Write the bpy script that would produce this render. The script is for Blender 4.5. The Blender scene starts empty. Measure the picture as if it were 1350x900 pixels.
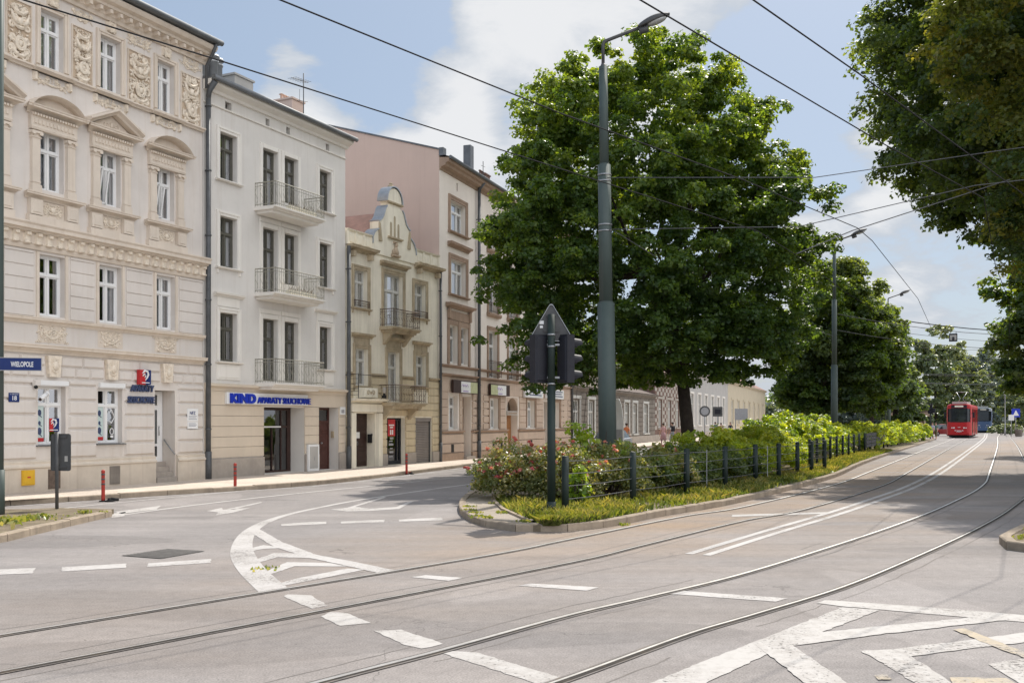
import bpy, math, random
import numpy as np
from mathutils import Vector, Matrix, noise

R = math.radians
rnd = random.Random(11)
nr = np.random.default_rng(11)
scene = bpy.context.scene
COL = scene.collection

# ------------------------------------------------------------------ camera numbers
CAM_H = 2.0            # eye height, metres
FPX = 1312.5           # 35 mm lens on a 1350 px wide picture
HOR = 555.0            # horizon row


def G(px, py, z=0.0):
    """ground point (metres) of a picture position"""
    d = FPX * (CAM_H - z) / (py - HOR)
    return ((px - 675.0) * d / FPX, d)


SUN_AZ, SUN_EL = R(23.0), R(51.0)      # azimuth to the right of the view axis (+Y)

# ------------------------------------------------------------------ mesh builder


class MB:
    def __init__(self):
        self.v, self.f, self.m, self.sm = [], [], [], []
        self.cur = 0
        self.smooth = False

    def add(self, vs, fs):
        o = len(self.v)
        self.v.extend([tuple(p) for p in vs])
        for q in fs:
            self.f.append([i + o for i in q])
            self.m.append(self.cur)
            self.sm.append(self.smooth)

    def poly(self, pts):
        self.add(pts, [list(range(len(pts)))])

    def box(self, x0, x1, y0, y1, z0, z1):
        vs = [(x, y, z) for z in (z0, z1) for y in (y0, y1) for x in (x0, x1)]
        self.add(vs, [(0, 2, 3, 1), (4, 5, 7, 6), (0, 1, 5, 4), (2, 6, 7, 3), (0, 4, 6, 2), (1, 3, 7, 5)])

    def pillow(self, u0, u1, v0, v1, w0, w1, ins):
        """block standing proud of a facade (outward = -y) with chamfered edges"""
        a = [(u0, -w0, v0), (u1, -w0, v0), (u1, -w0, v1), (u0, -w0, v1)]
        b = [(u0 + ins, -w1, v0 + ins), (u1 - ins, -w1, v0 + ins), (u1 - ins, -w1, v1 - ins), (u0 + ins, -w1, v1 - ins)]
        self.add(a + b, [(4, 5, 6, 7), (0, 1, 5, 4), (1, 2, 6, 5), (2, 3, 7, 6), (3, 0, 4, 7)])

    def mould(self, u0, u1, prof, ret=0.0):
        """horizontal moulding: profile [(w, v)...] from the wall and back, extruded along u; ret = mitre at ends"""
        n = len(prof)
        a = [(u0 - ret * w, -w, v) for w, v in prof]
        b = [(u1 + ret * w, -w, v) for w, v in prof]
        fs = [(i, (i + 1) % n, n + (i + 1) % n, n + i) for i in range(n)]
        self.add(a + b, fs + [tuple(range(n)), tuple(range(2 * n - 1, n - 1, -1))])

    def prism(self, pts, y0, y1):
        """polygon in (x, z) extruded along y"""
        n = len(pts)
        a = [(x, y0, z) for x, z in pts]
        b = [(x, y1, z) for x, z in pts]
        self.add(a + b, [(i, (i + 1) % n, n + (i + 1) % n, n + i) for i in range(n)] + [tuple(range(n)), tuple(range(2 * n - 1, n - 1, -1))])

    def vprism(self, pts, z0, z1):
        """polygon in (x, y) extruded along z"""
        n = len(pts)
        a = [(x, y, z0) for x, y in pts]
        b = [(x, y, z1) for x, y in pts]
        self.add(a + b, [(i, (i + 1) % n, n + (i + 1) % n, n + i) for i in range(n)] + [tuple(range(n)), tuple(range(2 * n - 1, n - 1, -1))])

    def tube(self, pts, rad, seg=8, caps=True):
        pts = [Vector(p) for p in pts]
        n = len(pts)
        rs = rad if isinstance(rad, (list, tuple)) else [rad] * n
        o = len(self.v)
        ref = None
        for i, p in enumerate(pts):
            t = (pts[min(i + 1, n - 1)] - pts[max(i - 1, 0)])
            if t.length < 1e-9:
                t = Vector((0, 0, 1))
            t.normalize()
            if ref is None:
                ref = Vector((0, 0, 1)) if abs(t.z) < 0.9 else Vector((1, 0, 0))
            s = t.cross(ref)
            if s.length < 1e-6:
                s = t.orthogonal()
            s.normalize()
            q = s.cross(t)
            ref = q
            for k in range(seg):
                a = 2 * math.pi * k / seg
                self.v.append(tuple(p + (s * math.cos(a) + q * math.sin(a)) * rs[i]))
        for i in range(n - 1):
            for k in range(seg):
                k2 = (k + 1) % seg
                self.f.append([o + i * seg + k, o + i * seg + k2, o + (i + 1) * seg + k2, o + (i + 1) * seg + k])
                self.m.append(self.cur)
                self.sm.append(seg > 5)
        if caps:
            self.f.append([o + k for k in range(seg)][::-1])
            self.f.append([o + (n - 1) * seg + k for k in range(seg)])
            self.m += [self.cur] * 2
            self.sm += [False] * 2

    def lathe(self, prof, seg=16, c=(0, 0, 0)):
        """profile [(r, z)...] about the vertical through c"""
        self.tube([(c[0], c[1], c[2] + z) for r, z in prof], [max(r, 1e-4) for r, z in prof], seg)

    def blob(self, c, r, seg=6, rings=4, sc=(1, 1, 1)):
        vs, fs = [], []
        vs.append((c[0], c[1], c[2] - r * sc[2]))
        for i in range(1, rings):
            a = -math.pi / 2 + math.pi * i / rings
            for k in range(seg):
                b = 2 * math.pi * k / seg
                vs.append((c[0] + r * sc[0] * math.cos(a) * math.cos(b), c[1] + r * sc[1] * math.cos(a) * math.sin(b), c[2] + r * sc[2] * math.sin(a)))
        vs.append((c[0], c[1], c[2] + r * sc[2]))
        for k in range(seg):
            fs.append((0, 1 + (k + 1) % seg, 1 + k))
            for i in range(rings - 2):
                a0 = 1 + i * seg
                fs.append((a0 + k, a0 + (k + 1) % seg, a0 + seg + (k + 1) % seg, a0 + seg + k))
            fs.append((1 + (rings - 2) * seg + k, 1 + (rings - 2) * seg + (k + 1) % seg, len(vs) - 1))
        s = self.smooth
        self.smooth = True
        self.add(vs, fs)
        self.smooth = s

    def mesh(self, name, mats):
        me = bpy.data.meshes.new(name)
        me.from_pydata(self.v, [], self.f)
        for m in (mats if isinstance(mats, (list, tuple)) else [mats]):
            me.materials.append(m)
        me.polygons.foreach_set('material_index', self.m)
        me.polygons.foreach_set('use_smooth', self.sm)
        me.update()
        return me

    def build(self, name, mats, parent=None, loc=None, **kw):
        o = bpy.data.objects.new(name, self.mesh(name, mats))
        COL.objects.link(o)
        if parent:
            o.parent = parent
        if loc:
            o.location = loc
        for k, val in kw.items():
            o[k] = val
        return o


def thing(name, label, cat, loc=(0, 0, 0), rz=0.0, group=None):
    o = bpy.data.objects.new(name, None)
    o.empty_display_size = 0.2
    COL.objects.link(o)
    o.location = loc
    o.rotation_euler = (0, 0, rz)
    o['label'] = label
    o['category'] = cat
    if group:
        o['group'] = group
    return o


def tag(o, label, cat, group=None):
    o['label'] = label
    o['category'] = cat
    if group:
        o['group'] = group
    return o


def struct(o):
    o['kind'] = 'structure'
    return o


def dup(root, loc, rz, label, group=None):
    def cp(o, par):
        c = o.copy()
        COL.objects.link(c)
        c.parent = par
        for ch in o.children:
            cp(ch, c)
        return c
    r = cp(root, None)
    r.location = loc
    r.rotation_euler = (0, 0, rz)
    r['label'] = label
    if group:
        r['group'] = group
    return r


def spline(pts, n=8):
    """Catmull-Rom through 2D/3D points"""
    P = [Vector(p) if len(p) == 3 else Vector((p[0], p[1], 0)) for p in pts]
    P = [P[0] * 2 - P[1]] + P + [P[-1] * 2 - P[-2]]
    out = []
    for i in range(1, len(P) - 2):
        for k in range(n):
            t = k / n
            a, b, c, d = P[i - 1], P[i], P[i + 1], P[i + 2]
            out.append(0.5 * ((2 * b) + (c - a) * t + (2 * a - 5 * b + 4 * c - d) * t * t + (3 * b - a - 3 * c + d) * t ** 3))
    out.append(P[-2].copy())
    return out


def offset(path, d):
    """offset a ground path sideways (positive = right of travel)"""
    out = []
    n = len(path)
    for i, p in enumerate(path):
        t = path[min(i + 1, n - 1)] - path[max(i - 1, 0)]
        t.z = 0
        t.normalize()
        out.append(p + Vector((t.y, -t.x, 0)) * d)
    return out


def strip(mb, path, a, b, z):
    """ribbon between two side offsets of a path, flat at height z"""
    L, Q = offset(path, a), offset(path, b)
    vs = [(p.x, p.y, z) for p in L] + [(p.x, p.y, z) for p in Q]
    n = len(path)
    mb.add(vs, [(i, n + i, n + i + 1, i + 1) for i in range(n - 1)])


# ------------------------------------------------------------------ materials
def nodes_of(name):
    m = bpy.data.materials.new(name)
    m.use_nodes = True
    nt = m.node_tree
    b = nt.nodes['Principled BSDF']
    return m, nt, b


def rgb(c):
    return (c[0], c[1], c[2], 1.0)


def mat(name, col, rough=0.6, metal=0.0, var=0.0, scale=3.0, bump=0.0, bscale=40.0, spec=0.3, dirt=None, dirt_h=None, streak=0.0):
    """surface with broad tone variation, fine bump, and optional dirt colour that gathers low down or in streaks"""
    m, nt, b = nodes_of(name)
    N, L = nt.nodes, nt.links
    b.inputs['Roughness'].default_value = rough
    b.inputs['Metallic'].default_value = metal
    b.inputs['Specular IOR Level'].default_value = spec
    b.inputs['Base Color'].default_value = rgb(col)
    tc = N.new('ShaderNodeTexCoord')
    geo = N.new('ShaderNodeNewGeometry')
    last = None
    if var > 0:
        nz = N.new('ShaderNodeTexNoise')
        nz.inputs['Scale'].default_value = scale
        nz.inputs['Detail'].default_value = 6
        nz.inputs['Roughness'].default_value = 0.65
        L.new(geo.outputs['Position'], nz.inputs['Vector'])
        rp = N.new('ShaderNodeMapRange')
        rp.inputs['From Min'].default_value = 0.3
        rp.inputs['From Max'].default_value = 0.7
        rp.inputs['To Min'].default_value = 1 - var
        rp.inputs['To Max'].default_value = 1 + var * 0.6
        L.new(nz.outputs['Fac'], rp.inputs['Value'])
        mx = N.new('ShaderNodeVectorMath')
        mx.operation = 'SCALE'
        mx.inputs[0].default_value = col
        L.new(rp.outputs['Result'], mx.inputs['Scale'])
        last = mx.outputs['Vector']
    if dirt is not None:
        nz2 = N.new('ShaderNodeTexNoise')
        nz2.inputs['Scale'].default_value = 1.0
        nz2.inputs['Detail'].default_value = 8
        nz2.inputs['Roughness'].default_value = 0.7
        mp = N.new('ShaderNodeMapping')
        mp.inputs['Scale'].default_value = (2.2, 2.2, 0.28)
        L.new(geo.outputs['Position'], mp.inputs['Vector'])
        L.new(mp.outputs['Vector'], nz2.inputs['Vector'])
        r2 = N.new('ShaderNodeMapRange')
        r2.inputs['From Min'].default_value = 0.52
        r2.inputs['From Max'].default_value = 0.78
        r2.inputs['To Max'].default_value = streak
        L.new(nz2.outputs['Fac'], r2.inputs['Value'])
        fac = r2.outputs['Result']
        mp4 = N.new('ShaderNodeMapping')
        mp4.inputs['Scale'].default_value = (6.5, 6.5, 0.22)
        nz4 = N.new('ShaderNodeTexNoise')
        nz4.inputs['Scale'].default_value = 1.0
        nz4.inputs['Detail'].default_value = 5
        L.new(geo.outputs['Position'], mp4.inputs['Vector'])
        L.new(mp4.outputs['Vector'], nz4.inputs['Vector'])
        r4 = N.new('ShaderNodeMapRange')
        r4.inputs['From Min'].default_value = 0.56
        r4.inputs['From Max'].default_value = 0.74
        r4.inputs['To Max'].default_value = streak * 0.8
        L.new(nz4.outputs['Fac'], r4.inputs['Value'])
        mx4 = N.new('ShaderNodeMath')
        mx4.operation = 'MAXIMUM'
        L.new(fac, mx4.inputs[0])
        L.new(r4.outputs['Result'], mx4.inputs[1])
        fac = mx4.outputs[0]
        if dirt_h:
            sx = N.new('ShaderNodeSeparateXYZ')
            L.new(geo.outputs['Position'], sx.inputs['Vector'])
            r3 = N.new('ShaderNodeMapRange')
            r3.inputs['From Min'].default_value = dirt_h
            r3.inputs['From Max'].default_value = 0.1
            r3.inputs['To Max'].default_value = 0.9
            L.new(sx.outputs['Z'], r3.inputs['Value'])
            mu = N.new('ShaderNodeMath')
            mu.operation = 'MULTIPLY'
            L.new(r3.outputs['Result'], mu.inputs[0])
            nz3 = N.new('ShaderNodeTexNoise')
            nz3.inputs['Scale'].default_value = 2.5
            nz3.inputs['Detail'].default_value = 6
            L.new(geo.outputs['Position'], nz3.inputs['Vector'])
            L.new(nz3.outputs['Fac'], mu.inputs[1])
            ad = N.new('ShaderNodeMath')
            ad.operation = 'ADD'
            ad.use_clamp = True
            L.new(mu.outputs[0], ad.inputs[0])
            L.new(fac, ad.inputs[1])
            fac = ad.outputs[0]
        mc = N.new('ShaderNodeMix')
        mc.data_type = 'RGBA'
        L.new(fac, mc.inputs['Factor'])
        if last:
            L.new(last, mc.inputs[6])
        else:
            mc.inputs[6].default_value = rgb(col)
        mc.inputs[7].default_value = rgb(dirt)
        last = mc.outputs[2]
    if last:
        L.new(last, b.inputs['Base Color'])
    if bump > 0:
        nb = N.new('ShaderNodeTexNoise')
        nb.inputs['Scale'].default_value = bscale
        nb.inputs['Detail'].default_value = 4
        L.new(geo.outputs['Position'], nb.inputs['Vector'])
        bp = N.new('ShaderNodeBump')
        bp.inputs['Strength'].default_value = bump
        bp.inputs['Distance'].default_value = 0.02
        L.new(nb.outputs['Fac'], bp.inputs['Height'])
        L.new(bp.outputs['Normal'], b.inputs['Normal'])
    return m


def asphalt(name, c0, c1, tan=(0.21, 0.165, 0.12), tan_amt=0.25, crack=0.5, dust=False):
    m, nt, b = nodes_of(name)
    N, L = nt.nodes, nt.links
    b.inputs['Roughness'].default_value = 0.85
    b.inputs['Specular IOR Level'].default_value = 0.25
    geo = N.new('ShaderNodeNewGeometry')

    def nz(scale, det, sc=(1, 1, 1)):
        t = N.new('ShaderNodeTexNoise')
        t.inputs['Scale'].default_value = scale
        t.inputs['Detail'].default_value = det
        t.inputs['Roughness'].default_value = 0.6
        mp = N.new('ShaderNodeMapping')
        mp.inputs['Scale'].default_value = sc
        mp.inputs['Rotation'].default_value = (0, 0, R(-58))
        L.new(geo.outputs['Position'], mp.inputs['Vector'])
        L.new(mp.outputs['Vector'], t.inputs['Vector'])
        return t.outputs['Fac']

    def rng(x, a, bb, c, d):
        r = N.new('ShaderNodeMapRange')
        for k, v in zip(('From Min', 'From Max', 'To Min', 'To Max'), (a, bb, c, d)):
            r.inputs[k].default_value = v
        L.new(x, r.inputs['Value'])
        return r.outputs['Result']

    def mix(f, a, c, blend='MIX'):
        x = N.new('ShaderNodeMix')
        x.data_type = 'RGBA'
        x.blend_type = blend
        for sock, val in ((x.inputs['Factor'], f), (x.inputs[6], a), (x.inputs[7], c)):
            if isinstance(val, (int, float)):
                sock.default_value = val
            elif isinstance(val, tuple):
                sock.default_value = rgb(val)
            else:
                L.new(val, sock)
        return x.outputs[2]
    base = mix(rng(nz(0.35, 6), 0.3, 0.7, 0, 1), c0, c1)
    base = mix(rng(nz(0.16, 4, (0.35, 1.6, 1)), 0.48, 0.75, 0, tan_amt), base, tan)
    # wheel-polished lanes and old repairs along the direction of travel
    base = mix(rng(nz(1.1, 3, (0.08, 1.5, 1)), 0.42, 0.66, 0, 0.34), base, tuple(x * 0.66 for x in c0))
    # repairs: irregular darker and lighter patches with firm edges
    base = mix(rng(nz(0.22, 2, (0.5, 1.3, 1)), 0.585, 0.592, 0, 0.42), base, tuple(x * 0.74 for x in c0))
    base = mix(rng(nz(0.19, 2, (1.2, 0.6, 1)), 0.61, 0.618, 0, 0.35), base, tuple(x * 1.12 for x in c1))
    # drips of oil and dust
    base = mix(rng(nz(2.4, 5), 0.66, 0.78, 0, 0.55), base, tuple(x * 0.45 for x in c0))
    base = mix(rng(nz(19, 2), 0.70, 0.76, 0, 0.75), base, (0.05, 0.045, 0.04))
    if dust:
        # brown dust blown along the island kerb and the tracks
        dp = N.new('ShaderNodeVectorMath')
        dp.operation = 'DOT_PRODUCT'
        dp.inputs[1].default_value = (0.85, -0.53, 0)
        L.new(geo.outputs['Position'], dp.inputs[0])
        q = dp.outputs['Value']
        a_ = rng(q, -12.5, -8.9, 0, 1)
        b_ = rng(q, -8.2, -0.5, 1, 0)
        mu0 = N.new('ShaderNodeMath')
        mu0.operation = 'MULTIPLY'
        L.new(a_, mu0.inputs[0])
        L.new(b_, mu0.inputs[1])
        mu1 = N.new('ShaderNodeMath')
        mu1.operation = 'MULTIPLY'
        L.new(mu0.outputs[0], mu1.inputs[0])
        sy = N.new('ShaderNodeSeparateXYZ')
        L.new(geo.outputs['Position'], sy.inputs[0])
        mu2_ = N.new('ShaderNodeMath')
        mu2_.operation = 'MULTIPLY'
        L.new(rng(sy.outputs['Y'], 11.0, 19.0, 0.22, 1.0), mu2_.inputs[0])
        L.new(rng(nz(0.5, 5, (0.5, 1.4, 1)), 0.3, 0.68, 0.08, 0.85), mu2_.inputs[1])
        L.new(mu2_.outputs[0], mu1.inputs[1])
        base = mix(mu1.outputs[0], base, (0.315, 0.225, 0.15))
    g = rng(nz(55, 3), 0.25, 0.75, 0.66, 1.28)
    mu = N.new('ShaderNodeVectorMath')
    mu.operation = 'SCALE'
    L.new(base, mu.inputs[0])
    L.new(g, mu.inputs['Scale'])
    g2 = rng(nz(7, 5), 0.3, 0.7, 0.9, 1.08)
    mu2 = N.new('ShaderNodeVectorMath')
    mu2.operation = 'SCALE'
    L.new(mu.outputs[0], mu2.inputs[0])
    L.new(g2, mu2.inputs['Scale'])
    col = mu2.outputs[0]
    if crack:
        vo = N.new('ShaderNodeTexVoronoi')
        vo.feature = 'DISTANCE_TO_EDGE'
        vo.inputs['Scale'].default_value = 0.28
        wn = N.new('ShaderNodeTexNoise')
        wn.inputs['Scale'].default_value = 1.6
        wn.inputs['Detail'].default_value = 6
        L.new(geo.outputs['Position'], wn.inputs['Vector'])
        va = N.new('ShaderNodeVectorMath')
        va.operation = 'MULTIPLY_ADD'
        L.new(wn.outputs['Color'], va.inputs[0])
        va.inputs[1].default_value = (1.6, 1.6, 0)
        L.new(geo.outputs['Position'], va.inputs[2])
        L.new(va.outputs[0], vo.inputs['Vector'])
        ck = rng(vo.outputs['Distance'], 0.0, 0.0045, crack, 0.0)
        msk = rng(nz(0.3, 3), 0.5, 0.62, 0, 1)
        mm = N.new('ShaderNodeMath')
        mm.operation = 'MULTIPLY'
        L.new(ck, mm.inputs[0])
        L.new(msk, mm.inputs[1])
        col = mix(mm.outputs[0], col, (0.03, 0.028, 0.026))
    L.new(col, b.inputs['Base Color'])
    bp = N.new('ShaderNodeBump')
    bp.inputs['Strength'].default_value = 0.35
    bp.inputs['Distance'].default_value = 0.01
    L.new(nz(90, 2), bp.inputs['Height'])
    L.new(bp.outputs['Normal'], b.inputs['Normal'])
    return m


def worn_paint(name, col, under, wear=0.45):
    """road paint: alpha-free, worn patches show the asphalt colour"""
    m, nt, b = nodes_of(name)
    N, L = nt.nodes, nt.links
    b.inputs['Roughness'].default_value = 0.75
    geo = N.new('ShaderNodeNewGeometry')
    t = N.new('ShaderNodeTexNoise')
    t.inputs['Scale'].default_value = 9
    t.inputs['Detail'].default_value = 9
    t.inputs['Roughness'].default_value = 0.75
    L.new(geo.outputs['Position'], t.inputs['Vector'])
    t2 = N.new('ShaderNodeTexNoise')
    t2.inputs['Scale'].default_value = 0.9
    t2.inputs['Detail'].default_value = 3
    L.new(geo.outputs['Position'], t2.inputs['Vector'])
    ad = N.new('ShaderNodeMath')
    ad.operation = 'MULTIPLY_ADD'
    L.new(t2.outputs['Fac'], ad.inputs[0])
    ad.inputs[1].default_value = 0.5
    L.new(t.outputs['Fac'], ad.inputs[2])
    r = N.new('ShaderNodeMapRange')
    r.inputs['From Min'].default_value = 0.66
    r.inputs['From Max'].default_value = 0.98
    r.inputs['To Max'].default_value = wear * 1.6
    r.clamp = True
    L.new(ad.outputs[0], r.inputs['Value'])
    x = N.new('ShaderNodeMix')
    x.data_type = 'RGBA'
    x.inputs[6].default_value = rgb(col)
    x.inputs[7].default_value = rgb(under)
    L.new(r.outputs['Result'], x.inputs['Factor'])
    L.new(x.outputs[2], b.inputs['Base Color'])
    # places where the paint is gone altogether
    t3 = N.new('ShaderNodeTexNoise')
    t3.inputs['Scale'].default_value = 26
    t3.inputs['Detail'].default_value = 6
    t3.inputs['Roughness'].default_value = 0.7
    L.new(geo.outputs['Position'], t3.inputs['Vector'])
    a2 = N.new('ShaderNodeMath')
    a2.operation = 'MULTIPLY_ADD'
    L.new(t2.outputs['Fac'], a2.inputs[0])
    a2.inputs[1].default_value = 0.45
    L.new(t3.outputs['Fac'], a2.inputs[2])
    r3 = N.new('ShaderNodeMapRange')
    r3.inputs['From Min'].default_value = 0.90 - 0.12 * wear
    r3.inputs['From Max'].default_value = 0.97 - 0.10 * wear
    L.new(a2.outputs[0], r3.inputs['Value'])
    tr = N.new('ShaderNodeBsdfTransparent')
    mx = N.new('ShaderNodeMixShader')
    L.new(r3.outputs['Result'], mx.inputs['Fac'])
    L.new(b.outputs[0], mx.inputs[1])
    L.new(tr.outputs[0], mx.inputs[2])
    L.new(mx.outputs[0], N['Material Output'].inputs['Surface'])
    return m


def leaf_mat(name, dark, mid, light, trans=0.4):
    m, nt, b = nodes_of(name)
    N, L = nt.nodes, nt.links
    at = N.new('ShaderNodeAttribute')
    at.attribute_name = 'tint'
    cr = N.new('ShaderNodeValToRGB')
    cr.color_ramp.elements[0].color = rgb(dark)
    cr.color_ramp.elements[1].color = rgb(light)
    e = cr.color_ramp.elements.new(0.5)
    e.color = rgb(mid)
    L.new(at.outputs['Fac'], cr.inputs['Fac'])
    b.inputs['Roughness'].default_value = 0.38
    b.inputs['Specular IOR Level'].default_value = 0.5
    L.new(cr.outputs['Color'], b.inputs['Base Color'])
    tr = N.new('ShaderNodeBsdfTranslucent')
    hs = N.new('ShaderNodeVectorMath')
    hs.operation = 'MULTIPLY'
    hs.inputs[1].default_value = (2.5, 2.25, 0.55)
    L.new(cr.outputs['Color'], hs.inputs[0])
    L.new(hs.outputs[0], tr.inputs['Color'])
    mx = N.new('ShaderNodeMixShader')
    mx.inputs['Fac'].default_value = trans
    L.new(b.outputs[0], mx.inputs[1])
    L.new(tr.outputs[0], mx.inputs[2])
    L.new(mx.outputs[0], N['Material Output'].inputs['Surface'])
    return m


def glass_mat(name, tint=(0.9, 0.92, 0.94), refl=0.3):
    m, nt, b = nodes_of(name)
    N, L = nt.nodes, nt.links
    N.remove(b)
    t = N.new('ShaderNodeBsdfTransparent')
    t.inputs['Color'].default_value = rgb(tint)
    g = N.new('ShaderNodeBsdfGlossy')
    g.inputs['Roughness'].default_value = 0.02
    g.inputs['Color'].default_value = (0.95, 0.97, 1, 1)
    fr = N.new('ShaderNodeFresnel')
    fr.inputs['IOR'].default_value = 1.5
    ad = N.new('ShaderNodeMath')
    ad.operation = 'ADD'
    ad.use_clamp = True
    ad.inputs[1].default_value = refl
    L.new(fr.outputs[0], ad.inputs[0])
    x = N.new('ShaderNodeMixShader')
    L.new(ad.outputs[0], x.inputs['Fac'])
    L.new(t.outputs[0], x.inputs[1])
    L.new(g.outputs[0], x.inputs[2])
    L.new(x.outputs[0], N['Material Output'].inputs['Surface'])
    return m


def emit_free(name, col, rough=0.5, spec=0.3):
    return mat(name, col, rough, spec=spec, var=0.06, scale=6)


M = {}
M['asphalt'] = asphalt('asphalt', (0.222, 0.206, 0.2), (0.305, 0.281, 0.27), dust=True)
M['paving'] = asphalt('pavement_slabs', (0.56, 0.485, 0.41), (0.66, 0.575, 0.49), tan=(0.49, 0.41, 0.33), tan_amt=0.3, crack=0.25)
M['paving_old'] = asphalt('old_island_paving', (0.33, 0.285, 0.235), (0.42, 0.365, 0.30), tan=(0.26, 0.21, 0.15), tan_amt=0.5, crack=0.6)
M['kerb'] = mat('kerb_stone', (0.35, 0.285, 0.215), 0.85, var=0.3, scale=2.0, bump=0.5, bscale=30, dirt=(0.12, 0.1, 0.085), streak=0.5)
M['paint'] = worn_paint('white_road_paint', (0.46, 0.44, 0.425), (0.33, 0.305, 0.285), 0.65)
M['paint_worn'] = worn_paint('old_white_road_paint', (0.43, 0.41, 0.39), (0.31, 0.285, 0.265), 0.75)
M['paint_yellow'] = worn_paint('faded_yellow_road_paint', (0.41, 0.34, 0.24), (0.3, 0.27, 0.24), 0.95)
M['steel'] = mat('rail_steel', (0.62, 0.60, 0.58), 0.38, 0.75, var=0.25, scale=4)
M['groove'] = mat('rail_groove', (0.035, 0.03, 0.026), 0.9, var=0.4, scale=5, dirt=(0.12, 0.085, 0.05), streak=0.6)
M['sealant'] = mat('rail_sealant', (0.19, 0.172, 0.16), 0.85, var=0.3, scale=3, bump=0.3, dirt=(0.22, 0.18, 0.14), streak=0.8)
M['iron'] = mat('cast_iron', (0.15, 0.145, 0.14), 0.7, 0.3, var=0.3, scale=8, bump=0.4)
M['soil'] = mat('dry_soil', (0.20, 0.16, 0.11), 0.95, var=0.4, scale=2.5, bump=0.8, bscale=18, dirt=(0.13, 0.13, 0.05), streak=0.9)

CREAM, CREAM_D = (0.68, 0.63, 0.58), (0.55, 0.44, 0.32)
M['cream'] = mat('cream_stucco', CREAM, 0.88, var=0.09, scale=0.8, bump=0.15, bscale=60, dirt=(0.50, 0.41, 0.32), dirt_h=1.6, streak=0.36)
M['cream_trim'] = mat('cream_trim_stucco', (0.69, 0.605, 0.51), 0.88, var=0.1, scale=1.2, bump=0.15, dirt=(0.42, 0.32, 0.22), streak=0.35)
M['cream_relief'] = mat('relief_stucco', (0.78, 0.69, 0.57), 0.9, var=0.22, scale=9, dirt=(0.5, 0.37, 0.25), streak=0.4)
M['cream_back'] = mat('relief_ground_stucco', (0.52, 0.41, 0.30), 0.9, var=0.25, scale=7)
M['cream_low'] = mat('plinth_render', (0.66, 0.58, 0.48), 0.9, var=0.12, scale=1.5, bump=0.3, dirt=(0.36, 0.30, 0.24), dirt_h=0.9, streak=0.35)
M['pale'] = mat('pale_grey_stucco', (0.69, 0.66, 0.615), 0.88, var=0.08, scale=0.7, bump=0.12, bscale=60, dirt=(0.50, 0.45, 0.385), streak=0.36)
M['pale_trim'] = mat('pale_trim_stucco', (0.77, 0.735, 0.675), 0.85, var=0.05, scale=1.5, dirt=(0.5, 0.45, 0.38), streak=0.2)
M['beige'] = mat('beige_ground_render', (0.63, 0.54, 0.43), 0.88, var=0.07, scale=1.0, bump=0.12, dirt=(0.4, 0.34, 0.28), dirt_h=1.2, streak=0.2)
M['grey_plinth'] = mat('grey_plinth_render', (0.42, 0.37, 0.32), 0.92, var=0.2, scale=2.2, bump=0.3, dirt=(0.27, 0.24, 0.21), dirt_h=0.8, streak=0.4)
M['ochre'] = mat('old_ochre_stucco', (0.83, 0.77, 0.635), 0.9, var=0.12, scale=0.9, bump=0.2, bscale=50, dirt=(0.38, 0.33, 0.24), streak=0.45)
M['ochre_low'] = mat('ochre_rusticated_stucco', (0.64, 0.535, 0.36), 0.9, var=0.16, scale=1.1, bump=0.2, dirt=(0.30, 0.25, 0.17), dirt_h=1.5, streak=0.4)
M['ochre_trim'] = mat('weathered_ochre_trim', (0.47, 0.39, 0.27), 0.9, var=0.25, scale=2.5, bump=0.2, dirt=(0.18, 0.14, 0.1), streak=0.6)
M['rose'] = mat('pink_grey_stucco', (0.83, 0.76, 0.685), 0.88, var=0.06, scale=0.8, bump=0.12, dirt=(0.5, 0.43, 0.36), streak=0.22)
M['rose_low'] = mat('pink_brown_rusticated_stucco', (0.58, 0.455, 0.36), 0.9, var=0.12, scale=1.0, bump=0.15, dirt=(0.3, 0.24, 0.2), dirt_h=1.4, streak=0.3)
M['rose_trim'] = mat('brown_trim_stucco', (0.375, 0.27, 0.20), 0.9, var=0.18, scale=2.0, dirt=(0.2, 0.15, 0.11), streak=0.4)
M['pink_wall'] = mat('pink_gable_render', (0.66, 0.505, 0.425), 0.9, var=0.05, scale=0.5, dirt=(0.52, 0.38, 0.31), streak=0.3)
M['grey_stone'] = mat('dark_grey_stone', (0.235, 0.205, 0.175), 0.92, var=0.3, scale=1.4, bump=0.4, dirt=(0.12, 0.105, 0.09), streak=0.5)
M['brick'] = mat('brown_brick', (0.20, 0.125, 0.1), 0.9, var=0.35, scale=4, bump=0.3)
M['limestone'] = mat('limestone_band', (0.45, 0.41, 0.36), 0.9, var=0.2, scale=3)
M['silver_wall'] = mat('silver_grey_render', (0.43, 0.415, 0.39), 0.88, var=0.1, scale=1)
M['straw'] = mat('straw_yellow_render', (0.52, 0.455, 0.335), 0.88, var=0.08, scale=1)
M['zinc'] = mat('zinc_sheet', (0.17, 0.18, 0.19), 0.55, 0.4, var=0.25, scale=2.0)
M['zinc_light'] = mat('pale_zinc_sheet', (0.36, 0.385, 0.41), 0.4, 0.6, var=0.2, scale=3)
M['pipe'] = mat('dark_downpipe_paint', (0.10, 0.105, 0.11), 0.5, 0.2, var=0.25, scale=5)
M['tile'] = mat('red_roof_sheet', (0.24, 0.14, 0.115), 0.75, var=0.25, scale=3, dirt=(0.2, 0.12, 0.095), streak=0.6)
M['tile_dark'] = mat('dark_roof_tile', (0.13, 0.1, 0.085), 0.85, var=0.3, scale=5, bump=0.6, bscale=9)
M['upvc'] = mat('white_window_frame', (0.78, 0.78, 0.77), 0.4, var=0.03)
M['old_white'] = mat('old_white_paint', (0.62, 0.61, 0.57), 0.6, var=0.12, scale=6)
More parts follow.
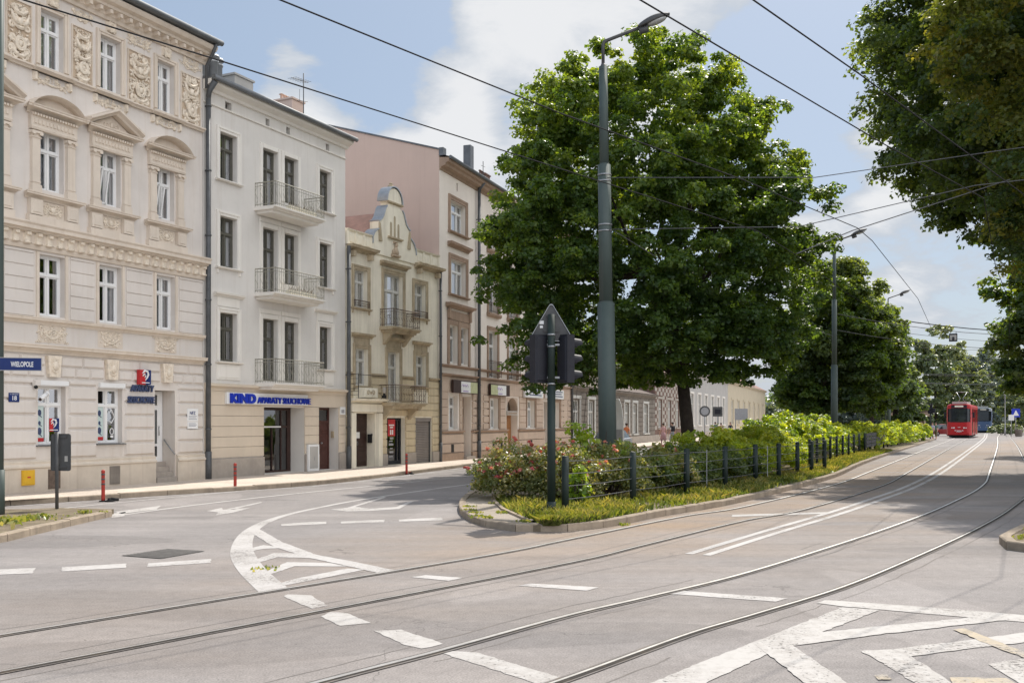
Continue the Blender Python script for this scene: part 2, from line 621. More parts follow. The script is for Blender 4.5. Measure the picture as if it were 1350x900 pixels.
M['dark_frame'] = mat('dark_olive_window_frame', (0.11, 0.105, 0.085), 0.55, var=0.15, scale=6)
M['glass'] = glass_mat('window_glass')
M['glass_dark'] = glass_mat('dark_shop_glass', (0.5, 0.53, 0.53), 0.10)
M['shop_room'] = mat('shop_room', (0.2, 0.19, 0.18), 0.9, var=0.3, scale=1.2)
M['inside'] = mat('dark_room', (0.035, 0.034, 0.034), 0.9, var=0.3, scale=1.5)
M['curtain'] = mat('net_curtain', (0.72, 0.72, 0.74), 0.9, var=0.12, scale=9)
M['curtain_grey'] = mat('grey_blind', (0.36, 0.36, 0.37), 0.9, var=0.15, scale=7)
M['door_wood'] = mat('dark_red_door_wood', (0.085, 0.035, 0.028), 0.55, var=0.25, scale=6)
M['door_dark'] = mat('dark_brown_door_wood', (0.05, 0.027, 0.022), 0.5, var=0.3, scale=6)
M['oak'] = mat('orange_oak_door', (0.33, 0.15, 0.055), 0.5, var=0.25, scale=5)
M['shutter'] = mat('grey_roller_shutter', (0.27, 0.24, 0.22), 0.6, 0.2, var=0.15, scale=3)
M['black_iron'] = mat('black_wrought_iron', (0.055, 0.052, 0.05), 0.6, 0.3, var=0.2)
M['pale_iron'] = mat('faded_grey_green_railing', (0.33, 0.315, 0.26), 0.7, 0.0, var=0.3, scale=8)
M['rust_iron'] = mat('rusty_brown_railing', (0.15, 0.11, 0.085), 0.75, 0.1, var=0.4, scale=9)
M['green_steel'] = mat('dark_green_painted_steel', (0.02, 0.032, 0.028), 0.55, 0.0, var=0.2, scale=2.5, spec=0.3)
M['pole_grey'] = mat('grey_green_pole_paint', (0.072, 0.096, 0.088), 0.55, 0.0, var=0.12, scale=1.8, spec=0.3, dirt=(0.13, 0.13, 0.12), streak=0.5)
M['galv'] = mat('galvanised_steel', (0.36, 0.37, 0.38), 0.45, 0.7, var=0.15, scale=5)
M['dark_galv'] = mat('weathered_grey_steel', (0.10, 0.10, 0.10), 0.6, 0.3, var=0.2, scale=4)
M['signal_black'] = mat('black_signal_plastic', (0.018, 0.019, 0.026), 0.55, var=0.2, scale=5)
M['lens'] = mat('dark_signal_lens', (0.03, 0.015, 0.015), 0.2, spec=0.6)
M['rubber'] = mat('black_rubber', (0.02, 0.02, 0.02), 0.8, var=0.3, scale=9)
M['white'] = mat('white_panel', (0.78, 0.78, 0.77), 0.45, var=0.04, scale=3)
M['sign_blue'] = mat('sign_navy_blue', (0.012, 0.03, 0.14), 0.4, var=0.1, scale=5)
M['kind_blue'] = mat('letter_blue', (0.01, 0.035, 0.42), 0.35, var=0.08, scale=5)
M['letter_slate'] = mat('letter_slate_blue', (0.055, 0.075, 0.15), 0.4, var=0.08, scale=5)
M['red'] = mat('sign_red', (0.5, 0.03, 0.035), 0.45, var=0.08, scale=4)
M['bollard_red'] = mat('bollard_red_plastic', (0.42, 0.045, 0.03), 0.5, var=0.18, scale=8, dirt=(0.15, 0.05, 0.04), streak=0.5)
M['yellow'] = mat('gas_box_yellow', (0.68, 0.40, 0.03), 0.5, var=0.1, scale=6)
M['lamp_glass'] = mat('frosted_lamp_glass', (0.45, 0.46, 0.45), 0.25, spec=0.6)
M['bark'] = mat('dark_bark', (0.055, 0.042, 0.033), 0.95, var=0.35, scale=5, bump=1.0, bscale=14)
M['skin'] = mat('skin', (0.55, 0.33, 0.24), 0.6)
M['hair'] = mat('brown_hair', (0.05, 0.03, 0.02), 0.6)
M['wire'] = mat('wire_black', (0.022, 0.022, 0.024), 0.85, 0.0, spec=0.1)
M['wire_grey'] = mat('span_wire_grey', (0.13, 0.13, 0.135), 0.8, 0.0, spec=0.1)

M['leaf_maple'] = leaf_mat('maple_leaves', (0.045, 0.088, 0.036), (0.10, 0.165, 0.042), (0.23, 0.28, 0.05), 0.55)
M['leaf_dark'] = leaf_mat('dark_leaves', (0.05, 0.088, 0.042), (0.10, 0.145, 0.058), (0.20, 0.24, 0.08), 0.52)
M['leaf_autumn'] = leaf_mat('turning_leaves', (0.085, 0.125, 0.05), (0.17, 0.195, 0.065), (0.38, 0.31, 0.09), 0.55)
M['leaf_far'] = leaf_mat('haze_tinted_leaves', (0.10, 0.14, 0.085), (0.16, 0.205, 0.12), (0.25, 0.28, 0.16), 0.4)  # haze of distance put into the leaf colours
M['leaf_far_blue'] = leaf_mat('blue_haze_tinted_leaves', (0.12, 0.155, 0.145), (0.165, 0.205, 0.18), (0.22, 0.255, 0.21), 0.35)  # paler and bluer still, aerial haze painted into the leaves
M['leaf_hedge'] = leaf_mat('yellow_green_leaves', (0.12, 0.195, 0.03), (0.25, 0.33, 0.05), (0.37, 0.39, 0.075), 0.53)
M['leaf_rose'] = leaf_mat('rose_leaves', (0.06, 0.09, 0.03), (0.16, 0.19, 0.075), (0.40, 0.34, 0.2), 0.42)
M['leaf_bright'] = leaf_mat('bright_leaves', (0.08, 0.14, 0.018), (0.16, 0.25, 0.03), (0.30, 0.36, 0.06), 0.45)
M['grass'] = leaf_mat('grass_blades', (0.07, 0.11, 0.022), (0.17, 0.215, 0.055), (0.46, 0.40, 0.19), 0.34)
M['petal'] = leaf_mat('rose_petals', (0.38, 0.06, 0.08), (0.5, 0.15, 0.16), (0.62, 0.36, 0.32), 0.3)

# ------------------------------------------------------------------ ground, pavements, kerbs
SW = 0.12     # pavement height


def flat(name, pts, z, m, **kw):
    mb = MB()
    mb.poly([(p[0], p[1], z) for p in pts])
    return struct(mb.build(name, m, **kw))


def raised(name, pts, z, m):
    mb = MB()
    mb.vprism([(p[0], p[1]) for p in pts], -0.05, z)
    return struct(mb.build(name, m))


flat('road', [(-700, -60), (1500, -60), (1500, 2600), (-700, 2600)], 0.0, M['asphalt'])


def kerb_run(name, path, wd, top, seg=1.0, label=None):
    """kerb stones laid end to end along a path (face on the path, body to the left of travel)"""
    mb = MB()
    acc = []
    # resample
    pts = [path[0]]
    for p in path[1:]:
        while (p - pts[-1]).length > seg:
            pts.append(pts[-1] + (p - pts[-1]).normalized() * seg)
    if (path[-1] - pts[-1]).length > 0.25:
        pts.append(path[-1].copy())
    L = offset(pts, -wd)
    for i in range(len(pts) - 1):
        a, b, c, d = pts[i], pts[i + 1], L[i + 1], L[i]
        g = 0.008
        t = (b - a).normalized() * g
        dz = rnd.uniform(-0.008, 0.008)
        q = [a + t, b - t, c - t, d + t]
        ch = 0.018
        nrm = (q[3] - q[0]).normalized() * ch
        z1 = top + dz
        lo = [(p.x, p.y, -0.05) for p in q]
        m1 = [(q[0].x, q[0].y, z1 - ch), (q[1].x, q[1].y, z1 - ch)]
        hi = [(q[0] + nrm).to_tuple()[:2] + (z1,), (q[1] + nrm).to_tuple()[:2] + (z1,), (q[2].x, q[2].y, z1), (q[3].x, q[3].y, z1)]
        mb.add(lo + m1 + hi, [(0, 1, 5, 4), (4, 5, 7, 6), (6, 7, 8, 9), (2, 3, 9, 8), (1, 2, 8, 7, 5), (3, 0, 4, 6, 9)])
    return struct(mb.build(name, M['kerb']))


# facade line of the street (used for the far pavement)
TH = math.atan(625 / FPX)
TH4 = math.atan(475 / FPX)
O2 = Vector((-9.9937, 32.4671, 0))
D2 = Vector((math.sin(TH), math.cos(TH), 0))
O4 = O2 + D2 * 15.36
D4 = Vector((math.sin(TH4), math.cos(TH4), 0))
N2 = Vector((math.cos(TH), -math.sin(TH), 0))
N4 = Vector((math.cos(TH4), -math.sin(TH4), 0))

curb_left = spline([(-22.0, 12.0)] + [G(0, 667), G(210, 653), G(440, 637), G(642, 612)] + [tuple((O4 + D4 * d + N4 * w).to_2d()) for d, w in ((16, 2.9), (40, 3.1), (90, 3.2), (190, 3.2))], 6)
fac = [O2 - D2 * 26, O2, O4, O4 + D4 * 190]
raised('pavement', [(p.x, p.y) for p in offset(curb_left, -0.14)] + [(p.x, p.y) for p in reversed(fac)], SW, M['paving'])
kerb_run('kerb', curb_left, 0.14, SW + 0.012, 1.4)

# central island
isl_right = [G(604, 674), G(609, 681), G(620, 688), G(649, 697), G(686, 701), G(723, 701.5), G(790, 697), G(878, 679.5), G(953, 667), G(1020, 651.5), (11.4, 35.2), (16.0, 45.5), (21.4, 57), (32, 79), (45.5, 107)]
isl_left = [G(604, 674), G(607, 664), G(618, 655), G(650, 645), (0.55, 31), (3.9, 40), (8.4, 50.5), (12.6, 61), (21, 83), (37, 112)]
ir = spline(isl_right, 6)
il = spline(isl_left, 6)
isl_edge = list(reversed(il)) + ir[1:]
inner = offset(isl_edge, -0.15)
raised('island_ground', [(p.x, p.y) for p in inner], SW, M['soil'])
kerb_run('kerb', isl_edge, 0.15, SW + 0.02, 0.95)
# paved tip of the island and its inner edging
tip = [p for p in inner if p.y < 24.2 and p.x < 1.35]
mb = MB()
tipi = [G(650, 650, SW), G(652, 662, SW), G(663, 672, SW), G(690, 684, SW), G(704, 688.5, SW)]
tp = [(p.x, p.y) for p in tip] + [(q[0], q[1]) for q in reversed(tipi)]
mb.poly([(x, y, SW + 0.004) for x, y in tp])
struct(mb.build('island_paving', M['paving_old']))
mb = MB()
ed = [Vector((q[0], q[1], 0)) for q in tipi]
strip(mb, ed, -0.04, 0.04, SW + 0.045)
for a, b in ((-0.04, -0.04), (0.04, 0.04)):
    Lp = offset(ed, a)
    mb.add([(p.x, p.y, SW - 0.02) for p in Lp] + [(p.x, p.y, SW + 0.045) for p in Lp], [(i, i + 1, len(ed) + i + 1, len(ed) + i) for i in range(len(ed) - 1)])
struct(mb.build('island_edging', M['kerb']))

# small refuge island by the left edge, with weeds
ref_front = spline([(-9.7, 12.8), (-8.9, 15.0), G(0, 716), G(40, 706), G(90, 694), G(148, 680.5)], 5)
ref_back = [G(150, 677.5), G(75, 675.5), G(0, 679), (-15.5, 21.4), (-17, 14)]
raised('refuge_ground', [(p.x, p.y) for p in offset(ref_front, -0.15)] + ref_back, SW - 0.01, M['soil'])
kerb_run('kerb', ref_front, 0.16, SW + 0.015, 0.8)
kerb_run('kerb', [Vector((p[0], p[1], 0)) for p in ref_back], 0.1, SW, 0.9)

# pavement corner at the right edge
rc = spline([(13.5, 13.4), (9.0, 14.45), (8.1, 14.75), (7.72, 15.25), (7.75, 15.9), (8.6, 17.2), (11.0, 20.3), (14.5, 24.4), (19.5, 32), (30, 52), (50, 92), (72, 134), (120, 226)], 6)
raised('pavement', [(p.x, p.y) for p in offset(rc, 0.17)] + [(160, 226), (60, 40), (20, 12.6)], SW, M['soil'])
kerb_run('kerb', list(reversed(rc)), 0.17, SW + 0.02, 0.85)

# ------------------------------------------------------------------ tram tracks
r2pts = [(-9.5, 1.0), (-6.4, 5.0), (-4.08, 7.93), (-2.46, 9.94), (0.80, 14.04), (2.15, 16.1), (4.66, 20.0), (6.65, 22.6), (11.5, 30.9), (16.2, 40.4), (31.6, 72), (54.6, 119), (80, 172), (135, 290)]
r3pts = [(-6.6, 1.2), (-3.8, 4.7), (-1.5, 7.6), (-0.61, 8.69), (0.586, 10.25), (1.5, 11.27), (2.92, 12.9), (4.76, 15.4), (7.42, 19.2), (10.4, 23.8), (14.6, 30.9), (19.5, 40.6), (40, 82), (60.5, 124), (86, 176), (141, 294)]
R2 = spline(r2pts, 8)
R3 = spline(r3pts, 8)
R1 = offset(R2, -1.40)
R4 = offset(R3, 1.40)
TRACKS = ((R1, R2), (R3, R4))


def cut(path, y0, y1):
    return [p for p in path if y0 <= p.y <= y1]




def rail(path, side):
    """grooved rail: polished head, dark groove, thin lip, asphalt seam on both sides"""
    mb = MB()
    mb.cur = 2
    strip(mb, path, -0.055, 0.085, 0.0085)
    mb.cur = 0
    h = 0.015 if side > 0 else 0.026
    strip(mb, path, -h, h, 0.0115)
    mb.cur = 1
    strip(mb, path, h, h + (0.052 if side > 0 else 0.034), 0.010)
    strip(mb, path, -h - 0.012, -h, 0.010)
    return struct(mb.build('tram_rail', [M['steel'], M['groove'], M['sealant']]))


def seam(path, off, w):
    """worn joint in the asphalt beside a rail, broken into stretches"""
    mb = MB()
    p = offset(path, off)
    p = [q + Vector((rnd.gauss(0, 0.012), rnd.gauss(0, 0.012), 0)) for q in p]
    i = 0
    while i < len(p) - 2:
        n = rnd.randint(2, 9)
        if rnd.random() < 0.75:
            strip(mb, p[i:i + n + 1], -w * rnd.uniform(0.4, 1), w * rnd.uniform(0.4, 1), 0.002)
        i += n
    struct(mb.build('asphalt_seam', M['sealant']))


for pth_, o_ in ((R1, -0.27), (R2, -0.3), (R2, 0.26), (R3, 0.24), (R3, -0.3), (R4, 0.3)):
    seam(pth_, o_, 0.011)
rail(R1, -1)
rail(R2, 1)
rail(R3, -1)
rail(R4, 1)


# ------------------------------------------------------------------ road markings
ZM = 0.004
ZSTEP = [0]


def zlift():
    """every marking lies a hair above the one painted before it"""
    ZSTEP[0] += 1
    return ZSTEP[0] * 0.00012



def mark(polys, m, name='road_marking', z=ZM):
    mb = MB()
    z += zlift()
    for pl in polys:
        pts = [Vector((*G(x, y), 0)) for x, y in pl]
        out = []
        for a, b in zip(pts, pts[1:] + pts[:1]):
            n = max(1, int((b - a).length / 0.07))
            for k in range(n):
                q = a.lerp(b, k / n)
                out.append((q.x + rnd.gauss(0, 0.006), q.y + rnd.gauss(0, 0.006), z))
        mb.poly(out)
    return struct(mb.build(name, m))


def line(path_px, w0, w1=None, m=None, z=ZM, n=6, dash=None):
    """painted line of given width (metres) along picture points"""
    mb = MB()
    z += zlift()
    pth = spline([G(*p) for p in path_px], n)
    w1 = w0 if w1 is None else w1
    N = len(pth)
    ws = [w0 + (w1 - w0) * i / (N - 1) for i in range(N)]
    L = [offset(pth, -w / 2)[i] for i, w in enumerate(ws)]
    Q = [offset(pth, w / 2)[i] for i, w in enumerate(ws)]
    mb.add([(p.x, p.y, z) for p in L] + [(p.x, p.y, z) for p in Q], [(i, N + i, N + i + 1, i + 1) for i in range(N - 1)])
    return struct(mb.build('road_marking', m or M['paint']))


# curved edge line with the hatched wedge
mb = MB()
pth = spline([G(*p) for p in ((660, 633.5), (600, 640.5), (546, 648), (470, 659.5), (420, 669), (380, 678), (350, 688), (330, 700), (320.5, 714), (320, 731), (333, 752), (362, 779))], 8)
N = len(pth)
ws = []
for p in pth:
    t = min(max((p.y - 14.5) / 7.0, 0), 1)
    ws.append(0.37 * (1 - t) + 0.15 * t)
L = [offset(pth, -w / 2)[i] for i, w in enumerate(ws)]
Q = [offset(pth, w / 2)[i] for i, w in enumerate(ws)]
mb.add([(p.x, p.y, ZM) for p in L] + [(p.x, p.y, ZM) for p in Q], [(i, N + i, N + i + 1, i + 1) for i in range(N - 1)])
struct(mb.build('road_marking', M['paint']))


def cr(ox, oy, s, pts):
    return [(ox + x / s, oy + y / s) for x, y in pts]


c1 = lambda *p: cr(250, 620, 2.7, p)
c2 = lambda *p: cr(850, 640, 2.7, p)
mark([c1((226, 226), (244, 206), (330, 255), (450, 300), (600, 328), (742, 358), (685, 368), (560, 340), (420, 310), (300, 272))], M['paint'], z=ZM + 0.0016)
mark([c1((218, 276), (262, 266), (300, 270), (318, 277), (262, 279), (222, 288)),
      c1((231, 318), (300, 294), (400, 296), (440, 312), (310, 309), (242, 330)),
      c1((268, 361), (348, 326), (505, 330), (560, 342), (372, 341), (284, 371)),
      c1((318, 402), (380, 385), (560, 349), (628, 352), (460, 386), (336, 410))], M['paint'], z=ZM + 0.0008)
mark([c1((330, 448), (352, 441), (432, 444), (494, 483), (436, 492)),
      c1((468, 519), (500, 503), (560, 508), (648, 543), (535, 553)),
      c1((655, 571), (750, 566), (905, 618), (825, 634), (770, 622)),
      c1((905, 652), (935, 643), (1025, 649), (1335, 741), (1290, 753), (1245, 762))], M['paint_worn'])
mark([c1((326, 191), (400, 185), (487, 182), (486, 190), (420, 193), (328, 198)), c1((538, 182), (694, 175), (693, 184), (539, 189)), c1((744, 175), (896, 167), (901, 177), (746, 182))], M['paint'])
c3 = lambda *p: cr(0, 620, 3.214, p)
mark([c3((-40, 421), (152, 413), (136, 436), (-40, 443)), c3((262, 410), (535, 394), (534, 412), (260, 428)), c3((628, 393), (893, 375), (894, 391), (626, 409))], M['paint'])
mark([[(541, 760.5), (561, 758), (609, 761.5), (592, 765.5)], [(684, 772), (700, 769), (789, 774), (775, 778.5)], [(881, 782.6), (902, 779), (1039, 788.5), (1024, 793)]], M['paint'])
# turning arrow and straight arrow
mark([c1((500, 139), (560, 133), (690, 93), (700, 96), (590, 129), (640, 136), (735, 130), (775, 113), (800, 108), (745, 137), (640, 144), (560, 146))], M['paint'], z=ZM)
mark([c3((875, 172), (940, 158), (945, 166), (1060, 158), (990, 178), (915, 190), (925, 178)), c3((960, 164), (1105, 133), (1110, 136), (990, 165))], M['paint'])
# lane edge lines along the left kerb
line(((145, 681), (250, 666.5), (380, 651.5), (520, 637.5), (660, 623)), 0.16, 0.14)
mark([[(143, 677.5), (166, 674.5), (164, 680.5), (148, 682.5)], [(150, 674.5), (212, 666.5), (206, 671.5), (160, 677)]], M['paint'])
line(((30, 675.3), (210, 657), (350, 644), (500, 630), (650, 615.5)), 0.12)
mb = MB()
gut = [p for p in offset(curb_left, 0.33) if 20 < p.y < 60]
acc = 0.0
for a, b in zip(gut, gut[1:]):
    n = max(1, int((b - a).length / 0.9))
    for k in range(n):
        p = a + (b - a) * (k / n)
        q = a + (b - a) * ((k + rnd.uniform(0.5, 0.68)) / n)
        strip(mb, [p, q], -0.055, 0.055, ZM + 0.0029)
struct(mb.build('road_marking', M['paint']))
# double centre line between the tracks
dl = [(919, 731), (1008, 703.5), (1103, 675.5), (1152, 659), (1198, 642.5), (1233, 625), (1258, 608.5), (1278, 594), (1293, 582.5), (1299, 576), (1300, 571)]
ctr = spline([G(*p) for p in dl], 8)
for d in (-0.13, 0.15):
    mb = MB()
    strip(mb, ctr, d - 0.07, d + 0.06, ZM + zlift())
    struct(mb.build('road_marking', M['paint']))
mark([[(965, 678.5), (1094, 674.8), (1094, 677), (965, 681)]], M['paint_worn'])
# hatched area in the right foreground
mark([c2((612, 418), (645, 408), (700, 411), (1100, 440), (1420, 468), (1420, 492), (1180, 472), (835, 441), (720, 432))], M['paint_worn'])
mark([c2((704, 434), (836, 443), (640, 520), (430, 604), (200, 712), (0, 712), (200, 630), (400, 553))], M['paint_worn'], z=ZM + 0.0008)
mark([c2((560, 530), (830, 502), (1180, 469), (1300, 478), (1100, 500), (800, 535), (570, 566), (470, 580))], M['paint_worn'], z=ZM + 0.0016)
mark([c2((385, 562), (530, 572), (730, 712), (575, 712), (470, 625))], M['paint_worn'], z=ZM + 0.0024)
mark([c2((768, 589), (905, 583), (1000, 640), (1105, 712), (975, 712), (860, 640))], M['paint_worn'], z=ZM)
mark([c2((880, 584), (1100, 557), (1420, 515), (1420, 552), (1180, 578), (945, 609))], M['paint_worn'], z=ZM + 0.0008)
mark([c2((1218, 636), (1420, 606), (1420, 712), (1350, 712))], M['paint_worn'], z=ZM)
mark([c2((1098, 514), (1137, 509), (1420, 622), (1420, 642), (1250, 577)), c2((1083, 684), (1290, 688), (1330, 712), (1100, 712)), c2((818, 678), (858, 674), (880, 692), (832, 693))], M['paint_yellow'], z=ZM + 0.0032)

# drain grate in the left lane
gp = [Vector((*G(*p), 0)) for p in ((160, 732.5), (221, 723.5), (270, 726.5), (212, 736.5))]
mb = MB()
mb.poly([(p.x, p.y, 0.005) for p in gp])
for k in range(14):
    t0, t1 = (k + 0.15) / 14, (k + 0.75) / 14
    a, b = gp[0].lerp(gp[1], t0), gp[0].lerp(gp[1], t1)
    c, d = gp[3].lerp(gp[2], t1), gp[3].lerp(gp[2], t0)
    mb.poly([(p.x, p.y, 0.012) for p in (a, b, c, d)])
tag(mb.build('drain_grate', M['iron']), 'dark ribbed iron grate set in the asphalt of the left lane', 'drain grate')

# ------------------------------------------------------------------ buildings: shared pieces (facade frame: x along, -y outward, z up)
WCACHE = {}


def bar(mb, x0, x1, z0, z1, y0, y1):
    mb.box(x0, x1, y0, y1, z0, z1)


def window_meshes(w, h, style, var):
    key = (round(w, 2), round(h, 2), style, var)
    if key in WCACHE:
        return WCACHE[key]
    fm = {'upvc': M['upvc'], 'dark': M['dark_frame'], 'old': M['old_white']}[style]
    mb = MB()
    f = 0.055 if w < 1.0 else 0.07
    tr = h * 0.68
    d0, d1 = -0.02, 0.05
    bar(mb, 0, f, 0, h, d0, d1)
    bar(mb, w - f, w, 0, h, d0, d1)
    bar(mb, f, w - f, 0, f, d0, d1)
    bar(mb, f, w - f, h - f, h, d0, d1)
    bar(mb, f, w - f, tr - f * 0.6, tr + f * 0.6, d0 - 0.025, d1)
    s = 0.035
    mids = [w / 2] if w < 1.3 else [w * 0.33, w * 0.67]
    edges = [f] + [m for m in mids] + [w - f]
    for i, m in enumerate(mids):
        bar(mb, m - f * 0.62, m + f * 0.62, f, tr - f * 0.6, d0 - 0.012, d1)
        bar(mb, m - f * 0.5, m + f * 0.5, tr + f * 0.6, h - f, d0 - 0.006, d1)
    # sashes
    for i in range(len(edges) - 1):
        a = edges[i] + (0 if i == 0 else f * 0.62)
        b = edges[i + 1] - (0 if i == len(edges) - 2 else f * 0.62)
        for z0, z1 in ((f, tr - f * 0.6), (tr + f * 0.6, h - f)):
            bar(mb, a, a + s, z0, z1, d0 + 0.012, d1 - 0.01)
            bar(mb, b - s, b, z0, z1, d0 + 0.012, d1 - 0.01)
            bar(mb, a + s, b - s, z0, z0 + s, d0 + 0.012, d1 - 0.01)
            bar(mb, a + s, b - s, z1 - s, z1, d0 + 0.012, d1 - 0.01)
    me_f = mb.mesh('window', fm)
    mb = MB()
    mb.poly([(f, 0.02, f), (w - f, 0.02, f), (w - f, 0.02, h - f), (f, 0.02, h - f)])
    me_p = mb.mesh('pane', M['glass'])
    # room behind: dark backing and curtains hanging in folds
    mb = MB()
    mb.cur = 0
    mb.poly([(0, 0.75, 0), (w, 0.75, 0), (w, 0.75, h), (0, 0.75, h)])
    for q in ([(0, 0.05, 0), (0, 0.75, 0), (0, 0.75, h), (0, 0.05, h)], [(w, 0.05, 0), (w, 0.75, 0), (w, 0.75, h), (w, 0.05, h)], [(0, 0.05, h), (w, 0.05, h), (w, 0.75, h), (0, 0.75, h)], [(0, 0.05, 0), (w, 0.05, 0), (w, 0.75, 0), (0, 0.75, 0)]):
        mb.poly(q)
    rr = random.Random(var * 77 + 5)
    mb.cur = 1

    def fold(x0, x1, z0, z1, amp=0.018):
        n = max(4, int((x1 - x0) / 0.05))
        xs = [x0 + (x1 - x0) * i / n for i in range(n + 1)]
        ys = [0.12 + amp * math.sin(i * 2.1 + var) for i in range(n + 1)]
        mb.add([(x, y, z0) for x, y in zip(xs, ys)] + [(x, y, z1) for x, y in zip(xs, ys)], [(i, i + 1, n + 2 + i, n + 1 + i) for i in range(n)])
    if var == 1:
        fold(f, w * 0.62, f, h - f)
        fold(w * 0.76, w - f, f, h - f)
    elif var == 2:
        fold(f, w - f, h * 0.02, h - f, 0.012)
    elif var == 3:
        fold(f, w * 0.3, f, h - f)
        fold(w * 0.72, w - f, f, h - f)
    elif var == 4:
        fold(f, w - f, h * 0.55, h - f, 0.01)
    elif var == 6:  # pale sheets standing in for sky reflected in the panes
        fold(f, w * 0.5, f, h - f, 0.008)
        fold(w * 0.52, w * 0.85, f, h - f, 0.008)
    elif var == 5:
        mb.cur = 2
        fold(f, w - f, h * 0.35, h - f, 0.004)
    me_i = mb.mesh('curtain', [M['inside'], M['curtain'], M['curtain_grey']])
    WCACHE[key] = (me_f, me_p, me_i)
    return WCACHE[key]


def window(parent, u0, u1, v0, v1, style='upvc', var=0, depth=0.26, label=None):
    a, b, c = window_meshes(u1 - u0, v1 - v0, style, var)
    o = bpy.data.objects.new('window', a)
    COL.objects.link(o)
    o.parent = parent
    o.location = (u0, depth - 0.06, v0)
    for nm, me in (('pane', b), ('curtain', c)):
        q = bpy.data.objects.new(nm, me)
        COL.objects.link(q)
        q.parent = o
    if label:
        o['label'] = label
    return o


def sub(win, mb, name, m):
    """mesh given in facade coordinates, attached under a window/door/balcony part"""
    lx, ly, lz = win.location
    mb.v = [(x - lx, y - ly, z - lz) for x, y, z in mb.v]
    return mb.build(name, m, win)


def wall(parent, u0, u1, v0, v1, holes, m, depth=0.28, body=9.0, name='wall', back=True):
    """facade sheet with real openings and reveals, plus the sides and back of the block; holes: (u0,u1,v0,v1[,reveal])"""
    mb = MB()
    us = sorted({u0, u1} | {h[0] for h in holes} | {h[1] for h in holes})
    vs = sorted({v0, v1} | {h[2] for h in holes} | {h[3] for h in holes})
    us = [u for u in us if u0 <= u <= u1]
    vs = [v for v in vs if v0 <= v <= v1]
    idx = {}

    def vid(u, v):
        if (u, v) not in idx:
            idx[(u, v)] = len(mb.v)
            mb.v.append((u, 0, v))
        return idx[(u, v)]
    for a, b in zip(us, us[1:]):
        for c, d in zip(vs, vs[1:]):
            mu, mv = (a + b) / 2, (c + d) / 2
            if any(h[0] < mu < h[1] and h[2] < mv < h[3] for h in holes):
                continue
            mb.f.append([vid(a, c), vid(b, c), vid(b, d), vid(a, d)])
            mb.m.append(0)
            mb.sm.append(False)
    for h in holes:
        a, b, c, d = h[:4]
        q = h[4] if len(h) > 4 else depth
        mb.poly([(a, 0, c), (a, q, c), (a, q, d), (a, 0, d)])
        mb.poly([(b, 0, c), (b, 0, d), (b, q, d), (b, q, c)])
        mb.poly([(a, 0, d), (a, q, d), (b, q, d), (b, 0, d)])
        mb.poly([(a, 0, c), (b, 0, c), (b, q, c), (a, q, c)])
    if back:
        mb.poly([(u0, 0, v0), (u0, 0, v1), (u0, body, v1), (u0, body, v0)])
        mb.poly([(u1, 0, v0), (u1, body, v0), (u1, body, v1), (u1, 0, v1)])
        mb.poly([(u0, body, v0), (u1, body, v0), (u1, body, v1), (u0, body, v1)])
    return mb.build(name, m, parent)


def surround(win, u0, u1, v0, v1, t, w, m, top=True, bottom=False, name='surround', ins=0.012):
    mb = MB()
    mb.pillow(u0 - t, u0, v0 - (t if bottom else 0), v1 + t, 0, w, ins)
    mb.pillow(u1, u1 + t, v0 - (t if bottom else 0), v1 + t, 0, w, ins)
    mb.pillow(u0 + 0.001, u1 - 0.001, v1, v1 + t, 0, w - 0.002, ins)
    if bottom:
        mb.pillow(u0 + 0.001, u1 - 0.001, v0 - t, v0, 0, w - 0.002, ins)
    # raised outer fillet
    mb.pillow(u0 - t - 0.03, u0 - t * 0.62, v0 - (t if bottom else 0), v1 + t + 0.03, 0, w + 0.022, 0.008)
    mb.pillow(u1 + t * 0.62, u1 + t + 0.03, v0 - (t if bottom else 0), v1 + t + 0.03, 0, w + 0.022, 0.008)
    mb.pillow(u0 - t * 0.6, u1 + t * 0.6, v1 + t * 0.62, v1 + t + 0.03, 0, w + 0.021, 0.008)
    return sub(win, mb, name, m)


def sill(win, u0, u1, v, m, w=0.12, t=0.07, brackets=False, bm=None):
    mb = MB()
    mb.mould(u0, u1, [(-0.2, v - t), (w * 0.6, v - t), (w, v - t * 0.55), (w, v - 0.01), (-0.2, v + 0.012)], 0)
    if brackets:
        for u in (u0 + 0.06, u1 - 0.14):
            mb.pillow(u, u + 0.08, v - t - 0.16, v - t, 0, 0.05, 0.01)
    return sub(win, mb, 'sill', m)


def cornice_prof(v0, v1, w, back=0.1):
    h = v1 - v0
    return [(-back, v0), (w * 0.18, v0), (w * 0.22, v0 + h * 0.2), (w * 0.45, v0 + h * 0.42), (w * 0.55, v0 + h * 0.5), (w * 0.92, v0 + h * 0.55), (w * 0.92, v0 + h * 0.74), (w, v0 + h * 0.86), (w, v0 + h * 0.96), (-back, v1)]


def cornice(parent, u0, u1, v0, v1, w, m, name='cornice', back=0.1):
    mb = MB()
    mb.mould(u0, u1, cornice_prof(v0, v1, w, back))
    return mb.build(name, m, parent)


def scroll(mb, cx, cz, r, turns, s, w0, th, flip=1, seg=16):
    """one spiral tendril lying on the wall"""
    pts, rad = [], []
    for i in range(seg + 1):
        t = i / seg
        a = s + flip * turns * 2 * math.pi * t
        rr = r * (1 - 0.85 * t)
        pts.append((cx + rr * math.cos(a), -w0 - th * 0.4, cz + rr * math.sin(a)))
        rad.append(th * (0.5 + 0.6 * math.sin(math.pi * min(t * 1.1, 1))))
    mb.tube(pts, rad, 5)


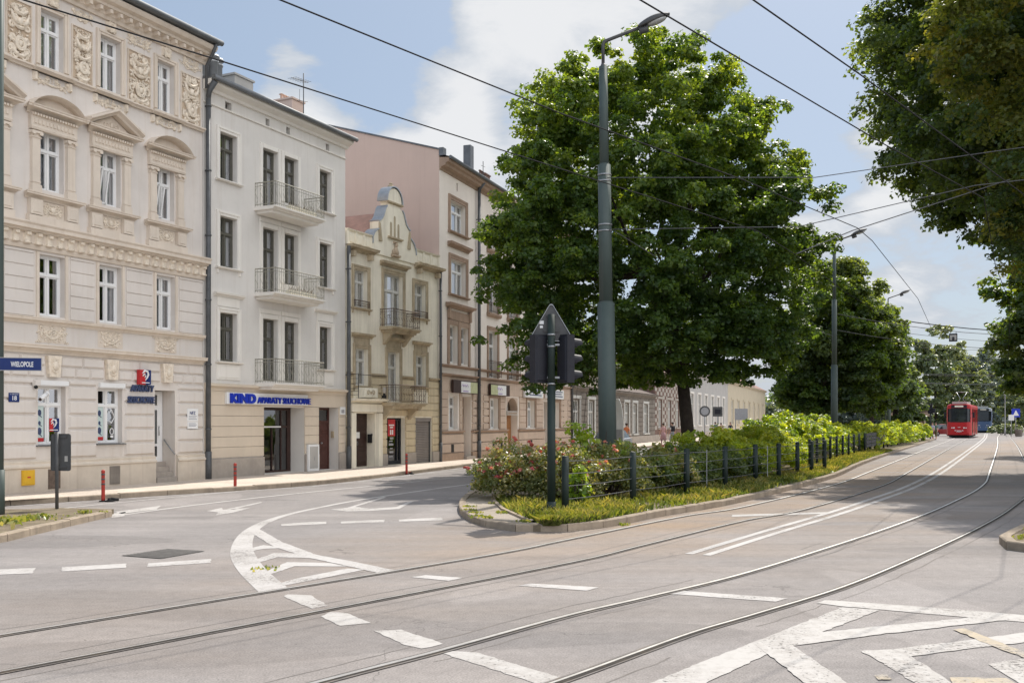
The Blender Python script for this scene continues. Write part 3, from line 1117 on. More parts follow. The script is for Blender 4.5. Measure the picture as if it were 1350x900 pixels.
def leaf_spray(mb, cx, cz, a, ln, w0, th):
    for i in range(5):
        t = i / 5
        b = a + (0.9 - 1.8 * (i % 2)) * (1 - t * 0.5)
        x, z = cx + math.cos(a) * ln * t, cz + math.sin(a) * ln * t
        mb.blob((x + math.cos(b) * ln * 0.16, -w0 - th * 0.35, z + math.sin(b) * ln * 0.16), ln * 0.17, 5, 4, (1.0, 0.35, 0.8))


def relief(mb, u0, u1, v0, v1, w0, seed, th=0.03, medallion=True):
    """symmetrical stucco relief: tendrils, acanthus leaves, swags, rosettes and a medallion"""
    rr = random.Random(seed)
    cu, W, H = (u0 + u1) / 2, u1 - u0, v1 - v0
    n = max(1, int(round(H / (W * 0.5))))
    for j in range(n):
        cz = v0 + H * (j + 0.5) / n
        s = min(W * 0.22, H / n * 0.44)
        half = []
        for q in range(3):
            half.append((rr.uniform(0.1, 0.36), rr.uniform(-0.8, 0.8), s * rr.uniform(0.4, 0.85), rr.uniform(1.1, 1.8), rr.uniform(0, 6)))
        lv = [(rr.uniform(0.03, 0.44), rr.uniform(-1.05, 1.05), rr.uniform(-1.4, 2.6), s * rr.uniform(0.55, 1.05)) for q in range(8)]
        bl = [(rr.uniform(0.04, 0.46), rr.uniform(-1.05, 1.05), rr.uniform(0.03, 0.055) * W) for q in range(8)]
        for sg in (-1, 1):
            for (x, z, r, t, a) in half:
                scroll(mb, cu + sg * W * x, cz + z * s, r, t, a if sg > 0 else math.pi - a, w0, th * 0.9, sg, 13)
            for (x, z, a, ln) in lv:
                leaf_spray(mb, cu + sg * W * x, cz + z * s, math.pi / 2 - sg * a, ln, w0, th * 1.3)
            for (x, z, r) in bl:
                mb.blob((cu + sg * W * x, -w0 - th * 0.5, cz + z * s), r, 6, 4, (1, 0.8, 1))
        # swag between the two sides
        mb.tube([(cu + W * 0.36 * q, -w0 - th * 0.9, cz - s * (0.75 - 0.9 * q * q)) for q in (-1, -0.6, -0.2, 0.2, 0.6, 1)], [th * 0.6, th, th * 1.3, th * 1.3, th, th * 0.6], 5)
        leaf_spray(mb, cu, cz - s * 0.2, math.pi / 2, s * 1.1, w0, th * 1.4)
    if medallion:
        cz = v0 + H * 0.27
        for k in (0.22, 0.16):
            ring = [(cu + k * W * math.cos(a), -w0 - th * 1.6, cz + k * 1.15 * W * math.sin(a)) for a in [2 * math.pi * q / 14 for q in range(15)]]
            mb.tube(ring, th * 0.75, 5)
        mb.blob((cu, -w0 - th, cz), 0.12 * W, 8, 6, (0.9, 0.8, 1.15))
        mb.blob((cu, -w0 - th, v0 + H * 0.66), 0.15 * W, 8, 6, (0.9, 0.6, 1.1))
        for sg in (-1, 1):
            mb.tube([(cu + sg * 0.12 * W, -w0 - th, v0 + H * 0.6), (cu + sg * 0.3 * W, -w0 - th * 1.4, v0 + H * 0.68), (cu + sg * 0.4 * W, -w0 - th, v0 + H * 0.82)], [th * 1.6, th * 1.3, th * 0.6], 6)


def railing(mb, u0, u1, w, v0, h, step=0.11, curls=True, seed=1, r=0.008):
    """wrought-iron balcony railing on three sides"""
    rr = random.Random(seed)
    path = [(u0, 0.0), (u0, w), (u1, w), (u1, 0.0)]
    for z, q in ((v0 + h, 0.02), (v0 + h - 0.11, 0.011), (v0 + 0.07, 0.012)):
        for a, b in zip(path, path[1:]):
            mb.tube([(a[0], -a[1], z), (b[0], -b[1], z)], q, 5)
    for (a, b) in zip(path, path[1:]):
        L = math.hypot(b[0] - a[0], b[1] - a[1])
        n = max(2, int(L / step))
        for i in range(n + 1):
            t = i / n
            u, ww = a[0] + (b[0] - a[0]) * t, a[1] + (b[1] - a[1]) * t
            big = i in (0, n)
            mb.tube([(u, -ww, v0), (u, -ww, v0 + h + (0.03 if big else 0))], r * (1.7 if big else 1), 4)
            if curls and i < n and i % 2 == 0:
                du, dw = (b[0] - a[0]) / n, (b[1] - a[1]) / n
                pts = []
                for k in range(9):
                    g = k / 8
                    s = math.sin(g * 2 * math.pi) * 0.5 + 0.5
                    pts.append((u + du * s, -(ww + dw * s), v0 + 0.1 + (h - 0.26) * g))
                mb.tube(pts, r * 0.85, 4)


def balcony(parent, u0, u1, v, w, m_slab, m_rail, h=0.82, th=0.15, step=0.11, seed=1, curls=True, brackets=(), rail_in=0.06):
    mb = MB()
    mb.mould(u0, u1, [(-0.05, v - th), (w * 0.86, v - th), (w * 0.9, v - th * 0.55), (w, v - th * 0.5), (w, v - 0.012), (-0.05, v)])
    mb.mould(u0 + 0.12, u1 - 0.12, [(-0.05, v - th - 0.1), (w * 0.72, v - th - 0.1), (w * 0.76, v - th - 0.002), (-0.05, v - th - 0.002)])
    for bu in brackets:
        mb.prism([(bu, v - th - 0.1), (bu + 0.18, v - th - 0.1), (bu + 0.18, v - th - 0.18), (bu, v - th - 0.18)], -w * 0.7, 0.02)
        mb.add([(bu, 0.02, v - th - 0.62), (bu + 0.18, 0.02, v - th - 0.62), (bu + 0.18, -0.1, v - th - 0.55), (bu, -0.1, v - th - 0.55), (bu, -w * 0.55, v - th - 0.18), (bu + 0.18, -w * 0.55, v - th - 0.18), (bu, 0.02, v - th - 0.18), (bu + 0.18, 0.02, v - th - 0.18)],
               [(0, 1, 2, 3), (3, 2, 5, 4), (0, 3, 4, 6), (1, 7, 5, 2), (4, 5, 7, 6)])
    o = mb.build('balcony', m_slab, parent)
    mr = MB()
    railing(mr, u0 + rail_in, u1 - rail_in, w - rail_in, v, h, step, curls, seed)
    mr.build('railing', m_rail, o)
    return o


def downpipe(parent, u, v0, v1, m=None, r=0.055, w=0.1, head=True):
    mb = MB()
    mb.tube([(u, -w, v0 + 0.25), (u, -w, v1)], r, 10)
    mb.tube([(u, -w, v0), (u, -w, v0 + 0.9)], r * 1.3, 10)
    z = v0 + 1.6
    while z < v1 - 0.3:
        mb.tube([(u, -w, z), (u, -w, z + 0.05)], r * 1.25, 10)
        mb.box(u - 0.015, u + 0.015, -w, 0.0, z + 0.01, z + 0.04)
        z += 2.1
    if head:
        mb.tube([(u, -w, v1 - 0.1), (u, -w - 0.03, v1 + 0.12), (u, -0.42, v1 + 0.42)], [r, r * 1.1, r * 1.3], 10)
    return mb.build('downpipe', m or M['pipe'], parent)


def gutter(parent, u0, u1, v, w, m=None, r=0.075):
    mb = MB()
    mb.tube([(u0, -w, v), (u1, -w, v)], r, 10)
    return mb.build('gutter', m or M['zinc'], parent)


def text_mesh(s, size, m, extrude=0.004, parent=None, loc=(0, 0, 0), rot=(0, 0, 0), bold=0.0, sx=1.0, shear=0.0, name='lettering', align='LEFT', fit=None):
    cu = bpy.data.curves.new(name, 'FONT')
    cu.body = s
    cu.size = size
    cu.extrude = extrude
    cu.offset = bold
    cu.shear = shear
    cu.align_x = align
    cu.resolution_u = 3
    t = bpy.data.objects.new(name + '_source', cu)
    COL.objects.link(t)
    dg = bpy.context.evaluated_depsgraph_get()
    me = bpy.data.meshes.new_from_object(t.evaluated_get(dg))
    bpy.data.objects.remove(t)
    bpy.data.curves.remove(cu)
    me.materials.clear()
    me.materials.append(m)
    o = bpy.data.objects.new(name, me)
    COL.objects.link(o)
    o.parent = parent
    o.location = loc
    o.rotation_euler = rot
    if fit:
        xs = [v.co.x for v in me.vertices]
        sx = fit / (max(xs) - min(xs))
        o.location.x -= min(xs) * sx
    o.scale = (sx, 1, 1)
    return o


FACE = (math.pi / 2, 0, 0)       # text standing upright, read from the street side (-y)
RZ2 = math.pi / 2 - TH
RZ4 = math.pi / 2 - TH4


def F2(u, v, w=0.0):
    p = O2 + D2 * u + N2 * w
    return (p.x, p.y, v)


def F4(u, v, w=0.0):
    p = O4 + D4 * u + N4 * w
    return (p.x, p.y, v)


def steps_row(v0, v1, h):
    out = []
    v = v0
    while v < v1 - 0.05:
        out.append((v, min(v + h, v1)))
        v += h
    return out


def minus(u0, u1, gaps):
    """interval u0..u1 with gaps removed"""
    segs = [(u0, u1)]
    for a, b in gaps:
        nx = []
        for s, e in segs:
            if b <= s or a >= e:
                nx.append((s, e))
            else:
                if a > s:
                    nx.append((s, a))
                if b < e:
                    nx.append((b, e))
        segs = nx
    return [(s, e) for s, e in segs if e - s > 0.08]

# ================================================================== building 1: cream eclectic tenement with stucco reliefs
b1 = thing('apartment_building', 'cream tenement with stucco reliefs and arched window pediments, at the left end of the street', 'building', tuple(O2), RZ2)
A0, A1 = -12.6, -0.14
cols = [(-12.45, -11.65), (-10.42, -9.6), (-8.38, -7.56), (-6.33, -5.5), (-4.33, -3.5), (-2.15, -1.36)]
door1 = (-2.2, -1.36, 0.12, 2.95, 0.62)
holes = []
for a, b in cols[:5]:
    holes.append((a - 0.03, b + 0.03, 1.36, 2.96))
holes.append(door1)
for a, b in cols:
    holes += [(a, b, 4.84, 6.5), (a + 0.03, b - 0.03, 8.24, 9.84), (a + 0.04, b - 0.04, 11.58, 13.1)]
wall(b1, A0, A1, 0, 13.6, holes, M['cream'], body=12)
vv = [0, 1, 3, 1, 5, 3]
for i, (a, b) in enumerate(cols):  # upper rows: pale curtains brighten the panes in place of sky reflection
    if i < 5:
        w = window(b1, a - 0.03, b + 0.03, 1.36, 2.96, 'upvc', 0)
        sill(w, a - 0.1, b + 0.1, 1.36, M['zinc'], 0.1, 0.04)
        mb = MB()
        mb.box(a - 0.02, b + 0.06, -0.1, 0.02, 2.975, 3.1)
        mb.box(a + 0.0, b + 0.04, -0.07, 0.02, 2.95, 2.976)
        sub(w, mb, 'shutter_box', M['white'])
    # second row: plain openings with a thin raised edge
    w = window(b1, a, b, 4.84, 6.5, 'upvc', [1, 2, 6, 0, 3, 6][i])
    mb = MB()
    mb.pillow(a - 0.1, a, 4.76, 6.56, 0, 0.045, 0.01)
    mb.pillow(b, b + 0.1, 4.76, 6.56, 0, 0.045, 0.01)
    sub(w, mb, 'surround', M['cream_trim'])
    # third row: pilasters, entablature and pediment
    w = window(b1, a + 0.03, b - 0.03, 8.24, 9.84, 'upvc', [1, 2, 6, 6, 2, 6][i])
    c = (a + b) / 2
    mb = MB()
    for sg in (-1, 1):
        u = c + sg * 0.565
        mb.pillow(u - 0.13, u + 0.13, 8.1, 9.72, 0, 0.1, 0.008)
        mb.pillow(u - 0.16, u + 0.16, 8.1, 8.32, 0, 0.13, 0.01)
        mb.pillow(u - 0.14, u + 0.14, 8.36, 8.41, 0, 0.115, 0.01)
        mb.pillow(u - 0.15, u + 0.15, 9.55, 9.6, 0, 0.12, 0.01)
        mb.pillow(u - 0.17, u + 0.17, 9.66, 9.76, 0, 0.15, 0.02)
        for q in (-1, 1):
            mb.tube([(u + q * 0.11, -0.1, 9.68), (u + q * 0.11, -0.17, 9.68)], 0.055, 8)
    mb.mould(c - 0.74, c + 0.74, [(0, 9.78), (0.12, 9.78), (0.14, 9.84), (0.12, 9.86), (0.12, 10.13), (0.16, 10.16), (0.16, 10.2), (0, 10.2)])
    for k in range(11):
        u = c - 0.66 + k * 0.12
        mb.pillow(u, u + 0.085, 9.93, 10.06, 0.12, 0.15, 0.012)
    for k in range(16):
        u = c - 0.7 + k * 0.088
        mb.box(u, u + 0.05, -0.2, -0.1, 10.14, 10.2)
    mb.mould(c - 0.8, c + 0.8, cornice_prof(10.2, 10.4, 0.34, 0.0), 0.55)
    sub(w, mb, 'surround', M['cream_trim'])
    mb = MB()
    if i % 2 == 1:      # segmental arch
        n = 16
        pr = [(0.0, 0.0), (0.2, 0.0), (0.24, 0.06), (0.3, 0.1), (0.36, 0.2), (0.0, 0.24)]
        ring = []
        for k in range(n + 1):
            t = math.pi * (0.08 + 0.84 * k / n)
            ring.append([(c - 0.88 * math.cos(t) * (1 + rr * 0.16), -ww, 10.3 + (0.52 * math.sin(t) - 0.12) * (1 + rr * 0.75)) for ww, rr in pr])
        m_ = len(pr)
        vs = [q for r_ in ring for q in r_]
        fs = [(k * m_ + j, k * m_ + (j + 1) % m_, (k + 1) * m_ + (j + 1) % m_, (k + 1) * m_ + j) for k in range(n) for j in range(m_)]
        fs += [tuple(range(m_)), tuple(n * m_ + j for j in range(m_))[::-1]]
        mb.add(vs, fs)
        mb.prism([(c - 0.8 * math.cos(math.pi * k / 12), 10.39 + 0.34 * math.sin(math.pi * k / 12)) for k in range(13)], -0.05, 0.0)
    else:
        z0, z1 = 10.38, 10.86
        for sg in (-1, 1):
            pa, pb = (c + sg * 0.98, z0), (c, z1)
            prof = [(0.0, 0.0), (0.24, 0.0), (0.28, 0.05), (0.38, 0.1), (0.38, 0.16), (0.0, 0.18)]
            vs = [(pa[0], -w_, pa[1] + h_) for w_, h_ in prof] + [(pb[0], -w_, pb[1] + h_) for w_, h_ in prof]
            m_ = len(prof)
            mb.add(vs, [(j, (j + 1) % m_, m_ + (j + 1) % m_, m_ + j) for j in range(m_)] + [tuple(range(m_))])
        mb.prism([(c - 0.84, 10.4), (c + 0.84, 10.4), (c, 10.84)], -0.05, 0.0)
        scroll(mb, c - 0.2, 10.53, 0.1, 1.3, 0, 0.05, 0.025, 1, 12)
        scroll(mb, c + 0.2, 10.53, 0.1, 1.3, 3.1, 0.05, 0.025, -1, 12)
        mb.blob((c, -0.06, 10.57), 0.08, 7, 5, (1, 0.5, 1.2))
    sub(w, mb, 'pediment', M['cream_trim'])
    mb = MB()
    mb.mould(c - 0.86, c + 0.86, cornice_prof(7.93, 8.1, 0.24, 0.0), 0.4)
    mb.pillow(c - 0.82, c + 0.82, 7.24, 7.5, 0, 0.14, 0.01)
    for sg in (-1, 1):
        u = c + sg * 0.58
        mb.pillow(u - 0.2, u + 0.2, 7.5, 7.93, 0, 0.14, 0.012)
        mb.pillow(u - 0.13, u + 0.13, 7.56, 7.86, 0.14, 0.155, 0.02)
    mb.pillow(c - 0.38, c + 0.38, 7.5, 7.93, 0, 0.03, 0.01)
    sub(w, mb, 'sill', M['cream_trim'])
    mb = MB()
    relief(mb, c - 0.34, c + 0.34, 7.56, 7.88, 0.03, 100 + i, 0.02, False)
    mb.blob((c, -0.05, 7.72), 0.085, 8, 5, (1, 0.5, 1))
    sub(w, mb, 'relief', M['cream_relief'])
    if i in (4, 5):     # left sash tilted into the room, as ventilated rooms show
        mb = MB()
        x0_, x1_, z0_, z1_ = a + 0.1, c - 0.03, 8.3, 9.28
        for q in ((x0_, x0_ + 0.045, z0_, z1_), (x1_ - 0.045, x1_, z0_, z1_), (x0_, x1_, z0_, z0_ + 0.05), (x0_, x1_, z1_ - 0.05, z1_)):
            mb.box(q[0], q[1], -0.02, 0.02, q[2], q[3])
        mb.v = [(x, y + 0.16 - 0.17 * (z - z0_) / (z1_ - z0_) + 0.0, z) for x, y, z in mb.v]
        sub(w, mb, 'tilted_sash', M['upvc'])
    # top row
    w = window(b1, a + 0.04, b - 0.04, 11.58, 13.1, 'upvc', [2, 1, 6, 6, 1, 6][i])
    surround(w, a + 0.04, b - 0.04, 11.58, 13.1, 0.12, 0.05, M['cream_trim'])
    mb = MB()
    relief(mb, c - 0.62, c + 0.62, 11.06, 11.34, 0.0, 300 + i, 0.022, False)
    mb.pillow(c - 0.62, c - 0.5, 11.1, 11.36, 0, 0.1, 0.03)
    mb.pillow(c + 0.5, c + 0.62, 11.1, 11.36, 0, 0.1, 0.03)
    mb.pillow(c - 0.17, c + 0.17, 13.26, 13.58, 0, 0.11, 0.05)
    relief(mb, c - 0.16, c + 0.16, 13.24, 13.56, 0.1, 350 + i, 0.016, False)
    sub(w, mb, 'relief', M['cream_relief'])
    # ground-floor keystone above every opening, and relief panel under the second-row window
    mb = MB()
    mb.prism([(c - 0.17, 3.2), (c + 0.17, 3.2), (c + 0.22, 3.78), (c - 0.22, 3.78)], -0.13, 0)
    relief(mb, c - 0.15, c + 0.15, 3.3, 3.72, 0.12, 500 + i, 0.02, False)
    mb.blob((c, -0.14, 3.5), 0.1, 8, 6, (0.9, 0.6, 1.3))
    mb.build('keystone', M['cream_relief'], b1)
    mb = MB()
    mb.poly([(c - 0.46, -0.008, 4.12), (c + 0.46, -0.008, 4.12), (c + 0.46, -0.008, 4.6), (c - 0.46, -0.008, 4.6)])
    mb.cur = 1
    relief(mb, c - 0.42, c + 0.42, 4.16, 4.58, 0.008, 600 + i, 0.02, False)
    mb.build('relief_panel', [M['cream_trim'], M['cream_relief']], b1)
# relief panels between the top windows
edges = [(cols[i][1] + 0.22, cols[i + 1][0] - 0.22) for i in range(5)] + [(-1.12, -0.24)]
for i, (a, b) in enumerate(edges):
    mb = MB()
    mb.poly([(a, -0.006, 11.5), (b, -0.006, 11.5), (b, -0.006, 13.02), (a, -0.006, 13.02)])  # dark brown ground painted in for the shadow behind the ornament
    mb.cur = 1
    for q in ((a, a + 0.04, 11.46, 13.06), (b - 0.04, b, 11.46, 13.06), (a + 0.04, b - 0.04, 13.02, 13.06)):
        mb.pillow(q[0], q[1], q[2], q[3], 0, 0.035, 0.008)
    mb.cur = 2
    relief(mb, a + 0.06, b - 0.06, 11.52, 13.0, 0.008, 700 + i, 0.042)
    mb.build('relief_panel', [M['cream_back'], M['cream_trim'], M['cream_relief']], b1)
    mb = MB()
    relief(mb, a - 0.05, b + 0.05, 13.2, 13.56, 0.0, 800 + i, 0.026, False)
    mb.build('relief', M['cream_relief'], b1)
# cornices and string courses
mb = MB()
mb.mould(A0, A1, [(0, 11.36), (0.08, 11.36), (0.1, 11.4), (0.16, 11.43), (0.16, 11.47), (0, 11.49)])
for a, b in cols:
    c = (a + b) / 2
    mb.mould(c - 0.66, c + 0.66, [(0, 11.36), (0.14, 11.36), (0.22, 11.42), (0.22, 11.48), (0, 11.51)])
mb.build('string_course', M['cream_trim'], b1)
cornice(b1, A0, A1, 4.6, 4.78, 0.16, M['cream_trim'], 'string_course', 0.0)
cornice(b1, A0, A1, 3.82, 4.06, 0.24, M['cream_trim'], 'string_course', 0.0)
mb = MB()
mb.mould(A0, A1 + 0.05, [(0, 6.58), (0.05, 6.58), (0.07, 6.64), (0.07, 6.7), (0.09, 6.72), (0.09, 7.0), (0.2, 7.02), (0.22, 7.07), (0.32, 7.08), (0.32, 7.17), (0.36, 7.22), (0.36, 7.26), (0, 7.3)])
mb.build('cornice', M['cream_trim'], b1)
mb = MB()
k = 0
u = A0 + 0.2
while u < A1 - 0.1:
    mb.pillow(u, u + 0.2, 6.72, 6.98, 0.09, 0.15, 0.03)
    mb.pillow(u + 0.02, u + 0.18, 6.9, 7.02, 0.12, 0.21, 0.02)
    mb.tube([(u, -0.14, 6.73), (u + 0.2, -0.14, 6.73)], 0.035, 6)
    u += 0.345
mb.build('frieze', M['cream_relief'], b1)
mb = MB()
mb.mould(A0, A1 + 0.1, [(0, 13.58), (0.08, 13.58), (0.1, 13.66), (0.14, 13.7), (0.14, 13.8), (0.34, 13.83), (0.36, 13.9), (0.5, 13.94), (0.56, 14.02), (0.56, 14.08), (0, 14.12)])
u = A0 + 0.1
while u < A1:
    mb.pillow(u, u + 0.14, 13.68, 13.83, 0.14, 0.33, 0.02)
    u += 0.36
mb.build('cornice', M['cream_trim'], b1)
rf = MB()
rf.add([(A0, -0.62, 14.12), (A1 + 0.12, -0.62, 14.12), (A1 + 0.12, 6, 15.5), (A0, 6, 15.5), (A0, 12, 14.12), (A1 + 0.12, 12, 14.12), (A0, -0.62, 14.18), (A1 + 0.12, -0.62, 14.18)],
       [(6, 7, 2, 3), (3, 2, 5, 4), (0, 1, 7, 6), (1, 5, 2, 7), (0, 4, 5, 1)])
roof1 = rf.build('roof', M['zinc'], b1)
mb = MB()
mb.tube([(A0, -0.66, 14.2), (A1 + 0.18, -0.66, 14.2)], 0.09, 10)
mb.build('gutter', M['zinc'], roof1)
# plain courses with fine joints between the second-row windows
mb = MB()
gaps = [(a - 0.16, b + 0.16) for a, b in cols]
for v0, v1 in steps_row(4.8, 6.56, 0.335):
    for s, e in minus(A0, A1, gaps):
        mb.pillow(s + 0.012, e - 0.012, v0 + 0.008, v1 - 0.008, 0, 0.028, 0.008)
mb.build('jointed_courses', M['cream'], b1)
# rusticated ground floor
mb = MB()
gaps = [(a - 0.09, b + 0.09) for a, b in cols]
for v0, v1 in steps_row(0.98, 3.16, 0.4):
    for s, e in minus(A0, A1, gaps):
        mb.pillow(s + 0.01, e - 0.01, v0 + 0.012, v1 - 0.012, 0, 0.065, 0.045)
gaps2 = [((a + b) / 2 - 0.24, (a + b) / 2 + 0.24) for a, b in cols]
for s, e in minus(A0, A1, gaps2):
    n = max(1, int(round((e - s) / 0.5)))
    for k in range(n):
        mb.pillow(s + (e - s) * k / n + 0.01, s + (e - s) * (k + 1) / n - 0.01, 3.2, 3.47, 0, 0.065, 0.04)
    n = max(1, int(round((e - s) / 0.8)))
    for k in range(n):
        mb.pillow(s + (e - s) * k / n + 0.01, s + (e - s) * (k + 1) / n - 0.01, 3.5, 3.79, 0, 0.065, 0.04)
mb.build('rusticated_facing', M['cream'], b1)
mb = MB()
for s, e in minus(A0, A1 + 0.05, [(-2.24, -1.32)]):
    mb.mould(s, e, [(0, 0.0), (0.1, 0.0), (0.1, 0.74), (0.14, 0.76), (0.14, 0.8), (0.08, 0.86), (0.09, 0.92), (0.02, 0.96), (0, 0.96)])
mb.build('plinth', M['cream_low'], b1)
# entrance with steps in its recess
mb = MB()
mb.box(-2.18, -1.38, 0.5, 0.6, 0.73, 2.93)
d = mb.build('door', M['upvc'], b1)
mb = MB()
mb.box(-2.08, -1.62, 0.485, 0.5, 0.9, 1.22)
mb.box(-2.08, -1.62, 0.485, 0.5, 1.3, 2.35)
mb.box(-2.08, -1.62, 0.485, 0.5, 2.5, 2.82)
mb.build('pane', M['glass_dark'], d)
mb = MB()
mb.tube([(-1.56, 0.46, 1.55), (-1.56, 0.46, 1.85)], 0.014, 6)
mb.build('handle', M['galv'], d)
mb = MB()
for k in range(4):
    mb.box(-2.19, -1.37, -0.1 + 0.16 * k, 0.55, 0.0, 0.12 + 0.153 * (k + 1))
mb.build('steps', M['grey_plinth'], b1)
mb = MB()
mb.tube([(-1.4, -0.02, 0.98), (-1.4, 0.42, 1.42)], 0.018, 6)
mb.tube([(-1.4, -0.02, 0.98), (-1.37, -0.02, 0.98)], 0.018, 6)
mb.tube([(-1.4, 0.42, 1.42), (-1.37, 0.42, 1.42)], 0.018, 6)
mb.build('handrail', M['galv'], b1)
# cellar vents
for a, b, col in ((-6.12, -5.73, 'oakv'), (-4.03, -3.65, 'greyv')):
    mb = MB()
    mb.box(a, b, -0.112, -0.08, 0.17, 0.7)
    mb.box(a + 0.03, b - 0.03, -0.118, -0.1, 0.2, 0.67)
    mb.build('cellar_hatch', M['rust_iron'] if col == 'oakv' else M['grey_stone'], b1)
# roof chimney seen past the eaves
mb = MB()
mb.box(-1.6, -0.9, 1.2, 1.7, 14.3, 15.05)
mb.build('chimney', M['zinc'], roof1)

# signs, camera, meter box on building 1
mb = MB()
mb.box(-0.37, 0.37, -0.02, 0.02, 0, 0.0001)
g = thing('gas_box', 'small yellow gas meter box on the plinth of the cream tenement', 'meter box', F2(-6.76, 0.31, 0.1), RZ2)
mb = MB()
mb.box(-0.19, 0.19, -0.05, 0.02, 0, 0.4)
mb.build('body', M['yellow'], g)
mb = MB()
mb.pillow(-0.165, 0.165, 0.025, 0.375, 0.05, 0.062, 0.008)
q = mb.build('door', M['yellow'], g)
mb = MB()
mb.box(-0.05, 0.05, -0.0645, -0.06, 0.19, 0.23)
mb.build('sticker', M['red'], q)

s = thing('emblem_sign', 'square half red half navy sign with a white ear emblem above the cream doorway', 'sign', F2(-2.76, 3.1, 0.07), RZ2)
mb = MB()
mb.box(-0.22, 0.22, -0.12, 0, 0, 0.44)
mb.build('panel', M['red'], s)
mb = MB()
mb.box(0.01, 0.222, -0.124, -0.02, -0.002, 0.442)
mb.build('navy_half', M['sign_blue'], s)


def ear(mb, cx, cz, k, y):
    pts = [(cx - 0.14 * k, y, cz + 0.08 * k), (cx - 0.05 * k, y, cz + 0.17 * k), (cx + 0.06 * k, y, cz + 0.15 * k), (cx + 0.1 * k, y, cz + 0.05 * k), (cx + 0.05 * k, y, cz - 0.05 * k), (cx - 0.02 * k, y, cz - 0.13 * k)]
    mb.tube(pts, [0.018 * k, 0.035 * k, 0.04 * k, 0.036 * k, 0.028 * k, 0.012 * k], 6)
    pts = [(cx - 0.13 * k, y, cz + 0.0 * k), (cx - 0.05 * k, y, cz + 0.07 * k), (cx + 0.0 * k, y, cz + 0.02 * k), (cx - 0.04 * k, y, cz - 0.05 * k)]
    mb.tube(pts, [0.014 * k, 0.028 * k, 0.026 * k, 0.012 * k], 6)
    mb.v = [v for v in mb.v]


mb = MB()
ear(mb, 0.01, 0.25, 0.95, -0.13)
mb.box(-0.14, 0.16, -0.13, -0.12, 0.04, 0.065)
mb.build('emblem', M['white'], s)

s = thing('letter_sign', 'slate blue raised letters on the cream wall beside the white door', 'sign', F2(-3.36, 2.52, 0.07), RZ2)
text_mesh('APARATY', 0.27, M['letter_slate'], 0.03, s, (0.1, -0.04, 0.37), FACE, 0.008, 1, 0.15, fit=0.92)
text_mesh('SŁUCHOWE', 0.27, M['letter_slate'], 0.03, s, (0.0, -0.04, 0.03), FACE, 0.008, 1, 0.15, fit=1.05)

s = thing('notice_board', 'pair of white notice plates on the cream wall right of the doorway', 'sign', F2(-0.9, 1.76, 0.066), RZ2)
mb = MB()
mb.box(0, 0.48, -0.012, 0, 0.24, 0.64)
mb.build('plate', M['white'], s)
mb = MB()
mb.box(0.01, 0.47, -0.012, 0, 0, 0.22)
mb.build('plate', M['white'], s)
text_mesh('NFZ', 0.15, M['sign_blue'], 0.001, s, (0.1, -0.014, 0.45), FACE, 0.004, 0.9)
for k, z in enumerate((0.39, 0.35, 0.30, 0.16, 0.12, 0.08)):
    mb = MB()
    mb.box(0.06, 0.42 - 0.05 * (k % 2), -0.0135, -0.012, z, z + 0.012)
    mb.build('text_line', M['letter_slate'], s)

s = thing('house_number_plate', 'small navy house number plate near the left end of the cream wall', 'number plate', F2(-7.3, 2.5, 0.068), RZ2)
mb = MB()
mb.box(0, 0.31, -0.012, 0, 0, 0.24)
mb.build('plate', M['sign_blue'], s)
text_mesh('18', 0.16, M['white'], 0.001, s, (0.155, -0.0135, 0.05), FACE, 0.003, 1.0, align='CENTER')
text_mesh('UL. WIELOPOLE', 0.035, M['white'], 0.001, s, (0.155, -0.0135, 0.19), FACE, 0.0, 1.0, align='CENTER')

s = thing('security_camera', 'white bullet camera on a bracket beside the left ground window', 'camera', F2(-6.42, 2.58, 0.06), RZ2)
mb = MB()
mb.tube([(-0.14, -0.28, 0.0), (0.12, -0.2, 0.15)], 0.058, 12)
mb.tube([(0.1, -0.21, 0.14), (0.16, -0.19, 0.17)], 0.066, 12)
mb.build('housing', M['white'], s)
mb = MB()
mb.tube([(-0.155, -0.285, -0.008), (-0.138, -0.279, 0.001)], 0.045, 10)
mb.build('lens', M['lens'], s)
mb = MB()
mb.tube([(0.05, -0.22, 0.06), (0.05, -0.1, -0.02), (0.05, 0, -0.02)], 0.018, 6)
mb.build('bracket', M['white'], s)
s = thing('alarm_siren', 'small cream alarm box with dark lamp above the left ground window', 'alarm', F2(-6.56, 2.93, 0.06), RZ2)
mb = MB()
mb.pillow(-0.02, 0.18, 0.0, 0.18, 0, 0.1, 0.02)
mb.build('housing', M['cream'], s)
mb = MB()
mb.blob((0.02, -0.09, -0.02), 0.05, 8, 6)
mb.build('lamp', M['rubber'], s)
# stickers in the ground-floor windows
for k, (u, lab) in enumerate(((-6.3, 'pale poster with hearing aid pictures inside the left ground window'), (-4.28, 'pale poster with hearing aid pictures inside the right ground window'))):
    s = thing('window_poster', lab, 'poster', F2(u, 1.45, -0.175), RZ2)
    mb = MB()
    mb.box(0, 0.26, -0.002, 0, 0.1, 0.98)
    mb.build('sheet', mat('pale_aqua_paper', (0.52, 0.62, 0.60), 0.6), s)
    mb = MB()
    mb.box(0, 0.26, -0.003, 0.0005, 0, 0.1)
    mb.build('red_band', M['red'], s)
    mb = MB()
    for z, r in ((0.78, 0.075), (0.5, 0.05), (0.28, 0.085)):
        mb.blob((0.13, -0.004, z), r, 10, 6, (0.8, 0.06, 1.2))
        mb.tube([(0.13, -0.004, z - r), (0.2, -0.004, z - r * 1.6)], 0.012, 5)
    mb.build('picture', M['letter_slate'], s)
s = thing('window_sticker', 'red and navy ear emblem sticker in the left ground window', 'sticker', F2(-5.86, 1.72, -0.168), RZ2)
mb = MB()
mb.box(0, 0.13, -0.003, 0, 0, 0.36)
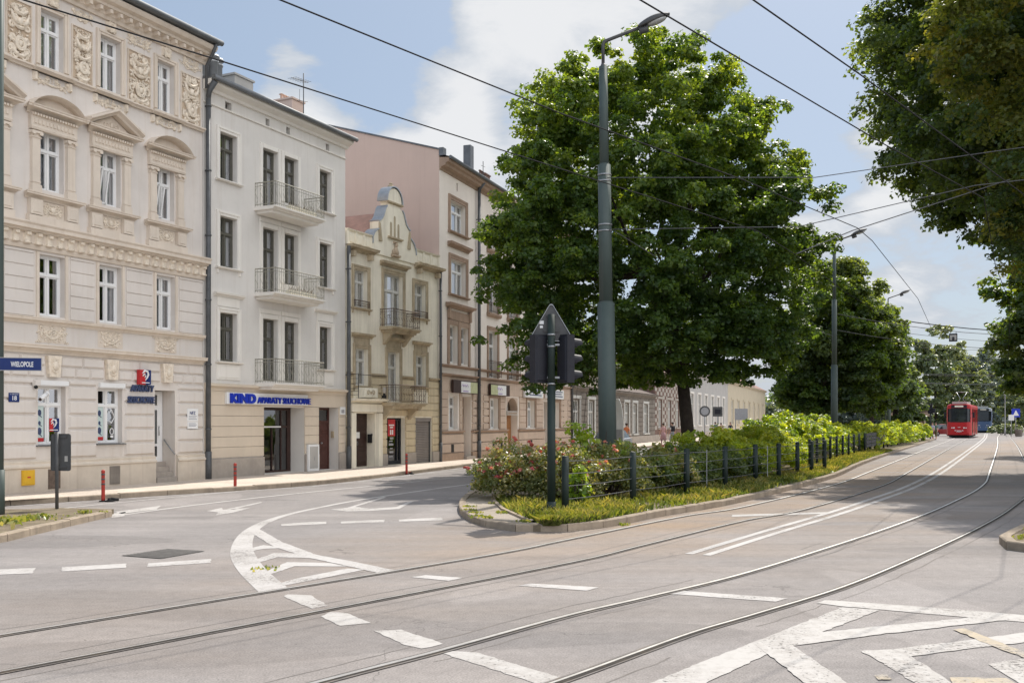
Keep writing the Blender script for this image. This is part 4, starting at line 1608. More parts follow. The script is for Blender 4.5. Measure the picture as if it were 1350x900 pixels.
mb.build('red_half', M['red'], s)
mb = MB()
mb.box(0.13, 0.32, -0.003, 0, 0, 0.36)
mb.build('navy_half', M['sign_blue'], s)
mb = MB()
ear(mb, 0.15, 0.2, 0.75, -0.005)
mb.box(0.0, 0.28, -0.008, -0.004, 0.03, 0.05)
mb.build('emblem', M['white'], s)
s = thing('window_sticker', 'white zigzag and lamp outline stickers in the right ground window', 'sticker', F2(-3.84, 1.5, -0.172), RZ2)
mb = MB()
mb.tube([(0.05, 0, 0.75), (0.12, 0, 0.85), (0.24, 0, 0.62), (0.12, 0, 0.44), (0.05, 0, 0.5)], 0.014, 5)
mb.tube([(0.14 + 0.07 * math.cos(a), 0, 0.2 + 0.09 * math.sin(a)) for a in [2 * math.pi * k / 12 for k in range(13)]], 0.012, 5)
mb.box(0.09, 0.19, -0.004, 0.004, 0.02, 0.09)
mb.build('outline', M['white'], s)

# ================================================================== building 2: pale grey tenement with three balconies
b2 = thing('apartment_building', 'pale grey tenement with three iron balconies above a blue lettered shop', 'building', tuple(O2), RZ2)
B0, B1_ = -0.12, 7.84
wl, wr, p1, p2 = (0.66, 1.5), (6.13, 6.88), (2.83, 3.66), (4.02, 4.82)
rows = [(10.05, 11.62, 9.5, 9.93), (7.14, 8.83, 6.55, 6.98), (4.0, 5.62, 3.42, 3.42)]
holes = [(2.87, 5.2, 0.13, 2.5, 0.75), (6.07, 7.36, 0.13, 2.53, 0.55)]
for v0, v1, d1, d2 in rows:
    holes += [(wl[0], wl[1], v0, v1), (wr[0], wr[1], v0, v1), (p1[0], p1[1], d1, v1), (p2[0], p2[1], d2, v1)]
vents = [(0.93, 1.23), (3.0, 3.22), (4.15, 4.37), (6.55, 6.78)]
for a, b in vents:
    holes.append((a, b, 12.45, 12.7))
wall(b2, B0, B1_, 0, 12.8, holes, M['pale'], body=10)
for a, b in vents:
    mb = MB()
    mb.poly([(a, 0.2, 12.45), (b, 0.2, 12.45), (b, 0.2, 12.7), (a, 0.2, 12.7)])
    mb.build('attic_vent', M['inside'], b2)
for ri, (v0, v1, d1, d2) in enumerate(rows):
    for ci, (a, b) in enumerate((wl, wr)):
        w = window(b2, a, b, v0, v1, 'dark', [[3, 0], [2, 0], [0, 0]][ri][ci])
        surround(w, a, b, v0, v1, 0.15, 0.04, M['pale_trim'])
        sill(w, a - 0.22, b + 0.22, v0, M['pale_trim'], 0.13, 0.07, ri == 1)
        if ri == 2:
            mb = MB()
            mb.pillow(a - 0.16, b + 0.16, v0 - 0.62, v0 - 0.1, 0, 0.03, 0.01)
            mb.pillow(a - 0.06, b + 0.06, v0 - 0.55, v0 - 0.16, 0.03, 0.045, 0.012)
            mb.pillow(a - 0.12, b + 0.12, v1 + 0.2, v1 + 0.52, 0, 0.03, 0.012)
            mb.mould(a - 0.3, b + 0.3, cornice_prof(v1 + 0.52, v1 + 0.66, 0.17, 0.0))
            sub(w, mb, 'panel', M['pale_trim'])
    for ci, ((a, b), d) in enumerate(((p1, d1), (p2, d2))):
        w = window(b2, a, b, d, v1, 'dark', [[3, 1], [3, 3], [0, 0]][ri][ci])
        mb = MB()
        e0, e1 = (a - 0.15, b + 0.17) if ci == 0 else (a - 0.175, b + 0.15)
        mb.pillow(e0, a, d, v1 + 0.16, 0, 0.04, 0.01)
        mb.pillow(b, e1, d, v1 + 0.16, 0, 0.04, 0.01)
        mb.pillow(a + 0.001, b - 0.001, v1, v1 + 0.16, 0, 0.038, 0.01)
        if ri > 0:
            mb.pillow(e0, e1, v1 + 0.18, v1 + 0.34, 0, 0.03, 0.01)
        sub(w, mb, 'surround', M['pale_trim'])
for v, s_ in ((9.45, 3), (6.47, 4), (3.33, 5)):
    balcony(b2, 2.38, 5.27, v, 0.95, M['pale_trim'], M['pale_iron'], 0.82, 0.13, 0.1, s_, True, (), 0.06)
# planter on the upper balconies
for v in (9.45, 6.47):
    pl = thing('balcony_planter', 'long wooden planter of dry plants on the %s balcony of the pale tenement' % ('top' if v > 9 else 'middle'), 'planter', F2(3.35, v, 0.62), RZ2)
    mb = MB()
    mb.box(0, 1.5, -0.2, 0.0, 0, 0.17)
    mb.build('box', M['ochre'], pl)
    mb = MB()
    for k in range(60):
        x = rnd.uniform(0.05, 1.45)
        mb.tube([(x, rnd.uniform(-0.18, -0.02), 0.15), (x + rnd.uniform(-.06, .06), rnd.uniform(-0.2, 0), 0.15 + rnd.uniform(0.05, 0.2))], 0.006, 3)
    mb.build('plants', M['soil'], pl)
mb = MB()
mb.mould(B0, B1_, [(0, 12.38), (0.05, 12.38), (0.06, 12.42), (0.02, 12.44), (0, 12.44)])
mb.build('string_course', M['pale_trim'], b2)
mb = MB()
mb.mould(B0, B1_ + 0.08, [(0, 12.78), (0.08, 12.8), (0.12, 12.88), (0.3, 12.96), (0.36, 13.02), (0.36, 13.1), (0, 13.12)])
mb.build('cornice', M['pale_trim'], b2)
rf = MB()
rf.add([(B0, -0.42, 13.12), (B1_ + 0.1, -0.42, 13.12), (B1_ + 0.1, 4.6, 14.35), (B0, 4.6, 14.35), (B0, 10, 13.0), (B1_ + 0.1, 10, 13.0)], [(0, 1, 2, 3), (3, 2, 5, 4), (0, 3, 4), (1, 5, 2), (0, 4, 5, 1)])
roof2 = rf.build('roof', M['zinc'], b2)
mb = MB()
mb.tube([(B0 - 0.02, -0.47, 13.13), (B1_ + 0.12, -0.47, 13.13)], 0.085, 10)
mb.build('gutter', M['zinc'], roof2)
mb = MB()
for k in range(26):
    u = B0 + 0.3 + k * 0.3
    mb.prism([(u - 0.05, 13.3), (u + 0.05, 13.3), (u, 13.42)], 0.28, 0.31)
    mb.prism([(u + 0.1, 13.42), (u + 0.2, 13.42), (u + 0.15, 13.54)], 0.78, 0.81)
mb.build('snow_guards', M['zinc_light'], roof2)


def chimney(parent, u0, u1, y0, y1, z0, z1, m, cap=True, pots=0, pm=None):
    mb = MB()
    mb.box(u0, u1, y0, y1, z0, z1)
    if cap:
        mb.box(u0 - 0.05, u1 + 0.05, y0 - 0.05, y1 + 0.05, z1, z1 + 0.07)
    for k in range(pots):
        x = u0 + (u1 - u0) * (k + 0.5) / pots
        y = (y0 + y1) / 2
        mb.lathe([(0.05, 0), (0.05, 0.2), (0.11, 0.2), (0.0, 0.27)], 8, (x, y, z1 + 0.07))
    return mb.build('chimney', m, parent)


chimney(roof2, 3.0, 4.0, 1.4, 2.0, 13.3, 14.45, M['silver_wall'])
c_ = chimney(roof2, 1.9, 2.4, 1.3, 1.8, 13.3, 14.05, M['zinc'], False)
for x, y, z, r in ((0.75, 0.9, 14.0, 0.17), (1.2, 0.8, 14.05, 0.19), (1.65, 1.0, 14.1, 0.18)):
    mb = MB()
    mb.lathe([(r, -0.4), (r, 0.12), (r * 1.15, 0.13), (r * 1.15, 0.2), (r * 0.6, 0.22), (r * 0.6, 0.3), (r * 1.3, 0.3), (r * 1.2, 0.38), (0.01, 0.42)], 12, (x, y, z))
    mb.build('vent_cowl', M['galv'], roof2)
chimney(roof2, 9.15 - 2.1, 9.95 - 2.15, 2.0, 3.2, 13.2, 14.85, M['pink_wall'], True, 4)
an = thing('aerial', 'tall thin rooftop aerial on the pale tenement', 'antenna', F2(7.0, 13.75, -1.4), RZ2)
mb = MB()
mb.tube([(0, 0, -0.2), (0, 0, 2.0)], 0.02, 6)
mb.build('mast', M['dark_galv'], an)
mb = MB()
mb.tube([(-0.75, 0, 1.6), (0.3, 0, 1.72)], 0.012, 5)
for k in range(7):
    x = -0.7 + k * 0.15
    mb.tube([(x, -0.22, 1.6 + 0.11 * (x + 0.75)), (x, 0.22, 1.6 + 0.11 * (x + 0.75))], 0.007, 4)
mb.tube([(-0.4, 0, 0.8), (0.25, 0, 0.95)], 0.012, 5)
mb.tube([(-0.25, 0, 0.85), (-0.25, 0, 1.3)], 0.009, 4)
mb.build('elements', M['dark_galv'], an)
# ground floor band
mb = MB()
gp_ = [(2.87, 5.2), (6.07, 7.36)]
mb.mould(B0 + 0.05, B1_, [(0, 3.0), (0.05, 3.0), (0.07, 3.1), (0.18, 3.16), (0.18, 3.22), (0, 3.26)])
mb.build('string_course', M['beige'], b2)
mb = MB()
mb.pillow(B0 + 0.06, B1_ - 0.02, 2.54, 3.0, 0, 0.035, 0.004)
for v0, v1 in steps_row(0.78, 2.53, 0.35):
    for s, e in minus(B0 + 0.06, B1_ - 0.02, gp_):
        mb.pillow(s, e, v0 + 0.004, v1 - 0.006, 0, 0.035, 0.006)
mb.build('jointed_courses', M['beige'], b2)
mb = MB()
for s, e in minus(B0 + 0.06, B1_ + 0.02, gp_):
    mb.pillow(s, e, 0.0, 0.76, 0, 0.075, 0.012)
mb.build('plinth', M['grey_plinth'], b2)
# shop front in its recess
mb = MB()
Y = 0.62
for a, b, c, d in ((2.88, 2.96, 0.13, 2.49), (5.0, 5.19, 0.13, 2.49), (2.96, 5.0, 2.4, 2.49), (2.96, 5.0, 1.76, 1.83), (2.96, 5.0, 0.13, 0.2), (4.1, 4.14, 0.2, 1.76), (4.62, 4.66, 0.2, 2.4)):
    mb.box(a, b, Y, Y + 0.07, c, d)
sf = mb.build('shop_front', M['door_dark'], b2)
mb = MB()
mb.poly([(2.96, Y + 0.04, 0.2), (5.0, Y + 0.04, 0.2), (5.0, Y + 0.04, 2.44), (2.96, Y + 0.04, 2.44)])
mb.build('pane', M['glass_dark'], sf)
mb = MB()
mb.poly([(2.6, 2.4, 0.1), (5.2, 2.4, 0.1), (5.2, 2.4, 2.6), (2.6, 2.4, 2.6)])
mb.poly([(2.6, Y + 0.05, 0.12), (5.2, Y + 0.05, 0.12), (5.2, 2.4, 0.12), (2.6, 2.4, 0.12)])
mb.poly([(2.6, Y + 0.05, 2.6), (5.2, Y + 0.05, 2.6), (5.2, 2.4, 2.6), (2.6, 2.4, 2.6)])
mb.poly([(2.6, Y + 0.05, 0.12), (2.6, 2.4, 0.12), (2.6, 2.4, 2.6), (2.6, Y + 0.05, 2.6)])
mb.poly([(5.2, Y + 0.05, 0.12), (5.2, 2.4, 0.12), (5.2, 2.4, 2.6), (5.2, Y + 0.05, 2.6)])
for x, z, w_ in ((3.2, 0.9, 0.35), (3.75, 1.15, 0.4), (4.3, 0.8, 0.3), (4.75, 1.3, 0.25)):
    mb.box(x, x + w_, 1.5, 1.8, 0.12, z)
mb.build('interior', M['shop_room'], sf)
mb = MB()
mb.box(3.0, 4.6, Y - 0.02, Y, 1.77, 1.82)
mb.build('blind_rail', M['white'], sf)
# panelled house door with dark transom
mb = MB()
mb.box(6.08, 7.35, 0.42, 0.5, 2.44, 2.53)
mb.box(6.08, 6.16, 0.42, 0.5, 0.13, 2.44)
mb.box(7.27, 7.35, 0.42, 0.5, 0.13, 2.44)
mb.box(6.16, 7.27, 0.42, 0.5, 1.93, 2.02)
mb.box(6.16, 7.27, 0.44, 0.5, 0.13, 1.93)
for a, b in ((6.2, 6.68), (6.75, 7.23)):
    for c, d in ((0.25, 0.85), (0.95, 1.5), (1.58, 1.86)):
        mb.pillow(a, b, c, d, -0.44, -0.415, 0.05)
dd = mb.build('door', M['door_wood'], b2)
mb = MB()
mb.box(6.16, 7.27, 0.46, 0.49, 2.02, 2.44)
mb.build('pane', M['glass_dark'], dd)
mb = MB()
mb.blob((6.8, 0.38, 1.15), 0.04, 8, 6)
mb.build('handle', M['galv'], dd)
downpipe(b2, -0.02, 0.12, 12.6, M['pipe'], 0.08, 0.14)
mb = MB()
mb.tube([(-0.2, -0.64, 14.12), (-0.2, -0.5, 13.85), (-0.16, -0.2, 13.5), (-0.1, -0.14, 12.8)], 0.055, 8)
mb.build('downpipe', M['pipe'], b1)
downpipe(b2, 7.86, 0.12, 8.95, M['pipe'], 0.075, 0.16, False)

s = thing('shop_sign', 'long white fascia sign with raised blue letters over the shop door', 'sign', F2(0.86, 2.58, 0.04), RZ2)
mb = MB()
mb.box(0, 4.38, -0.1, 0, 0, 0.39)
mb.build('panel', M['white'], s)
text_mesh('KIND', 0.42, M['kind_blue'], 0.03, s, (0.12, -0.14, 0.05), FACE, 0.022, fit=1.28)
text_mesh('APARATY SŁUCHOWE', 0.3, M['kind_blue'], 0.03, s, (1.5, -0.14, 0.05), FACE, 0.005, fit=2.98)
s = thing('meter_cabinet', 'pale grey utility cabinet set into the pier between shop and house door', 'cabinet', F2(5.28, 0.13, 0.05), RZ2)
mb = MB()
mb.box(0, 0.66, -0.09, 0, 0, 1.0)
mb.build('body', M['white'], s)
mb = MB()
mb.pillow(0.08, 0.58, 0.1, 0.92, 0.09, 0.103, 0.01)
q = mb.build('door', M['silver_wall'], s)
mb = MB()
mb.box(0.33, 0.37, -0.107, -0.1, 0.4, 0.55)
mb.build('handle', M['galv'], q)
s = thing('house_number_plate', 'white and grey house number plate beside the dark red house door', 'number plate', F2(7.42, 2.26, 0.04), RZ2)
mb = MB()
mb.box(0, 0.34, -0.02, 0, 0, 0.3)
mb.build('plate', M['white'], s)
mb = MB()
mb.box(0.07, 0.27, -0.023, -0.02, 0.06, 0.2)
mb.build('grey_field', M['curtain_grey'], s)
s = thing('entry_phone', 'small dark entry phone in the reveal of the dark red house door', 'intercom', F2(7.34, 1.35, -0.25), RZ2)
mb = MB()
mb.box(-0.03, 0.015, -0.06, 0.06, 0, 0.26)
mb.box(-0.034, -0.03, -0.04, 0.04, 0.16, 0.22)
mb.build('panel', M['ochre_trim'], s)

# ================================================================== building 3: small ochre house with a curved gable
b3 = thing('town_house', 'narrow weathered ochre house with curved gable between pale and pink tenements', 'house', tuple(O2), RZ2)
C0, C1 = 7.9, 15.34
tw = [(8.45, 9.39, 6.6, 8.15), (10.64, 12.14, 6.02, 8.3), (13.12, 14.1, 6.63, 8.17)]
lw = [(8.53, 9.44, 3.45, 4.97), (10.93, 11.87, 2.85, 4.97), (13.23, 14.13, 3.55, 4.97)]
gr = [(8.42, 9.98, 0.13, 2.32, 0.5), (10.84, 12.34, 0.13, 2.14, 0.3), (13.17, 14.66, 0.13, 2.15, 0.16)]
wall(b3, C0, C1, 0, 9.0, [h[:4] for h in tw + lw] + gr, M['ochre'], body=9)
for i, (a, b, c, d) in enumerate(tw):
    w = window(b3, a, b, c, d, 'old', [3, 2, 1][i])
    surround(w, a, b, c, d, 0.15, 0.04, M['ochre_trim'], ins=0.01)
    if i != 1:
        sill(w, a - 0.22, b + 0.22, c, M['ochre_trim'], 0.14, 0.08, True)
        mb = MB()
        railing(mb, a - 0.05, b + 0.05, 0.1, c + 0.02, 0.26, 0.09, False, 3, 0.006)
        sub(w, mb, 'railing', M['rust_iron'])
    mb = MB()
    if i == 1:
        mb.mould(a - 0.3, b + 0.3, cornice_prof(8.55, 8.76, 0.24, 0.0), 0.3)
    sub(w, mb, 'hood', M['ochre_trim']) if i == 1 else None
for i, (a, b, c, d) in enumerate(lw):
    w = window(b3, a, b, c, d, 'old', [0, 3, 0][i])
    surround(w, a, b, c, d, 0.15, 0.04, M['ochre_trim'], ins=0.01)
    mb = MB()
    mb.pillow(a - 0.12, b + 0.12, d + 0.17, d + 0.42, 0, 0.03, 0.01)
    mb.mould(a - 0.27, b + 0.27, cornice_prof(d + 0.42, d + 0.6, 0.2, 0.0), 0.3)
    sub(w, mb, 'hood', M['ochre_trim'])
    if i != 1:
        sill(w, a - 0.2, b + 0.2, c, M['ochre_trim'], 0.14, 0.08, True)
balcony(b3, 10.3, 12.55, 5.98, 0.72, M['ochre_trim'], M['rust_iron'], 0.72, 0.14, 0.1, 7, True, (10.55, 12.1), 0.06)
balcony(b3, 10.25, 12.85, 2.8, 0.85, M['ochre_trim'], M['rust_iron'], 0.72, 0.16, 0.1, 8, True, (10.42, 12.5), 0.06)
# low string course and rusticated lower storey
mb = MB()
for s, e in minus(C0, C1, [(a - 0.18, b + 0.18) for a, b, c, d in lw]):
    mb.mould(s, e, cornice_prof(3.83, 3.98, 0.13, 0.0))
mb.build('string_course', M['ochre_trim'], b3)
mb = MB()
gl = [(a - 0.19, b + 0.19) for a, b, c, d in lw]
for v0, v1 in ((2.82, 3.15), (3.17, 3.49), (3.51, 3.82)):
    for s, e in minus(C0, C1, gl):
        mb.pillow(s, e, v0, v1, 0, 0.05, 0.02)
for v0, v1 in steps_row(0.6, 2.2, 0.32):
    for s, e in minus(C0, C1, [(8.05, 10.35), (10.84, 12.34), (13.17, 14.66)]):
        mb.pillow(s, e, v0 + 0.006, v1 - 0.008, 0, 0.05, 0.02)
for s, e in minus(C0, C1, [(8.05, 10.35)]):
    mb.pillow(s, e, 2.23, 2.48, 0, 0.05, 0.01)
    mb.pillow(s, e, 2.5, 2.8, 0, 0.05, 0.01)
mb.build('rusticated_facing', M['ochre_low'], b3)
mb = MB()
for s, e in minus(C0, C1, [(8.05, 10.35), (10.84, 12.34), (13.17, 14.66)]):
    mb.pillow(s, e, 0.0, 0.62, 0, 0.09, 0.015)
mb.build('plinth', M['grey_plinth'], b3)
# portal with small balustraded ledge
mb = MB()
mb.pillow(8.05, 8.4, 0.0, 2.35, 0, 0.16, 0.02)
mb.pillow(10.0, 10.34, 0.0, 2.35, 0, 0.16, 0.02)
mb.pillow(8.05, 10.34, 2.36, 2.72, 0, 0.18, 0.02)
mb.mould(7.98, 10.4, cornice_prof(2.72, 2.92, 0.5, 0.0), 0.1)
mb.pillow(8.6, 9.75, 2.94, 3.38, 0.0, 0.3, 0.02)
mb.pillow(8.75, 9.6, 3.0, 3.32, 0.3, 0.33, 0.02)
mb.build('portal', M['ochre'], b3)
mb = MB()
scroll(mb, 8.98, 3.16, 0.11, 1.4, 0, 0.33, 0.018, 1)
scroll(mb, 9.36, 3.16, 0.11, 1.4, 3.1, 0.33, 0.018, -1)
mb.blob((9.17, -0.34, 3.16), 0.06, 8, 5)
mb.build('relief', M['ochre_trim'], b3)
mb = MB()
mb.tube([(8.1, -0.45, 2.92), (8.1, -0.45, 3.88), (8.1, 0, 3.88)], 0.018, 5)
mb.tube([(8.1, -0.45, 3.86), (10.2, -0.45, 3.86)], 0.014, 5)
mb.tube([(8.1, -0.45, 3.3), (8.1, 0, 3.3)], 0.012, 5)
for z in (3.05, 3.2, 3.5, 3.7):
    mb.tube([(8.1, -0.45, z), (8.1, 0, z)], 0.008, 4)
mb.build('railing', M['black_iron'], b3)
lp = thing('wall_lantern', 'small dark lantern with pale globe on the portal ledge of the ochre house', 'lantern', F2(10.02, 2.95, 0.42), RZ2)
mb = MB()
mb.lathe([(0.09, 0), (0.1, 0.1), (0.05, 0.14), (0.05, 0.22)], 10)
mb.build('base', M['rubber'], lp)
mb = MB()
mb.lathe([(0.05, 0.2), (0.075, 0.26), (0.075, 0.4), (0.04, 0.45), (0.005, 0.46)], 10)
mb.build('globe', M['limestone'], lp)
# house door, shop door, roller shutter
mb = MB()
mb.box(8.44, 9.96, 0.4, 0.48, 0.13, 2.31)
for a, b in ((8.55, 9.15), (9.25, 9.86)):
    for c, d in ((0.25, 0.8), (0.92, 1.55), (1.65, 2.2)):
        mb.pillow(a, b, c, d, -0.4, -0.375, 0.05)
d = mb.build('door', M['door_dark'], b3)
mb = MB()
mb.box(9.12, 9.38, 0.362, 0.38, 1.3, 1.55)
mb.build('notice', M['white'], d)
mb = MB()
mb.tube([(9.2, 0.36, 1.0), (9.2, 0.33, 1.08), (9.2, 0.36, 1.18)], 0.014, 6)
mb.build('handle', M['galv'], d)
mb = MB()
for a, b, c, e in ((10.86, 10.96, 0.14, 2.13), (12.22, 12.33, 0.14, 2.13), (10.96, 12.22, 2.02, 2.13), (10.96, 12.22, 0.14, 0.3), (11.2, 11.26, 0.3, 2.02), (11.98, 12.04, 0.3, 2.02)):
    mb.box(a, b, 0.2, 0.27, c, e)
sf = mb.build('shop_door', M['signal_black'], b3)
mb = MB()
mb.poly([(10.96, 0.24, 0.3), (12.22, 0.24, 0.3), (12.22, 0.24, 2.02), (10.96, 0.24, 2.02)])
mb.build('pane', M['glass_dark'], sf)
mb = MB()
mb.poly([(10.84, 1.3, 0.13), (12.34, 1.3, 0.13), (12.34, 1.3, 2.14), (10.84, 1.3, 2.14)])
for x in (10.84, 12.34):
    mb.poly([(x, 0.3, 0.13), (x, 1.3, 0.13), (x, 1.3, 2.14), (x, 0.3, 2.14)])
mb.poly([(10.84, 0.3, 2.14), (12.34, 0.3, 2.14), (12.34, 1.3, 2.14), (10.84, 1.3, 2.14)])
mb.poly([(10.84, 0.3, 0.13), (12.34, 0.3, 0.13), (12.34, 1.3, 0.13), (10.84, 1.3, 0.13)])
mb.build('interior', M['inside'], sf)
mb = MB()
for k, z in enumerate((0.45, 0.62, 0.8, 0.95, 1.12, 1.22)):
    mb.box(11.4 + 0.04 * (k % 3), 11.7 + 0.06 * (k % 2), 0.228, 0.233, z, z + 0.05 + 0.04 * (k % 2))
mb.build('stickers', M['curtain_grey'], sf)
mb = MB()
nb = 26
pr = []
for k in range(nb):
    z = 0.14 + k * (1.98 / nb)
    mb.pillow(13.19, 14.64, z, z + 1.98 / nb, -0.13, -0.1, 0.012)
mb.box(13.19, 14.64, 0.02, 0.15, 2.0, 2.14)
sh = mb.build('roller_shutter', M['shutter'], b3)
mb = MB()
mb.box(13.18, 13.24, 0.06, 0.15, 0.13, 2.02)
mb.box(14.58, 14.65, 0.06, 0.15, 0.13, 2.02)
mb.build('guide_rail', M['dark_galv'], sh)
ps = thing('poster', 'red poster with white words on the dark shop door of the ochre house', 'poster', F2(11.24, 1.36, -0.185), RZ2)
mb = MB()
mb.box(0, 0.58, -0.005, 0, 0, 0.72)
mb.build('sheet', M['red'], ps)
mb = MB()
mb.box(0.08, 0.5, -0.0065, -0.005, 0.44, 0.5)
mb.box(0.16, 0.42, -0.0065, -0.005, 0.34, 0.4)
for x in (0.17, 0.32):
    mb.box(x, x + 0.1, -0.0065, -0.005, 0.06, 0.27)
mb.build('text_line', M['white'], ps)
ip = thing('mailbox', 'small black letter box in the reveal of the dark brown house door', 'mailbox', F2(9.93, 1.1, -0.22), RZ2)
mb = MB()
mb.box(-0.06, 0.03, -0.09, 0.09, 0, 0.36)
mb.pillow(-0.07, 0.03, 0.3, 0.38, 0.08, 0.11, 0.01)
mb.build('body', M['rubber'], ip)
# attic parapets and curved gable
for (s, e, n) in ((C0 + 0.02, 9.75, 3), (13.12, C1 - 0.02, 3)):
    mb = MB()
    mb.mould(s, e + 0.05, cornice_prof(8.82, 9.06, 0.36, 0.0), 0.1)
    mb.prism([(s + 0.2, 8.6), (s + 0.36, 8.6), (s + 0.36, 8.82), (s + 0.2, 8.82)], -0.24, 0)
    mb.prism([(e - 0.36, 8.6), (e - 0.2, 8.6), (e - 0.2, 8.82), (e - 0.36, 8.82)], -0.24, 0)
    mb.build('cornice', M['ochre_trim'], b3)
    mb = MB()
    mb.box(s, e, -0.02, 0.22, 9.06, 9.62)
    for k in range(n + 1):
        u = s + (e - s - 0.14) * k / n
        mb.pillow(u, u + 0.14, 9.06, 9.62, 0.02, 0.06, 0.01)
    for k in range(n):
        u = s + (e - s - 0.14) * k / n + 0.2
        u2 = s + (e - s - 0.14) * (k + 1) / n - 0.06
        if u2 - u > 0.1:
            mb.pillow(u, u2, 9.16, 9.48, 0.02, 0.04, 0.02)
    mb.mould(s, e, [(-0.26, 9.62), (0.07, 9.62), (0.1, 9.68), (-0.28, 9.72)])
    mb.build('parapet', M['ochre'], b3)
gc = 11.42
half = [(1.74, 8.98), (1.74, 9.38), (1.70, 9.62), (1.58, 9.82), (1.40, 9.96), (1.26, 10.02), (1.26, 10.36), (1.16, 10.40), (1.02, 10.48), (0.90, 10.62), (0.80, 10.82), (0.72, 11.0), (0.60, 11.12), (0.44, 11.18), (0.44, 11.32), (0.56, 11.33), (0.55, 11.5), (0.48, 11.7), (0.34, 11.86), (0.16, 11.95), (0.0, 11.97)]
out = [(gc + x, z) for x, z in half] + [(gc - x, z) for x, z in reversed(half[:-1])]
mb = MB()
mb.prism(out, -0.05, 0.38)
gab = mb.build('gable', M['ochre'], b3)
mb = MB()


def cap(mb, pts, y0, y1, th):
    n = len(pts)
    vs = []
    for i, (x, z) in enumerate(pts):
        a = pts[max(i - 1, 0)]
        b = pts[min(i + 1, n - 1)]
        t = Vector((b[0] - a[0], b[1] - a[1]))
        t.normalize()
        nn = Vector((t.y, -t.x))
        if nn.y < 0 and abs(t.x) > 0.2:
            nn = -nn
        vs.append((x, z, x + nn.x * th, z + nn.y * th))
    for i in range(n - 1):
        p, q = vs[i], vs[i + 1]
        mb.add([(p[0], y0, p[1]), (p[2], y0, p[3]), (q[2], y0, q[3]), (q[0], y0, q[1]), (p[0], y1, p[1]), (p[2], y1, p[3]), (q[2], y1, q[3]), (q[0], y1, q[1])],
               [(0, 1, 2, 3), (7, 6, 5, 4), (1, 5, 6, 2), (0, 3, 7, 4), (0, 4, 5, 1), (3, 2, 6, 7)])


arc = [(gc + 0.6 * math.cos(t), 11.36 + 0.66 * math.sin(t)) for t in [math.pi * k / 14 for k in range(15)]]
cap(mb, arc, -0.1, 0.42, 0.05)
for sg in (-1, 1):
    cap(mb, [(gc + sg * x, z) for x, z in half[6:13]], -0.1, 0.42, 0.05)
    cap(mb, [(gc + sg * x, z) for x, z in half[1:6]], -0.1, 0.42, 0.05)
mb.build('coping', M['zinc_light'], gab)
mb = MB()
mb.mould(gc - 0.58, gc + 0.58, [(0.05, 11.26), (0.14, 11.3), (0.14, 11.36), (0.05, 11.38)])
mb.mould(gc - 0.56, gc + 0.56, [(0.05, 9.78), (0.16, 9.8), (0.16, 9.86), (0.05, 9.88)])
mb.blob((gc, 0.15, 12.08), 0.13, 8, 6, (1.2, 1, 0.7))
mb.blob((gc, 0.15, 12.2), 0.08, 8, 6, (1, 1, 0.8))
for sg in (-1, 1):
    mb.prism([(gc + sg * 1.02, 9.55), (gc + sg * 1.26, 9.55), (gc + sg * 1.26, 10.3), (gc + sg * 1.16, 10.3)], -0.1, -0.05)
mb.build('moulding', M['ochre_trim'], gab)
mb = MB()
for u, z1 in ((gc - 0.3, 10.42), (gc, 10.72), (gc + 0.3, 10.42)):
    n = 8
    mb.prism([(u - 0.075, 9.9), (u + 0.075, 9.9)] + [(u + 0.075 * math.cos(math.pi * k / n), z1 + 0.08 * math.sin(math.pi * k / n)) for k in range(n + 1)], -0.056, -0.05)
mb.build('slot', M['ochre_trim'], gab)
mb = MB()
mb.mould(gc - 0.3, gc + 0.3, [(0.05, 9.02), (0.2, 9.06), (0.2, 9.12), (0.05, 9.14)])
mb.blob((gc, -0.12, 9.3), 0.13, 8, 6, (0.9, 0.7, 1.4))
mb.blob((gc, -0.14, 9.54), 0.09, 8, 6, (0.9, 0.9, 1.1))
mb.blob((gc - 0.16, -0.1, 9.24), 0.08, 8, 5, (1, 0.6, 1.6))
mb.blob((gc + 0.16, -0.1, 9.24), 0.08, 8, 5, (1, 0.6, 1.6))
mb.pillow(gc - 0.12, gc + 0.12, 9.62, 9.7, 0.05, 0.18, 0.02)
mb.build('sculpture', M['cream_back'], gab)
rf = MB()
rf.add([(C0, 0.1, 9.3), (C1, 0.1, 9.3), (C1, 4.2, 11.6), (C0, 4.2, 11.6), (C1, 9, 9.0), (C0, 9, 9.0)], [(0, 1, 2, 3), (3, 2, 4, 5), (0, 3, 5), (1, 4, 2)])
rf.add([(gc - 1.3, 0.38, 9.9), (gc, 0.38, 11.0), (gc, 3.2, 11.0), (gc - 1.3, 1.2, 9.9), (gc + 1.3, 0.38, 9.9), (gc + 1.3, 1.2, 9.9)], [(0, 1, 2, 3), (1, 4, 5, 2)])
rf.build('roof', M['tile'], b3)
downpipe(b3, 15.3, 0.12, 8.9, M['pipe'], 0.06, 0.12, False)

